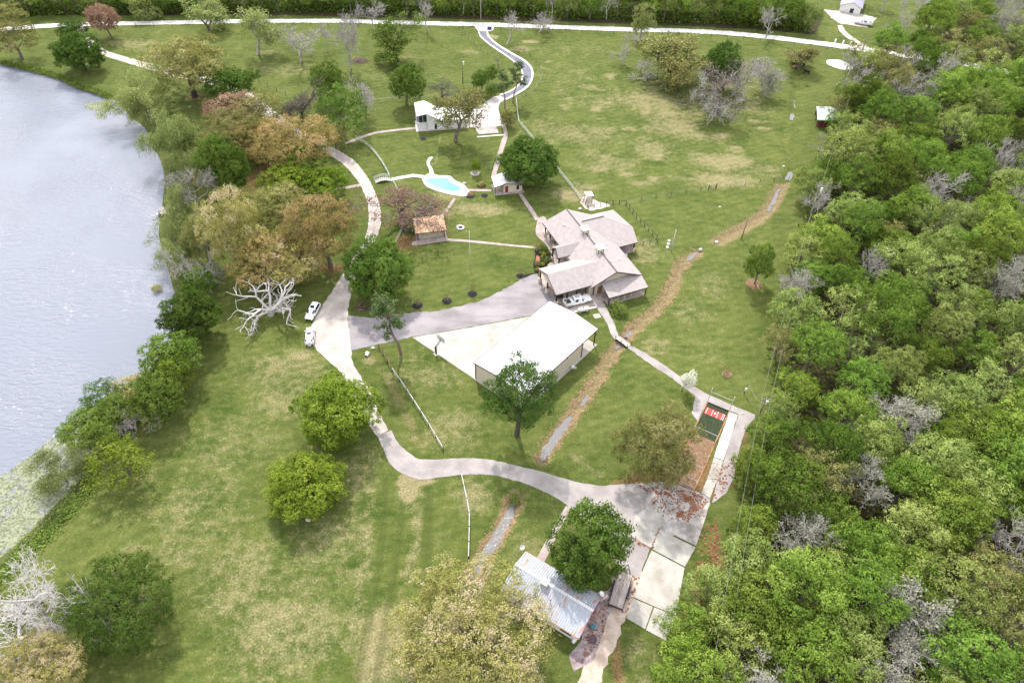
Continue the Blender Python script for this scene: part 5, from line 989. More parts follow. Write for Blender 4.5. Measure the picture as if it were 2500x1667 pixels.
MB().bar((-.27, -LY / 2, RZ + .08), (LX + .27, -LY / 2, RZ + .08), .5, .05).build('ridge_cap', white_m, barn)
for a, b in (((-.3, .2, EZ), (-.3, -LY / 2, RZ)), ((-.3, -LY / 2, RZ), (-.3, -LY - .2, EZ)), ((LX + .3, .2, EZ), (LX + .3, -LY / 2, RZ)), ((LX + .3, -LY / 2, RZ), (LX + .3, -LY - .2, EZ)), ((-.3, .2, EZ - .02), (LX + .3, .2, EZ - .02)), ((-.3, -LY - .2, EZ - .02), (LX + .3, -LY - .2, EZ - .02))):
    MB().bar(a, b, .1, .22).build('roof_trim', maroon, barn)
def wall_panel_mesh(w_, h, m):
    mb = MB(); prof = [(0, 0), (w_ * .2, 0), (w_ * .24, .03), (w_ * .32, .03), (w_ * .36, 0), (w_ * .64, 0), (w_ * .68, .03), (w_ * .76, .03), (w_ * .8, 0), (w_, 0)]; n = len(prof)
    mb.poly([(x, -y, 0) for x, y in prof] + [(x, -y, h) for x, y in prof], [(i, i + 1, n + i + 1, n + i) for i in range(n - 1)]); return mb.mesh('wall_panel', m)
wp = wall_panel_mesh(1.0, EZ - .1, cream); open_x = LX * .80
n_ = 12
for k in range(n_): inst('wall_panel', wp, barn, (0, -LY * k / n_ , .1), (LY / n_, 1, 1), (0, 0, -math.pi / 2))          # end towards the drive
n_ = 18
for k in range(n_):
    if k in (4, 5, 6): continue
    inst('wall_panel', wp, barn, (open_x * k / n_, -LY, .1), (open_x / n_, 1, 1))                                           # long side by the ditch
for k in range(n_): inst('wall_panel', wp, barn, (open_x * (k + 1) / n_, 0, .1), (open_x / n_, 1, 1), (0, 0, math.pi))
n_ = 12
for k in range(n_): inst('wall_panel', wp, barn, (open_x, -LY * (k + 1) / n_, .1), (LY / n_, 1, 1), (0, 0, math.pi / 2))
MB().poly([(0, 0, EZ - .05), (0, -LY, EZ - .05), (0, -LY / 2, RZ - .05)], [(0, 1, 2)]).build('gable_panel', cream, barn)
dz = MB().box(open_x * 4 / 18, open_x * 7 / 18, -LY - .02, -LY + .05, .1, EZ - .5).build('overhead_door', white_p, barn)
for z in (1.0, 1.9, 2.8): MB().box(open_x * 4 / 18 + .05, open_x * 7 / 18 - .05, -LY - .04, -LY - .02, z, z + .04).build('door_seam', fascia, dz)
MB().box(open_x * 4 / 18 - .1, open_x * 7 / 18 + .1, -LY - .05, -LY + .05, EZ - .5, EZ - .12).build('wall_panel', cream, barn)
for x in (0, open_x * 4 / 18, open_x * 7 / 18, open_x * 8.4 / 18, open_x): MB().box(x - .1, x + .1, -LY - .09, -LY + .1, 0, EZ - .1).build('trim_post', maroon, barn)
MB().box(-.09, .1, -.1, .09, 0, EZ - .1).build('trim_post', maroon, barn)
for y in (-LY + .1, -.1): MB().box(LX - .1, LX + .1, y - .1, y + .1, 0, EZ - .1).build('open_bay_post', maroon, barn)
MB().box(-.4, LX + .45, -LY - .45, .1, 0, .085).build('floor_slab', concrete, barn)
MB().lathe([(.0, .22), (.1, .2), (.12, 0)], (LX * .57, -LY - .12, EZ - .55), 8).build('wall_lamp', blk, barn)
tk = thing('water_softener', 'white tank and pump standing against the barn wall by the ditch', 'tank', G(1397, 900)); MB().sphere((0, 0, .5), .35, .35, .5, 12, 8).build('tank', white_p, tk, True); MB().box(.3, .8, -.2, .25, 0, .45).build('pump', galv, tk, bevel=.04); MB().tube((.1, 0, .9), (.5, 0, .5), .05).build('pipe', white_p, tk)

# --- white two-storey house
q0, q1 = G(1044.3, 317.2), G(1140, 310.3); wh = thing('white_house', 'white modern house with butterfly metal roof and upstairs balcony windows', 'house', (q0[0], q0[1], 0), rot_of(q0, q1))
W_ = np.linalg.norm((q1 - q0)[:2]); Dp = 7.0 * S
HA, HB, HL = 5.1, 2.75, 4.6
xl = -2.9; vx = 3.9
prof = [(xl, HL), (0.0, HA), (vx, HB + .05), (W_, HB)]
MB().poly([(0, 0, 0), (W_, 0, 0), (W_, 0, HB - .1), (vx, 0, HB - .05), (0, 0, HA - .15)], [(0, 1, 2, 3, 4)]).poly([(W_, 0, 0), (W_, Dp, 0), (W_, Dp, HB - .1), (W_, 0, HB - .1)], [(0, 1, 2, 3)]).poly([(0, Dp, 0), (W_, Dp, 0), (W_, Dp, HB - .1), (vx, Dp, HB - .05), (0, Dp, HA - .15)], [(4, 3, 2, 1, 0)]).build('wall', white_p, wh)
MB().box(-2.1, -.02, .6, Dp, 0, HL - .1).build('wall', white_p, wh)
MB().box(-2.8, .02, -.05, Dp, 2.28, 2.42).build('balcony_floor', white_p, wh)
def rseg(a, b): return MB().slab([(a[0], -.35, a[1]), (b[0], -.35, b[1]), (b[0], Dp + .3, b[1]), (a[0], Dp + .3, a[1])], .14)
for a, b in zip(prof[:-1], prof[1:]):
    rr = rseg(a, b).build('roof', white_m, wh)
    k = max(2, int((b[0] - a[0]) / .6))
    for j in range(1, k):
        t = j / k; x, z = a[0] + (b[0] - a[0]) * t, a[1] + (b[1] - a[1]) * t; MB().bar((x, -.34, z + .02), (x, Dp + .28, z + .02), .05, .05).build('standing_seam', white_m, rr)
for k in range(2):
    f_ = MB().box(-2.3 + k * 1.15, -1.25 + k * 1.15, -.02, .05, 3.0, 4.45 + .18 * k).build('window', glass, wh); MB().box(-2.3 + k * 1.15, -1.25 + k * 1.15, -.02, .05, 2.45, 2.92).build('pane', glass, f_)
for x in (-2.36, -1.22, -.08): MB().box(x, x + .07, -.04, .06, 2.42, 4.75).build('window_frame', white_p, wh)
for k in range(4): MB().box(-2.84, -2.8, .4 + k * 1.5, 1.6 + k * 1.5, 2.5, 4.3).build('window', glass, wh)
for k in range(6): MB().box(-2.86, -2.8, .25 + k * 1.35, .32 + k * 1.35, 0, 4.5).build('balcony_post', white_p, wh)
MB().box(2.05, 2.7, -.04, .02, .1, 1.75).build('door', glass, wh)
MB().box(-3.4, W_ + .3, -.75, .02, 0, .08).build('stone_edging', concrete, wh)
MB().box(-3.3, -.02, -.6, 5.5, 0, .09).build('terrace', concrete_w, wh)
MB().box(-2.9, -2.6, -.02, .2, .09, 2.3).build('carport_post', white_p, wh)

# --- pool house
q0, q1 = G(1210.4, 473.2), G(1274.6, 467.2); ph = thing('pool_house', 'small cream pool house with white metal gable roof and red door', 'pool house', (q0[0], q0[1], 0), rot_of(q0, q1))
W_ = np.linalg.norm((q1 - q0)[:2]); Dp = 4.3 * S; ex, ez, rx, rz_ = W_ + .35, 2.35, W_ * .36, 3.15
MB().slab([(-.4, -.6, ez - .1), (rx, -.6, rz_), (rx, Dp, rz_), (-.4, Dp, ez - .1)], .1).build('roof', white_m, ph); MB().slab([(rx, -.6, rz_), (ex, -.6, ez), (ex, Dp, ez), (rx, Dp, rz_)], .1).build('roof', white_m, ph)
MB().bar((rx, -.62, rz_ + .02), (rx, Dp + .02, rz_ + .02), .3, .06).build('ridge_cap', white_m, ph)
for a, b in (((-.4, -.63, ez - .12), (rx, -.63, rz_ - .04)), ((rx, -.63, rz_ - .04), (ex, -.63, ez - .04)), ((-.43, -.6, ez - .14), (-.43, Dp, ez - .14))): MB().bar(a, b, .06, .2).build('fascia', fascia, ph)
MB().poly([(1.9, 0, 0), (W_, 0, 0), (W_, 0, ez - .1), (rx, 0, rz_ - .12), (1.9, 0, rz_ - .35)], [(0, 1, 2, 3, 4)]).box(1.9, W_ - .01, .01, Dp - .3, 0, ez - .15).box(0.1, 1.9, 1.6, Dp - .3, 0, ez - .2).build('wall', cream, ph)
MB().box(2.45, 3.2, -.05, 0, .08, 1.95).build('door', red_p, ph); MB().box(5.4, 6.1, -.05, 0, .7, 1.9).build('window', glass, ph)
for x, y in ((-.2, -.4), (-.2, Dp - .4)): MB().box(x - .07, x + .07, y - .07, y + .07, 0, ez - .2).build('post', timber, ph)
MB().box(-.4, W_ + .5, -.75, Dp - .2, 0, .1).build('floor_slab', pink_conc, ph)
MB().box(1.86, 1.96, -.06, 0, 0, rz_ - .4).build('corner_trim', maroon, ph); MB().box(W_ - .04, W_ + .06, -.06, .04, 0, ez - .15).build('corner_trim', maroon, ph)

# --- open shelter with apricot roof
q0, q1 = G(1020.9, 585.8), G(1085.2, 578.2); shl = thing('picnic_shelter', 'small shelter with apricot shingled roof under the mossy oak', 'shelter', (q0[0], q0[1], 0), rot_of(q0, q1)); W_ = np.linalg.norm((q1 - q0)[:2]); Dp = 4.6 * S
a_, b_ = (-.5, W_ + .45)
MB().slab([(a_, -.55, 2.25), (b_, -.55, 2.25), (b_, Dp * .62, 3.5), (a_, Dp * .62, 3.5)], .12).build('roof', shingle_o, shl); MB().slab([(a_, Dp * .62, 3.5), (b_, Dp * .62, 3.5), (b_, Dp + .4, 2.6), (a_, Dp + .4, 2.6)], .12).build('roof', shingle_o, shl)
MB().bar((a_, -.58, 2.2), (b_, -.58, 2.2), .06, .22).build('fascia', brown_w, shl)
for k in range(9): MB().box(.15 + k * (W_ - .3) / 9, .15 + (k + .94) * (W_ - .3) / 9, 0, .06, .25, 1.95).build('wall_board', mat('weathered_board', (0.30, 0.27, 0.20), .9, (0.52, 0.48, 0.37), 1.2, fine=.15, fscale=8) if k == 0 else MATS['weathered_board'], shl)
MB().box(.1, W_ - .1, .07, Dp * .8, .1, 2.2).build('wall', grey_w, shl)
MB().box(-.5, W_ + .6, -1.3, Dp, 0, .07).build('floor_slab', pink_conc, shl)
for x in (0, W_): MB().box(x - .08, x + .08, -.4, -.24, 0, 2.2).build('post', timber, shl); MB().box(x - .08, x + .08, Dp - .1, Dp + .06, 0, 2.6).build('post', timber, shl)
mt = thing('stone_grill', 'dark stone grill under the mossy oak behind the shelter', 'grill', G(1034, 517)); MB().box(-.9, .9, -.4, .4, 0, .8).build('base', mat('dark_stone', (0.03, 0.03, 0.05), .8, (0.08, 0.08, 0.1), 3), mt, bevel=.1); MB().box(-.6, .6, -.3, .3, .8, .95).build('grate', blk, mt)

# --- tin-roofed shed at the bottom
sa, sb_ = np.array([3.1, 46.9]) * S, np.array([13.6, 40.7]) * S; shed = thing('tin_roofed_shed', 'long shed with rust-streaked white corrugated roof and brick chimney', 'shed', (sa[0], sa[1], 0), rot_of(sa, sb_))
W_ = np.linalg.norm(sb_ - sa); ez, rz_, hw, hw2 = 2.9, 3.95, 2.85 * S, 3.95 * S      # local y < 0 is towards the camera
def tin_mat():
    m = bpy.data.materials.new('rusty_tin'); m.use_nodes = True; n = m.node_tree.nodes; l = m.node_tree.links.new; b = n['Principled BSDF']; b.inputs['Roughness'].default_value = .75
    t = n.new('ShaderNodeTexCoord'); oi = n.new('ShaderNodeObjectInfo'); mp_ = n.new('ShaderNodeMapping'); mp_.inputs['Scale'].default_value = (2.5, .5, 1); ad = n.new('ShaderNodeVectorMath'); l(t.outputs['Object'], mp_.inputs['Vector']); l(mp_.outputs['Vector'], ad.inputs[0]); l(oi.outputs['Location'], ad.inputs[1])
    x = n.new('ShaderNodeTexNoise'); x.inputs['Scale'].default_value = 1.3; x.inputs['Detail'].default_value = 6; l(ad.outputs[0], x.inputs['Vector'])
    mm = n.new('ShaderNodeMath'); mm.operation = 'MULTIPLY_ADD'; mm.inputs[1].default_value = .13; l(oi.outputs['Random'], mm.inputs[0]); l(x.outputs['Fac'], mm.inputs[2])
    r = n.new('ShaderNodeValToRGB'); e = r.color_ramp.elements; e[0].position = .62; e[0].color = (.37, .40, .45, 1); e[1].position = .76; e[1].color = (.42, .19, .085, 1); l(mm.outputs[0], r.inputs['Fac']); l(r.outputs['Color'], b.inputs['Base Color']); return m
tin = tin_mat(); npn = 18; pw_ = (W_ + .2) / npn; pa = roof_panel_mesh(pw_, hw2, rz_ - ez, tin, 2, .085); pb_ = roof_panel_mesh(pw_, hw, rz_ - ez, tin, 2, .085)
for k in range(npn):
    inst('roof_panel', pa, shed, (-.1 + k * pw_, -hw, rz_)); inst('roof_panel', pb_, shed, (-.1 + (k + 1) * pw_, -hw, rz_), rot=(0, 0, math.pi))
MB().bar((-.12, -hw, rz_ + .03), (W_ + .12, -hw, rz_ + .03), .4, .04).build('ridge_cap', white_m, shed)
MB().bar((-.1, -hw - hw2, ez - .06), (W_ + .1, -hw - hw2, ez - .06), .16, .1).build('gutter', mat('rust', (0.33, 0.13, 0.05), .9, (.5, .3, .16), 3), shed); MB().bar((-.1, .02, ez - .06), (W_ + .1, .02, ez - .06), .12, .1).build('gutter', MATS['rust'], shed)
for a, b in (((W_ + .14, 0, ez - .05), (W_ + .14, -hw, rz_ - .05)), ((W_ + .14, -hw, rz_ - .05), (W_ + .14, -hw - hw2, ez - .05))): MB().bar(a, b, .06, .16).build('fascia', mat('magenta_brown_trim', (.22, .06, .09), .7) if 'magenta_brown_trim' not in MATS else MATS['magenta_brown_trim'], shed)
MB().box(.3, W_ - .3, -hw - hw2 + .5, -.3, 0, ez - .12).build('wall', white_p, shed); MB().poly([(W_ - .29, -.3, ez - .15), (W_ - .29, -hw - hw2 + .5, ez - .15), (W_ - .29, -hw, rz_ - .1)], [(0, 1, 2)]).build('gable_wall', white_p, shed)
MB().box(W_ - 3.0, W_ - 1.2, -hw - hw2 + .44, -hw - hw2 + .5, .9, 2.1).build('window', glass, shed)
ch = MB().box(W_ * .36, W_ * .36 + 1.0, -hw - .75, -hw + .1, rz_ - .6, rz_ + .75).build('chimney', stone, shed); MB().box(W_ * .36 - .08, W_ * .36 + 1.08, -hw - .83, -hw + .18, rz_ + .75, rz_ + .83).build('chimney_cap', white_m, ch); MB().tube((W_ * .36 + .6, -hw + .1, rz_ + .8), (W_ * .36 + .55, -hw + .3, rz_ + 1.9), .03).build('antenna', blk, ch)
v = MB().tube((W_ * .55, -hw - 2.0, rz_ - .6), (W_ * .55, -hw - 2.0, rz_ + .05), .06).build('roof_vent', white_m, shed); MB().lathe([(.13, 0), (.13, .06), (.01, .1)], (W_ * .55, -hw - 2.0, rz_ + .03), 8).build('vent_cap', red_p, v)
def dish(px, h, label, rz):
    o = thing('satellite_dish', label, 'satellite dish', G(*px), rz); MB().tube((0, 0, 0), (0, 0, h), .04).build('mast', galv, o); d = MB().lathe([(0, 0), (.25, .05), (.42, .15)], (0, 0, 0), 16).build('dish', white_p, o, True); d.location = (0, 0, h + .1); d.rotation_euler = (math.radians(40), 0, 0); MB().tube((0, -.1, h + .05), (0, -.5, h + .4), .02).build('feed_arm', galv, o)
dish((1273, 1352), 2.2, 'white satellite dish on a mast beyond the tin-roofed shed', .5)
w3 = thing('satellite_dish', 'white satellite dish on the far corner of the tin shed', 'satellite dish', (sb_[0], sb_[1], ez), 1.0); d = MB().lathe([(0, 0), (.25, .05), (.42, .15)], (0, 0, 0), 16).build('dish', white_p, w3, True); d.location = (.1, .1, .35); d.rotation_euler = (.4, .3, 0); MB().tube((0, 0, -.1), (.1, .1, .35), .04).build('mast', galv, w3)
for (x, y), lb, m_ in (((1447, 1562), 'round dark fire pit on the mossy patio by the shed', mat('purplish_iron', (.10, .075, .10), .8)),):
    o = MB().lathe([(.0, .08), (.45, .1), (.52, .25), (.6, .25), (.5, 0), (0, 0)], tuple(G(x, y)), 18).build('fire_pit' if 'pit' in lb else 'tub', m_, None, True); tag(o, lb, 'fire pit' if 'pit' in lb else 'tub')
o = MB().lathe([(.0, .42), (.4, .44), (.42, .4), (.1, .36), (.06, 0), (.25, 0)], tuple(G(1447, 1531)), 16).build('patio_table', mat('teal_paint', (.04, .17, .2), .6), None, True); tag(o, 'small round teal patio table beside the tin shed', 'table')
o = MB().lathe([(0, 1.0), (.25, .98), (.3, .7), (.3, 0), (0, 0)], tuple(G(1400, 1566)), 14).build('propane_bottle', white_p, None, True); tag(o, 'white gas bottle at the near wall of the tin shed', 'gas bottle')

# --- green-roofed shed, far building, pump house
q0 = G(1990.6, 311); gs = thing('green_roofed_shed', 'open livestock shed with pale green metal roof at the wood edge', 'shed', (q0[0], q0[1], 0), rot_of(G(1990.6, 311), G(2023, 311)) ); gs.rotation_euler.z = math.radians(-14)
gm = mat('pale_green_metal', (0.50, 0.58, 0.54), .5, (0.55, 0.62, 0.58), .6); Wd, Dp = 4.6, 8.6
npn = 8; pm_ = roof_panel_mesh(Dp / npn, Wd * .86, .55, gm, 3, .03)
for k in range(npn): inst('roof_panel', pm_, gs, (Wd * .82, .0 + k * Dp / npn, 2.95), rot=(0, 0, math.pi / 2) if False else (0, 0, -math.pi / 2)) if False else inst('roof_panel', pm_, gs, (Wd * .82, (k + 1) * Dp / npn, 2.95), rot=(0, 0, -math.pi / 2))
pm2 = roof_panel_mesh(Dp / npn, Wd * .4, .35, gm, 3, .03)
for k in range(npn): inst('roof_panel', pm2, gs, (Wd * .82, k * Dp / npn, 2.95), rot=(0, 0, math.pi / 2))
MB().box(Wd * .95, Wd * 1.0, .2, Dp - .1, 0, 2.5).box(.2, Wd, Dp - .2, Dp - .1, 0, 2.3).build('wall', red_p, gs)
for x, y in ((.15, .15), (.15, Dp / 2), (.15, Dp - .2), (Wd * .8, .15)): MB().box(x - .08, x + .08, y - .08, y + .08, 0, 2.35).build('post', timber, gs)
MB().bar((0, .05, 2.32), (Wd * .82, .05, 2.85), .06, .3).build('fascia', gm, gs)
for k in range(3): MB().box(.5 + k * 1.1, 1.4 + k * 1.1, .5, 1.6, 0, .9).build('stall_board', red_p, gs)
q0, q1 = G(2048, 27.5), G(2093, 35.5); fb = thing('far_white_building', 'white gabled building with grey roof beyond the far road', 'building', (q0[0], q0[1], 0), rot_of(q0, q1)); W_ = np.linalg.norm((q1 - q0)[:2]) * 1.1
MB().poly([(0, 0, 0), (W_, 0, 0), (W_, 0, 2.4), (W_ * .55, 0, 4.0), (0, 0, 2.4)], [(0, 1, 2, 3, 4)]).box(.05, W_ - .05, .05, 14, 0, 2.4).build('wall', white_p, fb)
MB().slab([(-.4, -.4, 2.35), (W_ * .55, -.4, 4.1), (W_ * .55, 14.4, 4.1), (-.4, 14.4, 2.35)], .15).build('roof', mat('lilac_grey_roof', (.30, .28, .36), .8, (.36, .34, .42), 1), fb); MB().slab([(W_ * .55, -.4, 4.1), (W_ + .4, -.4, 2.35), (W_ + .4, 14.4, 2.35), (W_ * .55, 14.4, 4.1)], .15).build('roof', MATS['lilac_grey_roof'], fb)
MB().box(W_ * .5, W_ * .68, -.06, 0, .1, 1.7).build('door', glass, fb)
q0, q1 = G(1431, 496.7), G(1445.2, 494.8); pu = thing('pump_house', 'small cream pump house with flat white roof inside the yard fence', 'pump house', (q0[0], q0[1], 0), rot_of(q0, q1))
MB().slab([(-.2, -.15, 2.2), (1.75, -.15, 2.15), (1.75, 1.7, 2.3), (-.2, 1.7, 2.35)], .1).build('roof', white_p, pu); MB().box(.2, 1.5, 0, .06, 0, 2.05).build('wall', cream, pu); MB().box(1.45, 1.5, .07, 1.4, 0, 2.05).build('wall', cream, pu)
for x, y in ((.05, 0), (.05, 1.45), (1.5, 1.45), (1.55, 0)): MB().box(x - .06, x + .06, y - .06, y + .06, 0, 2.15).build('post', maroon, pu)
MB().box(.3, .9, .5, 1.1, 0, .8).build('pump', galv, pu, bevel=.05)
sheet('stone_bed', [(1415, 482), (1430, 478), (1455, 490), (1490, 500), (1486, 506), (1455, 511), (1440, 515), (1425, 508)], .012, mat('pale_rubble', (.36, .28, .22), .95, (.66, .58, .52), 2.5, bump=.5, fine=.2, fscale=7), jit=.2)
# ------------------------------------------------------------------ vehicles
car_w = mat('white_car_paint', (0.80, 0.80, 0.81), .25, spec=.5); tailm = mat('red_lamp', (.45, .02, .02), .3); lampm = mat('clear_lamp', (.7, .7, .72), .15)
def loft(st, par, m, name='body'):
    mb = MB(); secs = []
    for x, wl_, zb, zbelt, wb, zr, wr in st:
        h = [(wl_ * .9, zb), (wl_, zb + .18), (wb + .015, (zb + zbelt) * .5 + .1), (wb, zbelt), (wr, zr), (wr * .55, zr + .035), (0, zr + .045)]
        secs.append([(x, y, z) for y, z in h] + [(x, -y, z) for y, z in h[-2::-1]])
    n = len(secs[0]); v = [p for s_ in secs for p in s_]; f = [(i * n + k, i * n + k + 1, (i + 1) * n + k + 1, (i + 1) * n + k) for i in range(len(secs) - 1) for k in range(n - 1)]
    f += [(i * n, (i + 1) * n, (i + 1) * n + n - 1, i * n + n - 1) for i in range(len(secs) - 1)] + [tuple(range(n)), tuple((len(secs) - 1) * n + k for k in range(n - 1, -1, -1))]
    mb.poly(v, f); o = mb.build(name, m, par, True)
    es = o.modifiers.new('edge', 'EDGE_SPLIT'); es.split_angle = math.radians(38); return o
def pt(st, i, t, lvl, side):
    a, b = st[i], st[i + 1]; s_ = [a[k] + (b[k] - a[k]) * t for k in range(7)]
    w_ = s_[4] + (s_[6] - s_[4]) * lvl; z = s_[3] + (s_[5] - s_[3]) * lvl; return (s_[0], side * (w_ + .012), z)
def wheels(par, xs_, hw, r):
    for x in xs_:
        for s_ in (-1, 1):
            t = MB().tube((x, s_ * (hw - .2), r), (x, s_ * hw, r), r, n=18).build('wheel', rub, par); MB().tube((x, s_ * (hw - .02), r), (x, s_ * (hw + .012), r), r * .62, n=14).build('rim', chrome, t)
SUV = [(-2.35, .74, .42, .92, .78, .98, .72), (-2.27, .88, .32, 1.0, .88, 1.2, .70), (-1.95, .92, .28, 1.03, .90, 1.60, .64), (-.9, .93, .28, 1.01, .91, 1.68, .64), (.15, .93, .28, .99, .91, 1.66, .63), (.45, .93, .28, .98, .91, 1.56, .63), (1.2, .92, .28, .99, .87, 1.07, .78), (1.9, .90, .28, .93, .84, .98, .70), (2.25, .82, .34, .78, .79, .83, .64), (2.36, .72, .40, .68, .70, .72, .58)]
def suv(loc, rz, label, sunroof=True, rack=False):
    c = thing('parked_car', label, 'car', loc, rz); st = SUV; loft(st, c, car_w)
    for s_ in (-1, 1):
        MB().poly([pt(st, 2, .1, .12, s_), pt(st, 3, 1, .12, s_), pt(st, 5, .75, .12, s_), pt(st, 4, .9, .88, s_), pt(st, 3, 0, .9, s_), pt(st, 2, .1, .86, s_)], [(0, 1, 2, 3, 4, 5) if s_ < 0 else (5, 4, 3, 2, 1, 0)]).build('side_window', glass, c)
        m_ = MB().box(.95, 1.12, s_ * .95 if s_ > 0 else -1.1, 1.1 if s_ > 0 else -.95, .98, 1.12).build('mirror', car_w, c, bevel=.03)
    up = lambda p, d=.05: (p[0], p[1], p[2] + d)
    a, b, cc, d = pt(st, 5, .05, .96, 1), pt(st, 5, .05, .96, -1), pt(st, 5, .92, .9, -1), pt(st, 5, .92, .9, 1); MB().poly([up(a), up(b), up(cc), up(d)], [(0, 1, 2, 3)]).build('windscreen', glass, c)
    a, b, cc, d = pt(st, 1, .95, .95, 1), pt(st, 1, .95, .95, -1), pt(st, 1, .1, .9, -1), pt(st, 1, .1, .9, 1); MB().poly([up(a), up(d), up(cc), up(b)], [(0, 1, 2, 3)]).build('rear_window', glass, c)
    if sunroof: MB().box(-.75, .05, -.42, .42, 1.72, 1.735).build('sunroof', glass, c)
    if rack:
        for x in (-1.5, -.1): MB().box(x - .04, x + .04, -.6, .6, 1.74, 1.78).build('roof_bar', galv, c)
        MB().box(-2.75, -2.35, -.35, .35, .5, .55).box(-2.5, -2.42, -.06, .06, .5, 1.1).build('bike_rack', galv, c)
    for s_ in (-1, 1):
        MB().box(-2.36, -2.28, s_ * .78 - .1, s_ * .78 + .1, .85, 1.02).build('tail_lamp', tailm, c); MB().box(2.18, 2.32, s_ * .66 - .13, s_ * .66 + .13, .7, .79).build('headlight', lampm, c)
    MB().box(2.3, 2.38, -.62, .62, .42, .6).build('grille', blk, c); MB().box(-2.4, -2.3, -.7, .7, .38, .55).build('bumper', blk, c); wheels(c, (-1.4, 1.42), .94, .36); return c
a, b = G(777, 745), G(754, 784); suv(G(765, 766), rot_of(a, b), 'white car with dark sunroof, nose toward the camera, parked on the grass verge')
a, b = G(757, 842), G(760, 806); suv(G(758.5, 825), rot_of(a, b), 'white car with roof bars, tail toward the camera, parked below the other', True, True)
def pickup(loc, rz, label, name='pickup_truck'):
    c = thing(name, label, 'pickup truck', loc, rz)
    lo = [(-3.15, .94, .55, .98, .97, 1.0, .95), (-3.0, .99, .50, 1.02, .99, 1.04, .96), (-1.0, 1.0, .46, 1.02, 1.0, 1.04, .97), (.9, 1.0, .46, 1.08, .99, 1.12, .92), (1.3, 1.0, .46, 1.12, .97, 1.22, .84), (2.5, .98, .48, 1.10, .93, 1.20, .80), (2.95, .93, .52, .98, .90, 1.06, .74), (3.1, .84, .56, .86, .82, .92, .66)]
    loft(lo, c, car_w)
    cb = [(-1.12, .96, 1.0, 1.15, .96, 1.2, .92), (-1.08, .97, 1.0, 1.18, .96, 1.85, .74), (-.9, .97, 1.0, 1.18, .96, 1.93, .72), (.45, .97, 1.0, 1.16, .96, 1.92, .71), (.7, .97, 1.0, 1.15, .95, 1.82, .72), (1.42, .96, 1.0, 1.13, .93, 1.22, .84)]
    cab = loft(cb, c, car_w, 'cab')
    for s_ in (-1, 1):
        MB().poly([pt(cb, 1, .6, .12, s_), pt(cb, 4, .7, .12, s_), pt(cb, 3, 1, .86, s_), pt(cb, 2, 0, .9, s_)], [(0, 1, 2, 3) if s_ < 0 else (3, 2, 1, 0)]).build('side_window', glass, cab); MB().box(1.0, 1.2, min(s_ * .98, s_ * 1.2), max(s_ * .98, s_ * 1.2), 1.2, 1.45).build('mirror', car_w, c, bevel=.03)
    up = lambda p, d=.05: (p[0], p[1], p[2] + d)
    q = [pt(cb, 4, .05, .95, 1), pt(cb, 4, .05, .95, -1), pt(cb, 4, .95, .9, -1), pt(cb, 4, .95, .9, 1)]; MB().poly([up(p) for p in q], [(0, 1, 2, 3)]).build('windscreen', glass, cab)
    MB().box(-1.16, -1.125, -.68, .68, 1.28, 1.75).build('rear_window', glass, cab); MB().box(-.75, .35, -.45, .45, 1.97, 1.985).build('sunroof', galv, cab)
    MB().box(-3.1, -1.15, -.97, -.87, 1.0, 1.42).box(-3.1, -1.15, .87, .97, 1.0, 1.42).box(-3.14, -3.04, -.97, .97, 1.0, 1.42).build('bed_wall', car_w, c)
    MB().box(-3.03, -1.16, -.86, .86, 1.06, 1.1).build('bed_floor', mat('bed_liner', (.05, .05, .06), .8) if 'bed_liner' not in MATS else MATS['bed_liner'], c); MB().box(-1.75, -1.16, -.84, .84, 1.1, 1.5).build('tool_box', car_w, c, bevel=.04)
    MB().box(-2.9, -2.6, -.2, .15, 1.1, 1.25).build('yellow_strap', mat('yellow_plastic', (.6, .55, .05), .5) if 'yellow_plastic' not in MATS else MATS['yellow_plastic'], c)
    for s_ in (-1, 1): MB().box(-3.18, -3.08, s_ * .9 - .08, s_ * .9 + .08, .95, 1.3).build('tail_lamp', tailm, c); MB().box(2.9, 3.08, s_ * .74 - .14, s_ * .74 + .14, .8, 1.0).build('headlight', lampm, c)
    MB().box(3.02, 3.16, -.85, .85, .5, .92).build('grille', blk, c); MB().box(-3.25, -3.1, -.9, .9, .55, .75).build('bumper', chrome, c); wheels(c, (-1.95, 2.0), 1.0, .42); return c
a, b = G(1376, 748), G(1442, 732); pickup(tuple((a + b) / 2), rot_of(a, b), 'white crew-cab pickup truck parked between the house and the barn')
a, b = G(2095, 59), G(2118, 63); pickup(tuple((a + b) / 2), rot_of(b, a), 'tiny white pickup truck in the far yard at the top right')
# trailer
tq = [np.array(p) * S for p in ((16.7, 45.6), (18.7, 44.9), (14.8, 40.7), (16.8, 39.7))]; o0 = (tq[2] + tq[3]) / 2; o1 = (tq[0] + tq[1]) / 2; tr = thing('flatbed_trailer', 'weathered plank flatbed trailer with black frame by the concrete pad', 'trailer', (o0[0], o0[1], 0), math.atan2(*(o1 - o0)[::-1])); TL_ = np.linalg.norm(o1 - o0); TW = 2.1
wplank = mat('weathered_planks', (.27, .22, .20), .9, (.50, .43, .39), 1.5, fine=.2, fscale=8, stretch=(.4, 5, 1), rand=.2)
for k in range(10): MB().box(.05, TL_ - .05, -TW / 2 + k * TW / 10 + .01, -TW / 2 + (k + 1) * TW / 10 - .01, .66, .71).build('plank', wplank, tr)
MB().box(0, TL_, -TW / 2 - .08, -TW / 2, .55, .82).build('side_rail', blk, tr); MB().box(0, TL_, TW / 2, TW / 2 + .08, .55, .82).build('side_rail', blk, tr); MB().box(-.1, 0, -TW / 2 - .08, TW / 2 + .08, .5, .8).build('end_rail', blk, tr)
MB().bar((TL_, -.8, .6), (TL_ + 1.5, 0, .55), .1, .12).bar((TL_, .8, .6), (TL_ + 1.5, 0, .55), .1, .12).build('tongue', blk, tr)
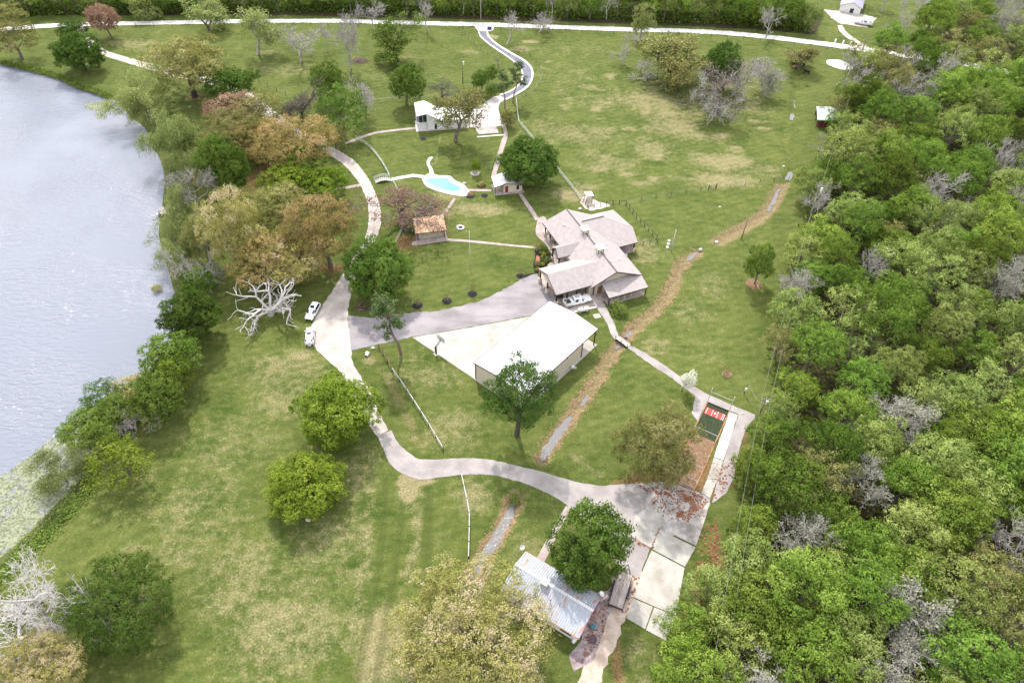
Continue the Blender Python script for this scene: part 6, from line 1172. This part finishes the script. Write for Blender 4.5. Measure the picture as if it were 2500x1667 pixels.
for x in (TL_ * .42, TL_ * .6):
    for s_ in (-1, 1):
        w_ = MB().tube((x, s_ * (TW / 2 + .12), .34), (x, s_ * (TW / 2 + .32), .34), .34, n=16).build('wheel', rub, tr); MB().tube((x, s_ * (TW / 2 + .31), .34), (x, s_ * (TW / 2 + .335), .34), .18, n=10).build('rim', galv, w_)
for s_ in (-1, 1): MB().box(TL_ * .33, TL_ * .69, s_ * (TW / 2 + .21) - .14, s_ * (TW / 2 + .21) + .14, .72, .76).build('mudguard', blk, tr)

# ------------------------------------------------------------------ fences
def fence(label, px, hgt, step, rails=(), wires=(), m_post=timber, m_rail=grey_w, pr=.07, name='fence', rw=.05, rh=.12, round_rail=False, cat='fence', cap_=None):
    w3 = np.array([G(*q)[:2] for q in px]); cum_ = np.r_[0, np.cumsum(np.linalg.norm(np.diff(w3, axis=0), axis=1))]; n = max(2, int(round(cum_[-1] / step)) + 1); t = np.linspace(0, cum_[-1], n)
    P_ = np.stack([np.interp(t, cum_, w3[:, 0]), np.interp(t, cum_, w3[:, 1])], 1); o = thing(name, label, cat, (P_[0][0], P_[0][1], 0)); L0 = P_[0]
    pmesh = MB().tube((0, 0, -.3), (0, 0, hgt), pr, pr * .92, 7).mesh('post', m_post)
    for p in P_: inst('post', pmesh, o, (p[0] - L0[0], p[1] - L0[1], 0))
    for z in rails:
        for a, b in zip(P_[:-1], P_[1:]):
            a3, b3 = (a[0] - L0[0], a[1] - L0[1], z), (b[0] - L0[0], b[1] - L0[1], z)
            (MB().tube(a3, b3, rw, n=6) if round_rail else MB().bar(a3, b3, rw, rh)).build('rail', m_rail, o)
    for z in wires:
        mb = MB()
        for a, b in zip(P_[:-1], P_[1:]): mb.tube((a[0] - L0[0], a[1] - L0[1], z), (b[0] - L0[0], b[1] - L0[1], z), .008, n=3, cap=False)
        mb.build('wire', galv, o)
    return o
wrail = mat('silvered_rail', (.36, .35, .33), .8, (.52, .51, .48), 2, fine=.1, fscale=8)
fence('weathered rail fence with dark posts between swale and barn lawn', [(925, 849), (942, 878), (958, 906)], 1.1, 2.2, (.5, .75, 1.0), m_post=timber, m_rail=brown_w, pr=.09, rh=.16)
fence('sagging wire and silver rail fence running down to the lower road', [(958, 906), (973, 927), (991, 953), (1013, 987), (1037, 1024), (1060, 1062), (1082, 1100)], 1.15, 3.0, (.95, 1.05), (.3, .55, .75), m_rail=wrail, pr=.09, rw=.12, rh=.06)
fence('rail fence crossing the lawn below the lower road', [(1126, 1160), (1136, 1205), (1146, 1252), (1146, 1300), (1144, 1366)], 1.1, 2.8, (.6, 1.0), (.3,), m_rail=wrail, pr=.08, rw=.14, rh=.06)
pipe_w = mat('pale_pipe', (.44, .48, .43), .6, (.54, .57, .52), 2)
fence('pale pipe fence curving from the footpath to the pool bridge', [(869, 340), (891, 352), (912, 371), (935, 402), (952, 434)], 1.2, 2.6, (.35, .7, 1.1), m_post=pipe_w, m_rail=pipe_w, pr=.05, rw=.045, round_rail=True)
fence('pale pipe fence under the mossy oak', [(958, 442), (968, 462), (988, 505), (990, 525), (984, 560), (963, 604)], 1.2, 2.6, (.4, 1.1), m_post=pipe_w, m_rail=pipe_w, pr=.05, rw=.04, round_rail=True)
fence('pale pipe fence beside the white house parking', [(1260, 245), (1266, 302), (1280, 318), (1295, 336), (1330, 380), (1366, 424), (1400, 466), (1418, 490)], 1.25, 3.0, (.4, .8, 1.2), m_post=pipe_w, m_rail=pipe_w, pr=.06, rw=.05, round_rail=True)
fence('short double rail by the pump house', [(1418, 488), (1434, 508)], 1.2, 1.3, (.4, .7, 1.1), m_post=timber, m_rail=wrail, pr=.08)
fence('dark post and wire fence round the pump house corner', [(1436, 513), (1453, 508), (1470, 505), (1486, 502), (1501, 500), (1516, 499), (1528, 501)], 1.35, 1.7, (1.25,), (.4, .7, 1.0), pr=.08, m_rail=timber, rw=.05, rh=.06)
fence('long wire fence dividing paddock from the mown lawn', [(1528, 500), (1590, 487), (1667, 475), (1735, 463), (1813, 454), (1878, 445), (1925, 440)], 1.3, 4.2, (), (.3, .6, .9, 1.2), pr=.06)
fence('dark yard fence right of the ranch house', [(1528, 503), (1548, 528), (1572, 553), (1597, 580), (1610, 593), (1590, 596), (1569, 600)], 1.35, 1.9, (1.25,), (.4, .8), pr=.07, m_rail=timber, rw=.04, rh=.05)
g_ = thing('field_gate', 'small dark metal gate in the long wire fence', 'gate', G(1729, 464.5), rot_of(G(1729, 464.5), G(1748, 461))); gw = float(np.linalg.norm(G(1748, 461) - G(1729, 464.5)))
for z in (.3, .6, .9, 1.2): MB().tube((.1, 0, z), (gw - .1, 0, z), .03, n=6).build('bar', blk, g_)
for x in (0, gw): MB().tube((x, 0, 0), (x, 0, 1.6), .09, n=8).build('gate_post', timber, g_)
fence('roadside wire fence left of the drive mouth', [(-40, 92), (90, 76), (270, 67), (440, 63), (640, 61), (830, 62.5), (1010, 67.5), (1130, 70)], 1.3, 6.0, (), (.5, .9, 1.25), pr=.07)
fence('roadside wire fence right of the drive mouth', [(1222, 72), (1330, 76), (1500, 82), (1660, 87), (1800, 95), (1920, 107), (2000, 117), (2105, 131)], 1.3, 6.0, (), (.5, .9, 1.25), pr=.07)
fence('paddock wire fence descending from the far road at the left', [(232, 76), (240, 90), (255, 107), (286, 120), (346, 135)], 1.3, 4.0, (), (.4, .8, 1.2), pr=.07)
fence('paddock wire fence above the gravel drive', [(560, 180), (629, 201), (684, 226), (720, 242)], 1.3, 4.0, (), (.4, .8, 1.2), pr=.07)
fence('wire fence left of the winding drive', [(1131, 70), (1140, 92), (1160, 110), (1190, 133), (1225, 160)], 1.3, 4.5, (), (.4, .8, 1.2), pr=.05)
fence('wire fence right of the winding drive', [(1224, 78), (1245, 100), (1285, 128), (1315, 155), (1326, 190), (1305, 222), (1262, 246)], 1.3, 4.5, (), (.4, .8, 1.2), pr=.05)
fence('green pipe and wire fence behind the white house', [(894, 252), (951, 247), (1010, 245), (1062, 243)], 1.2, 4.0, (1.1,), (.4, .8), m_post=pipe_w, m_rail=pipe_w, pr=.05, rw=.035, round_rail=True)

# ------------------------------------------------------------------ poles and wires
polew = mat('pole_wood', (.13, .10, .085), .9, (.24, .19, .165), 2, fine=.15, fscale=9)
def pole(name, label, base, top, r=.14, m=polew, arm=0, trans=False, h=None):
    b = G(*base); hh = h or hz(base[0], base[1], top[1]); o = thing(name, label, 'pole', (b[0], b[1], 0)); MB().tube((0, 0, -.3), (0, 0, hh), r, r * .68, 10).build('shaft', m, o, True)
    if arm:
        MB().box(-arm, arm, -.06, .06, hh - .35, hh - .22).build('crossarm', polew, o)
        for x in (-arm * .9, 0, arm * .9): MB().lathe([(.05, 0), (.07, .08), (.03, .18)], (x, 0, hh - .22 if x else hh), 8).build('insulator', white_p, o)
    if trans:
        t = MB().tube((.32, 0, hh - 1.6), (.32, 0, hh - .7), .26, n=14).build('transformer', white_p, o); MB().lathe([(.06, 0), (.08, .1), (.02, .25)], (.32, 0, hh - .7), 8).build('bushing', maroon, t)
    return b, hh
pb1, ph1 = pole('service_pole', 'pale service pole right of the yard fence', (1638, 614), (1654, 561), .13, wrail)
pb2, ph2 = pole('utility_pole', 'brown pole standing in the dry ditch bend', (1810, 583), (1824, 527), .13)
pb3, ph3 = pole('utility_pole', 'utility pole with white transformer beside the cage path', (1847, 1025), (1866, 972), .17, arm=.9, trans=True)
pb4, ph4 = pole('meter_pole', 'short meter pole with grey box near the batting cage', (1816, 961), (1826, 932), .09)
MB().box(-.18, .18, -.3, -.1, 1.2, 1.9).build('meter_box', white_p, bpy.data.objects['meter_pole'])
pb5, ph5 = pole('utility_pole', 'tall thin pale pole at the far road by the drive mouth', (1174, 53), (1174, 5), .14, bark_p, h=12)
pb6, ph6 = pole('utility_pole', 'dark pole with transformer above the white house', (1130, 204), (1124, 145), .16, trans=True)
pb7, ph7 = pole('utility_pole', 'dark leaning pole at the right end of the far road', (2105, 124), (2115, 84), .15)
pb8, ph8 = pole('utility_pole', 'pole with transformer rising out of the wood edge', (1968, 545), (1978, 505), .15, arm=.7, trans=True, h=11)
pb9, ph9 = pole('utility_pole', 'pole at the bottom right inside the wood', (1688, 1830), (1690, 1760), .16, arm=.9, h=10)
pb10, ph10 = pole('utility_pole', 'distant pole hidden in the wood near the far road', (2080, 205), (2090, 160), .15, arm=.7, h=10)
def wire(label, a, b, sag, r=.022):
    a, b = np.array(a, float), np.array(b, float); mb = MB(); n = 24; p = [a + (b - a) * t + np.array([0, 0, -4 * sag * t * (1 - t)]) for t in np.linspace(0, 1, n + 1)]
    for u, v_ in zip(p[:-1], p[1:]): mb.tube(u, v_, r, n=4, cap=False)
    tag(mb.build('power_line', mat('pale_cable', (.20, .22, .17), .6) if 'pale_cable' not in MATS else MATS['pale_cable']), label, 'power line')
T = lambda b, h, dx=0: (b[0] + dx, b[1], h - .1)
wire('power line from the cage pole up to the wood edge pole, left strand', T(pb3, ph3, -.8), T(pb8, ph8, -.6), .9); wire('power line from the cage pole up to the wood edge pole, right strand', T(pb3, ph3, .8), T(pb8, ph8, .6), .9)
wire('power line descending over the wood to the bottom, left strand', T(pb3, ph3, -.8), T(pb9, ph9, -.8), .8); wire('power line descending over the wood to the bottom, right strand', T(pb3, ph3, .8), T(pb9, ph9, .8), .8)
wire('single line from the wood edge pole toward the far road', T(pb8, ph8), T(pb10, ph10), .8); wire('short drooping cable from meter pole to the cage utility pole', T(pb4, ph4), (pb3[0], pb3[1], ph3 - 1.5), .9, .035)
wire('single line across the wood top to the leaning road pole', T(pb10, ph10), T(pb7, ph7), .6)
pole('flagpole', 'slender pale flagpole on the front lawn', (1148, 657), (1147.5, 565), .075, pipe_w)
MB().sphere((0, 0, hz(1148, 657, 565) + .06), .1, .1, .1).build('finial', pipe_w, bpy.data.objects['flagpole'])
# ------------------------------------------------------------------ batting cage
ct = np.array([35.5, 78.3]) * S; cx_ = np.array([39.0, 76.4]) * S; CW = np.linalg.norm(cx_ - ct); CL = 18.9 * S
cage = thing('batting_cage', 'long fenced batting cage with tall steel posts and green turf', 'batting cage', (ct[0], ct[1], 0), math.atan2(*(cx_ - ct)[::-1]))      # local x across, -y down its length
turf = mat('dark_turf', (.018, .032, .014), .95, (.05, .06, .03), 2.2, fine=.25, fscale=9); redm = mat('red_mat', (.42, .055, .05), .85, (.50, .085, .07), 2); linem = mat('white_line', (.78, .76, .74), .8)
MB().slab([(.05, -.1, .062), (CW - .05, -.1, .062), (CW - .05, -8.2, .062), (.05, -8.2, .062)][::-1], .05).build('turf', turf, cage)
MB().slab([(.0, -8.22, .056), (CW, -8.22, .056), (CW, -CL, .056), (.0, -CL, .056)][::-1], .05).build('litter_floor', litterm, cage)
rm = MB().slab([(.25, -1.25, .074), (CW - .25, -1.25, .074), (CW - .25, -2.85, .074), (.25, -2.85, .074)][::-1], .01).build('red_mat', redm, cage)
for x in (.5, CW / 2 - .55, CW / 2 + .45, CW - .75, CW - .45): MB().box(x, x + .07, -2.84, -1.26, .075, .08).build('white_line', linem, rm)
MB().poly([(CW / 2 - .22, -1.75, .082), (CW / 2 + .22, -1.75, .082), (CW / 2 + .22, -2.0, .082), (CW / 2, -2.2, .082), (CW / 2 - .22, -2.0, .082)][::-1], [(0, 1, 2, 3, 4)]).build('home_plate', linem, rm)
orng = mat('rusty_edging', (.36, .15, .07), .9, (.5, .25, .13), 2)
MB().box(-.14, 0, -CL, .1, 0, .1).build('edging', orng, cage); MB().box(CW, CW + .14, -CL, .1, 0, .1).build('edging', orng, cage)
for y in (0, -4.6, -9.2, -13.9, -CL):
    for x in (0, CW): p_ = MB().tube((x, y, 0), (x, y, 4.1 if y == 0 else 3.1), .05, n=8).build('post', galv, cage, True)
for x in (0, CW): MB().sphere((x, 0, 4.15), .08, .08, .08).build('post_cap', white_p, cage)
for y in (0, -9.2, -CL): MB().tube((0, y, 3.05), (CW, y, 3.05), .045, n=8).build('crossbar', galv, cage)
MB().tube((0, -CL, .9), (CW, -CL, .9), .04, n=8).build('crossbar', galv, cage); MB().tube((0, -15.5, 1.2), (CW, -15.5, 1.2), .035, n=8).build('crossbar', galv, cage)
for x in (0, CW): MB().tube((x, 0, 3.02), (x, -CL, 3.02), .014, n=5).build('cable', blk, cage)
nt_ = MB()
for k in range(9): nt_.tube((CW * k / 8, .02, .1), (CW * k / 8, .02, 3.0), .006, n=3, cap=False)
for k in range(1, 7): nt_.tube((0, .02, 3.0 * k / 7), (CW, .02, 3.0 * k / 7), .006, n=3, cap=False)
nt_.build('net', blk, cage); MB().tube((.1, -.1, .16), (CW - .1, -.1, .16), .09, n=6).build('net_roll', blk, cage)
# ------------------------------------------------------------------ bridges
def bridge(label, a, b, width, arch, m_deck, m_rail, rail_sides, nrail=6, rh_=1.0, nplank=18):
    L_ = float(np.linalg.norm((b - a)[:2])); o = thing('footbridge', label, 'bridge', (a[0], a[1], 0), rot_of(a, b)); zf = lambda t: .12 + arch * 4 * t * (1 - t)
    pmesh = MB().box(0, L_ / nplank * .92, -width / 2, width / 2, -.05, 0).mesh('plank', m_deck)
    for k in range(nplank): inst('plank', pmesh, o, (L_ * k / nplank, 0, zf((k + .5) / nplank)))
    for y in (-width / 2 - .05, width / 2 + .05):
        mb = MB()
        for k in range(8): mb.bar((L_ * k / 8, y, zf(k / 8) - .12), (L_ * (k + 1) / 8, y, zf((k + 1) / 8) - .12), .1, .22)
        mb.build('beam', timber, o)
    for s_, full in rail_sides:
        y = s_ * (width / 2 + .08); n = nrail
        for k in range(n + 1): MB().box(L_ * k / n - .05, L_ * k / n + .05, y - .05, y + .05, zf(k / n) - .2, zf(k / n) + rh_).build('post', m_rail, o)
        if full:
            for z in (rh_, rh_ * .55):
                for k in range(n): MB().bar((L_ * k / n, y, zf(k / n) + z), (L_ * (k + 1) / n, y, zf((k + 1) / n) + z), .08, .06).build('rail', m_rail, o)
bridge('arched pale footbridge with railings at the end of the pool path', G(915.5, 445.5), G(953, 439.5), 1.5, .55, mat('pale_deck', (.46, .42, .40), .9, (.58, .54, .52), 2, rand=.1), pipe_w, ((1, True), (-1, True)), 8, .95, 20)
bridge('plank footbridge over the ditch with a single wooden handrail', G(1508, 824.4), G(1536, 845), 1.15, .1, mat('tan_deck', (.46, .36, .29), .9, (.62, .52, .44), 2, rand=.12), brown_w, ((1, True), (-1, False)), 2, .85, 16)
dk = thing('fishing_dock', 'small weathered dock at the water beside the grey cypress', 'dock', G(396, 512), .1)
for k in range(9): MB().box(-.2, 1.9, -2.0 + k * .45, -1.58 + k * .45, .05, .1).build('plank', wplank, dk)
for x, y in ((0, -1.9), (1.7, -1.9), (0, 2.0), (1.7, 2.0)): MB().tube((x, y, -1.4), (x, y, .9), .08, n=7).build('pile', timber, dk)
ch_ = thing('dock_chair', 'dark chair on the small dock', 'chair', (*G(404, 508)[:2], .1), .6)
MB().box(-.3, .3, -.3, .3, .35, .42).build('seat', blk, ch_); MB().box(-.3, .3, .24, .3, .42, .95).build('backrest', blk, ch_)
for x in (-.25, .25):
    for y in (-.25, .25): MB().box(x - .03, x + .03, y - .03, y + .03, 0, .35).build('leg', blk, ch_)
bt = thing('jon_boat', 'small dark boat moored below the dock', 'boat', (*G(403, 523)[:2], WATER_Z), .15)
MB().poly([(-1.5, -.45, .0), (1.3, -.45, .0), (1.9, 0, .15), (1.3, .45, 0), (-1.5, .45, 0), (-1.6, -.65, .42), (1.4, -.65, .42), (2.1, 0, .5), (1.4, .65, .42), (-1.6, .65, .42)], [(4, 3, 2, 1, 0), (0, 1, 6, 5), (1, 2, 7, 6), (2, 3, 8, 7), (3, 4, 9, 8), (4, 0, 5, 9)]).build('hull', mat('navy_hull', (.015, .02, .05), .5), bt); MB().box(-.9, -.5, -.6, .6, .3, .36).build('thwart', grey_w, bt)
# ------------------------------------------------------------------ yard things
hp_ = thing('basketball_hoop', 'black basketball hoop at the edge of the concrete court', 'basketball hoop', G(1065, 865), rot_of(G(1065, 865), G(1081, 853))); MB().box(-.14, .14, -.14, .14, 0, 2.3).build('post', blk, hp_)
for z in (2.1, 2.45): MB().bar((0, -.1, z - .25), (1.5, -.1, z + .75), .06, .06).bar((0, .1, z - .25), (1.5, .1, z + .75), .06, .06).build('arm', blk, hp_)
bd = MB().box(1.5, 1.55, -.9, .9, 2.7, 3.75).build('backboard', mat('clear_board', (.55, .58, .58), .15), hp_); MB().box(1.49, 1.57, -.94, .94, 2.66, 2.7).box(1.49, 1.57, -.94, .94, 3.75, 3.79).box(1.49, 1.57, -.94, -.9, 2.7, 3.75).box(1.49, 1.57, .9, .94, 2.7, 3.75).build('board_frame', blk, bd)
rg = MB()
for k in range(12): a, b = k * math.pi / 6, (k + 1) * math.pi / 6; rg.tube((1.8 + .23 * math.cos(a), .23 * math.sin(a), 3.0), (1.8 + .23 * math.cos(b), .23 * math.sin(b), 3.0), .015, n=5, cap=False)
rg.build('rim', mat('orange_rim', (.5, .14, .03), .5), bd); MB().box(-.4, .4, -.4, .4, 0, .12).build('footing', concrete_w, hp_)
a, b = G(1409, 764), G(1438, 758); pt_ = thing('propane_tank', 'white horizontal propane tank between the barn and the pickup', 'propane tank', tuple((a + b) / 2), rot_of(a, b)); TLn = float(np.linalg.norm(b - a)) * .95
mb = MB(); n = 16; prof = [(0.02, -TLn / 2), (.3, -TLn / 2 + .08), (.46, -TLn / 2 + .3), (.48, -TLn / 2 + .45), (.48, TLn / 2 - .45), (.46, TLn / 2 - .3), (.3, TLn / 2 - .08), (.02, TLn / 2)]
mb.poly([(x, r * math.cos(2 * math.pi * k / n), .75 + r * math.sin(2 * math.pi * k / n)) for r, x in prof for k in range(n)], [(i * n + k, (i + 1) * n + k, (i + 1) * n + (k + 1) % n, i * n + (k + 1) % n) for i in range(len(prof) - 1) for k in range(n)]); mb.build('tank', white_p, pt_, True)
MB().lathe([(.0, .2), (.14, .18), (.16, 0)], (0, 0, 1.2), 12).build('valve_dome', mat('green_dome', (.03, .12, .10), .6), pt_)
for x in (-TLn * .3, TLn * .3): MB().box(x - .08, x + .08, -.35, .35, 0, .4).build('foot', concrete_w, pt_)
sm = thing('barrel_smoker', 'black barrel smoker beside the porte cochere column', 'smoker', G(1366, 730), .2); mb = MB(); mb.tube((-.65, 0, .95), (.65, 0, .95), .36, n=14).build('barrel', blk, sm, True); MB().tube((.45, 0, 1.25), (.45, 0, 1.8), .06).build('chimney', blk, sm)
for x in (-.55, .55):
    for y in (-.25, .25): MB().bar((x, y * .6, .7), (x, y, 0), .05, .05).build('leg', blk, sm)
MB().box(-.5, .5, -.62, -.38, .85, .9).build('shelf', blk, sm)
sp = thing('spare_wheel', 'dark wheel standing under the porte cochere roof', 'wheel', G(1414, 709), .3); MB().tube((0, -.1, .35), (0, .1, .35), .35, n=16).build('tyre', rub, sp); MB().tube((0, -.11, .35), (0, .11, .35), .2, n=12).build('rim', chrome, sp)
def ring_stones(name, label, px, r, k, sz, m, inner=None):
    c = G(*px); o = thing(name, label, 'fire pit', (c[0], c[1], 0))
    for i in range(k):
        a = 2 * math.pi * i / k; s_ = sz * rnd.uniform(.8, 1.25); MB().sphere((r * math.cos(a), r * math.sin(a), s_ * .5), s_, s_ * .85, s_ * .7, 7, 5, .3).build('stone', m, o)
    MB().lathe([(0, .03), (r * .9, .03)], (0, 0, .02), 14).build('ash_bed', inner or mulch, o)
ring_stones('fire_ring', 'pale stone fire ring on the lawn right of the shelter', (1124, 557), .75, 10, .32, concrete_w); ring_stones('fire_ring', 'dark stone fire ring on the white house lawn', (1033, 339), .6, 9, .28, MATS['dark_stone'])
ring_stones('stone_ring', 'ring of pale stones round the little conical tree', (1160, 424), 1.1, 14, .22, concrete_w)
def rock(px, s_, lb, m=stone): 
    o = MB().sphere((0, 0, 0), s_, s_ * .8, s_ * .6, 8, 6, .35).build('boulder', m); c = G(*px); o.location = (c[0], c[1], s_ * .3); tag(o, lb, 'rock')
rock((1134, 449), .5, 'grey boulder at the right edge of the pool deck', galv); rock((897, 862), .45, 'pale rock near the gravel drive junction, left of two', concrete_w); rock((911, 850), .4, 'pale rock near the asphalt corner', concrete_w); rock((754, 1268), .5, 'white stone under the rounded yellow-green tree', concrete_w); rock((1757, 506), .3, 'small pale stone in the mown lawn beside the ditch', concrete_w); rock((1416, 511), .5, 'pale boulder at the rubble bed by the pump house', concrete_w); rock((1812, 1010), .28, 'white stone on the edge of the cage path', concrete_w); rock((845, 1140), .35, 'pale flat stone near the meadow tree', concrete_w); rock((1913, 407), .35, 'pale stone beside the paddock ditch', concrete_w)
def culvert(px, ang_, lb, m):
    c = G(*px); o = thing('culvert_pipe', lb, 'culvert', (c[0], c[1], -.15), math.radians(ang_)); mb = MB(); n = 14
    mb.poly([(x, r * math.cos(2 * math.pi * k / n), r * math.sin(2 * math.pi * k / n)) for x in (-.6, .25) for r in (.32,) for k in range(n)], [(k, n + k, n + (k + 1) % n, (k + 1) % n) for k in range(n)]); mb.build('pipe', m, o, True); MB().lathe([(0, 0), (.3, 0)], (0, 0, 0), 12).build('opening', blk, o).rotation_euler = (0, math.pi / 2, 0)
culvert((1708, 609), 205, 'pale culvert end at the top of the lower ditch', concrete_w); culvert((1750, 590), 25, 'white culvert mouth at the end of the dry ditch', concrete_w); culvert((895, 866), 250, 'white pipe end in the swale by the drive junction', white_p)
for k, (x, y) in enumerate(((1633, 589), (1631, 597), (1629, 605))):
    o = MB().lathe([(0, .3), (.3, .3), (.34, .26), (.34, 0)], tuple(G(x, y)), 12).build('tank_lid', white_p); tag(o, ('farthest', 'middle', 'nearest')[k] + ' of three white septic lids left of the service pole', 'septic lid')
o = MB().box(0, 1, 0, 1, 0, .05).build('stepping_slab', concrete); o.location = tuple(G(1452, 778)); o.rotation_euler = (0, 0, .3); o.scale = (1.5, 1.3, 1); tag(o, 'pale square slab on the grass beside the cage path', 'slab')
# brush pile
c = G(877, 150); mb = MB(); r_ = np.random.default_rng(5)
for k in range(260):
    p = np.array([r_.normal(0, 1.3), r_.normal(0, 1.0), 0]); p[2] = max(0.1, 1.5 * (1 - np.hypot(p[0] / 2.6, p[1] / 2.1))) * r_.random(); d = r_.normal(size=3) * np.array([1, 1, .35]); d /= np.linalg.norm(d); l_ = r_.uniform(.5, 1.4); mb.tube(p - d * l_ / 2, p + d * l_ / 2, .06, .03, 4)
o = mb.build('brush_pile', mat('pinkish_brush', (.20, .14, .13), .95, (.40, .31, .29), 2)); o.location = (c[0], c[1], .1); tag(o, 'heap of cut brush in the upper left paddock', 'brush pile', kind='stuff')
o = MB().bar((0, 0, .15), (3.2, .8, .2), .3, .28).bar((.4, .5, .18), (2.8, 1.5, .2), .26, .25).bar((.2, 1.0, .15), (1.6, 3.0, .15), .3, .25).build('log_pile', mat('rotten_log', (.035, .02, .03), .95, (.2, .12, .12), 2)); c = G(866, 760); o.location = (c[0], c[1], 0); tag(o, 'dark fallen logs beneath the large green junction tree', 'logs')
# garden bushes
zhp = zh([(450, 800), (395, 850), (497, 853), (445, 873), (415, 913), (487, 922), (412, 980), (485, 975), (548, 965), (455, 1000), (420, 1035), (335, 1112), (345, 1040), (372, 742), (345, 790)])
bl_ = ('large loose shrub at the top of the garden bed', )
for k, (x, y) in enumerate(zhp):
    big = k in (0, 12, 13, 14); c = G(x, y); r = (.85 if big else .48) * rnd.uniform(.9, 1.15); lf = LM['ybush'] if k in (3, 4, 10, 11) else LM['olive'] if k in (13, 14, 12) else LM['bush']; v = LIB['small'][k % 2]
    o = thing('garden_shrub', 'clipped ' + ('golden' if k in (3, 4, 10, 11) else 'green') + ' ball shrub in the dark garden bed by the house' if not big else 'loose grey-green shrub on the outer edge of the garden bed', 'shrub', (c[0], c[1], 0), rnd.uniform(0, 6), 'shrubs of the garden bed')
    inst('stem', v['trunk'], o, scale=(r / 2.4, r / 2.4, r / 3.4), m=bark); inst('crown', v['crown'], o, (0, 0, r * .75), (r / 2.4, r / 2.4, r * .85 / 2.2), m=lf)
sh_ = {}
for o in C.objects:
    if o.get('group') == 'shrubs of the garden bed': sh_.setdefault(o['label'], []).append(o)
for lb, os_ in sh_.items():
    for i, o in enumerate(sorted(os_, key=lambda o: -o.location.y)): o['label'] = lb + ', ' + ('farthest', 'second', 'third', 'fourth', 'fifth', 'sixth', 'nearest')[i if i < len(os_) - 1 else 6]
# far white posts and blue bin
for k, (x, y) in enumerate(((2038, 105), (2057, 108.5), (2075, 111.5), (2093, 115))):
    o = MB().box(-.25, .25, -.2, .2, 0, 1.35).build('gate_pillar', white_p, bevel=.05); o.location = tuple(G(x, y)); tag(o, ('first', 'second', 'third', 'fourth')[k] + ' from the left of the white posts along the far road', 'post')
bb = thing('blue_bin', 'small dark blue bin with pale lid at the mouth of the winding drive', 'bin', G(1195, 72.5), .05); MB().box(-.8, .8, -.5, .5, .05, 1.15).build('body', mat('navy_plastic', (.05, .07, .17), .5), bb, bevel=.05); MB().slab([(-.85, -.55, 1.2), (.85, -.55, 1.2), (.85, .55, 1.35), (-.85, .55, 1.35)], .06).build('lid', mat('grey_blue_lid', (.3, .33, .42), .5), bb)
# ------------------------------------------------------------------ cattle
def cow_mesh(name, lying=False):
    """one continuous skinned body: trunk, neck, head, four jointed legs, tail"""
    V = []; E_ = []; Rr = []
    def chain(pts, start=None):
        pv = start
        for p, r in pts:
            V.append(p); Rr.append(r); i = len(V) - 1
            if pv is not None: E_.append((pv, i))
            pv = i
        return pv
    zz = .55 if lying else 1.05
    chain([((-.95, 0, zz), .30), ((-.5, 0, zz + .02), .38), ((0, 0, zz - .05), .42), ((.5, 0, zz), .38), ((.85, 0, zz + .08), .28)])
    nk = chain([((1.15, 0, zz + .2), .17), ((1.35, 0, zz + .28), .16), ((1.6, 0, zz + .12), .11), ((1.78, 0, zz + .02), .09)], 4)
    for s_ in (-1, 1):
        chain([((1.38, s_ * .24, zz + .36), .04)], 6)
        if lying:
            chain([((.75, s_ * .35, .25), .12), ((1.15, s_ * .38, .12), .08), ((.8, s_ * .42, .08), .06)], 3); chain([((-.9, s_ * .4, .3), .15), ((-.4, s_ * .5, .14), .09), ((-.75, s_ * .55, .08), .06)], 1)
        else:
            chain([((.62, s_ * .22, .68), .14), ((.60, s_ * .22, .36), .075), ((.64, s_ * .22, .05), .07)], 3); chain([((-.78, s_ * .22, .78), .18), ((-.98, s_ * .22, .45), .08), ((-.9, s_ * .22, .05), .07)], 1)
    chain([((-1.2, 0, zz - .05), .05), ((-1.27, 0, zz - .5), .035)], 0)
    me = bpy.data.meshes.new(name); me.from_pydata(V, E_, []); o = bpy.data.objects.new(name, me); C.objects.link(o)
    o.modifiers.new('skin', 'SKIN'); me_s = o.data.skin_vertices
    if not me_s: 
        bm = bmesh.new(); bm.from_mesh(me); bm.verts.layers.skin.verify(); bm.to_mesh(me); bm.free()
    for i, sv in enumerate(o.data.skin_vertices[0].data): sv.radius = (Rr[i], Rr[i]); sv.use_root = (i == 2)
    ss = o.modifiers.new('sub', 'SUBSURF'); ss.levels = 1; ss.render_levels = 1
    dg = bpy.context.evaluated_depsgraph_get(); m2 = bpy.data.meshes.new_from_object(o.evaluated_get(dg)); bpy.data.objects.remove(o)
    m2.materials.clear(); m2.materials.append(blk); m2.polygons.foreach_set('use_smooth', [True] * len(m2.polygons)); return m2
cm_s, cm_l = cow_mesh('cow'), cow_mesh('cow', True)
for me_, px, rz, m_, lb in ((cm_s, (1967, 181), 2.4, mat('black_hide', (.012, .012, .016), .7, (.03, .028, .03), 2), 'black cow grazing below the thin yellowish oak'), (cm_s, (1961.5, 163), .9, mat('dark_brown_hide', (.03, .018, .016), .7), 'dark calf standing right of the oak trunk'), (cm_l, (1941, 166), .2, mat('tan_hide', (.33, .16, .08), .7, (.48, .30, .18), 2), 'tan cow lying left of the oak trunk'), (cm_s, (1951, 153), 3.3, mat('white_hide', (.55, .50, .46), .7, (.3, .2, .16), 2), 'pale cow standing behind the oak trunk')):
    o = bpy.data.objects.new('cow', me_); C.objects.link(o); o.location = tuple(G(*px)); o.rotation_euler = (0, 0, rz); o.scale = (.8,) * 3 if 'calf' in lb else (1,) * 3
    o.material_slots[0].link = 'OBJECT'; o.material_slots[0].material = m_; tag(o, lb, 'cow')

if 0: print('TRIS', sum(sum(len(p.vertices) - 2 for p in m.polygons) for m in bpy.data.meshes))
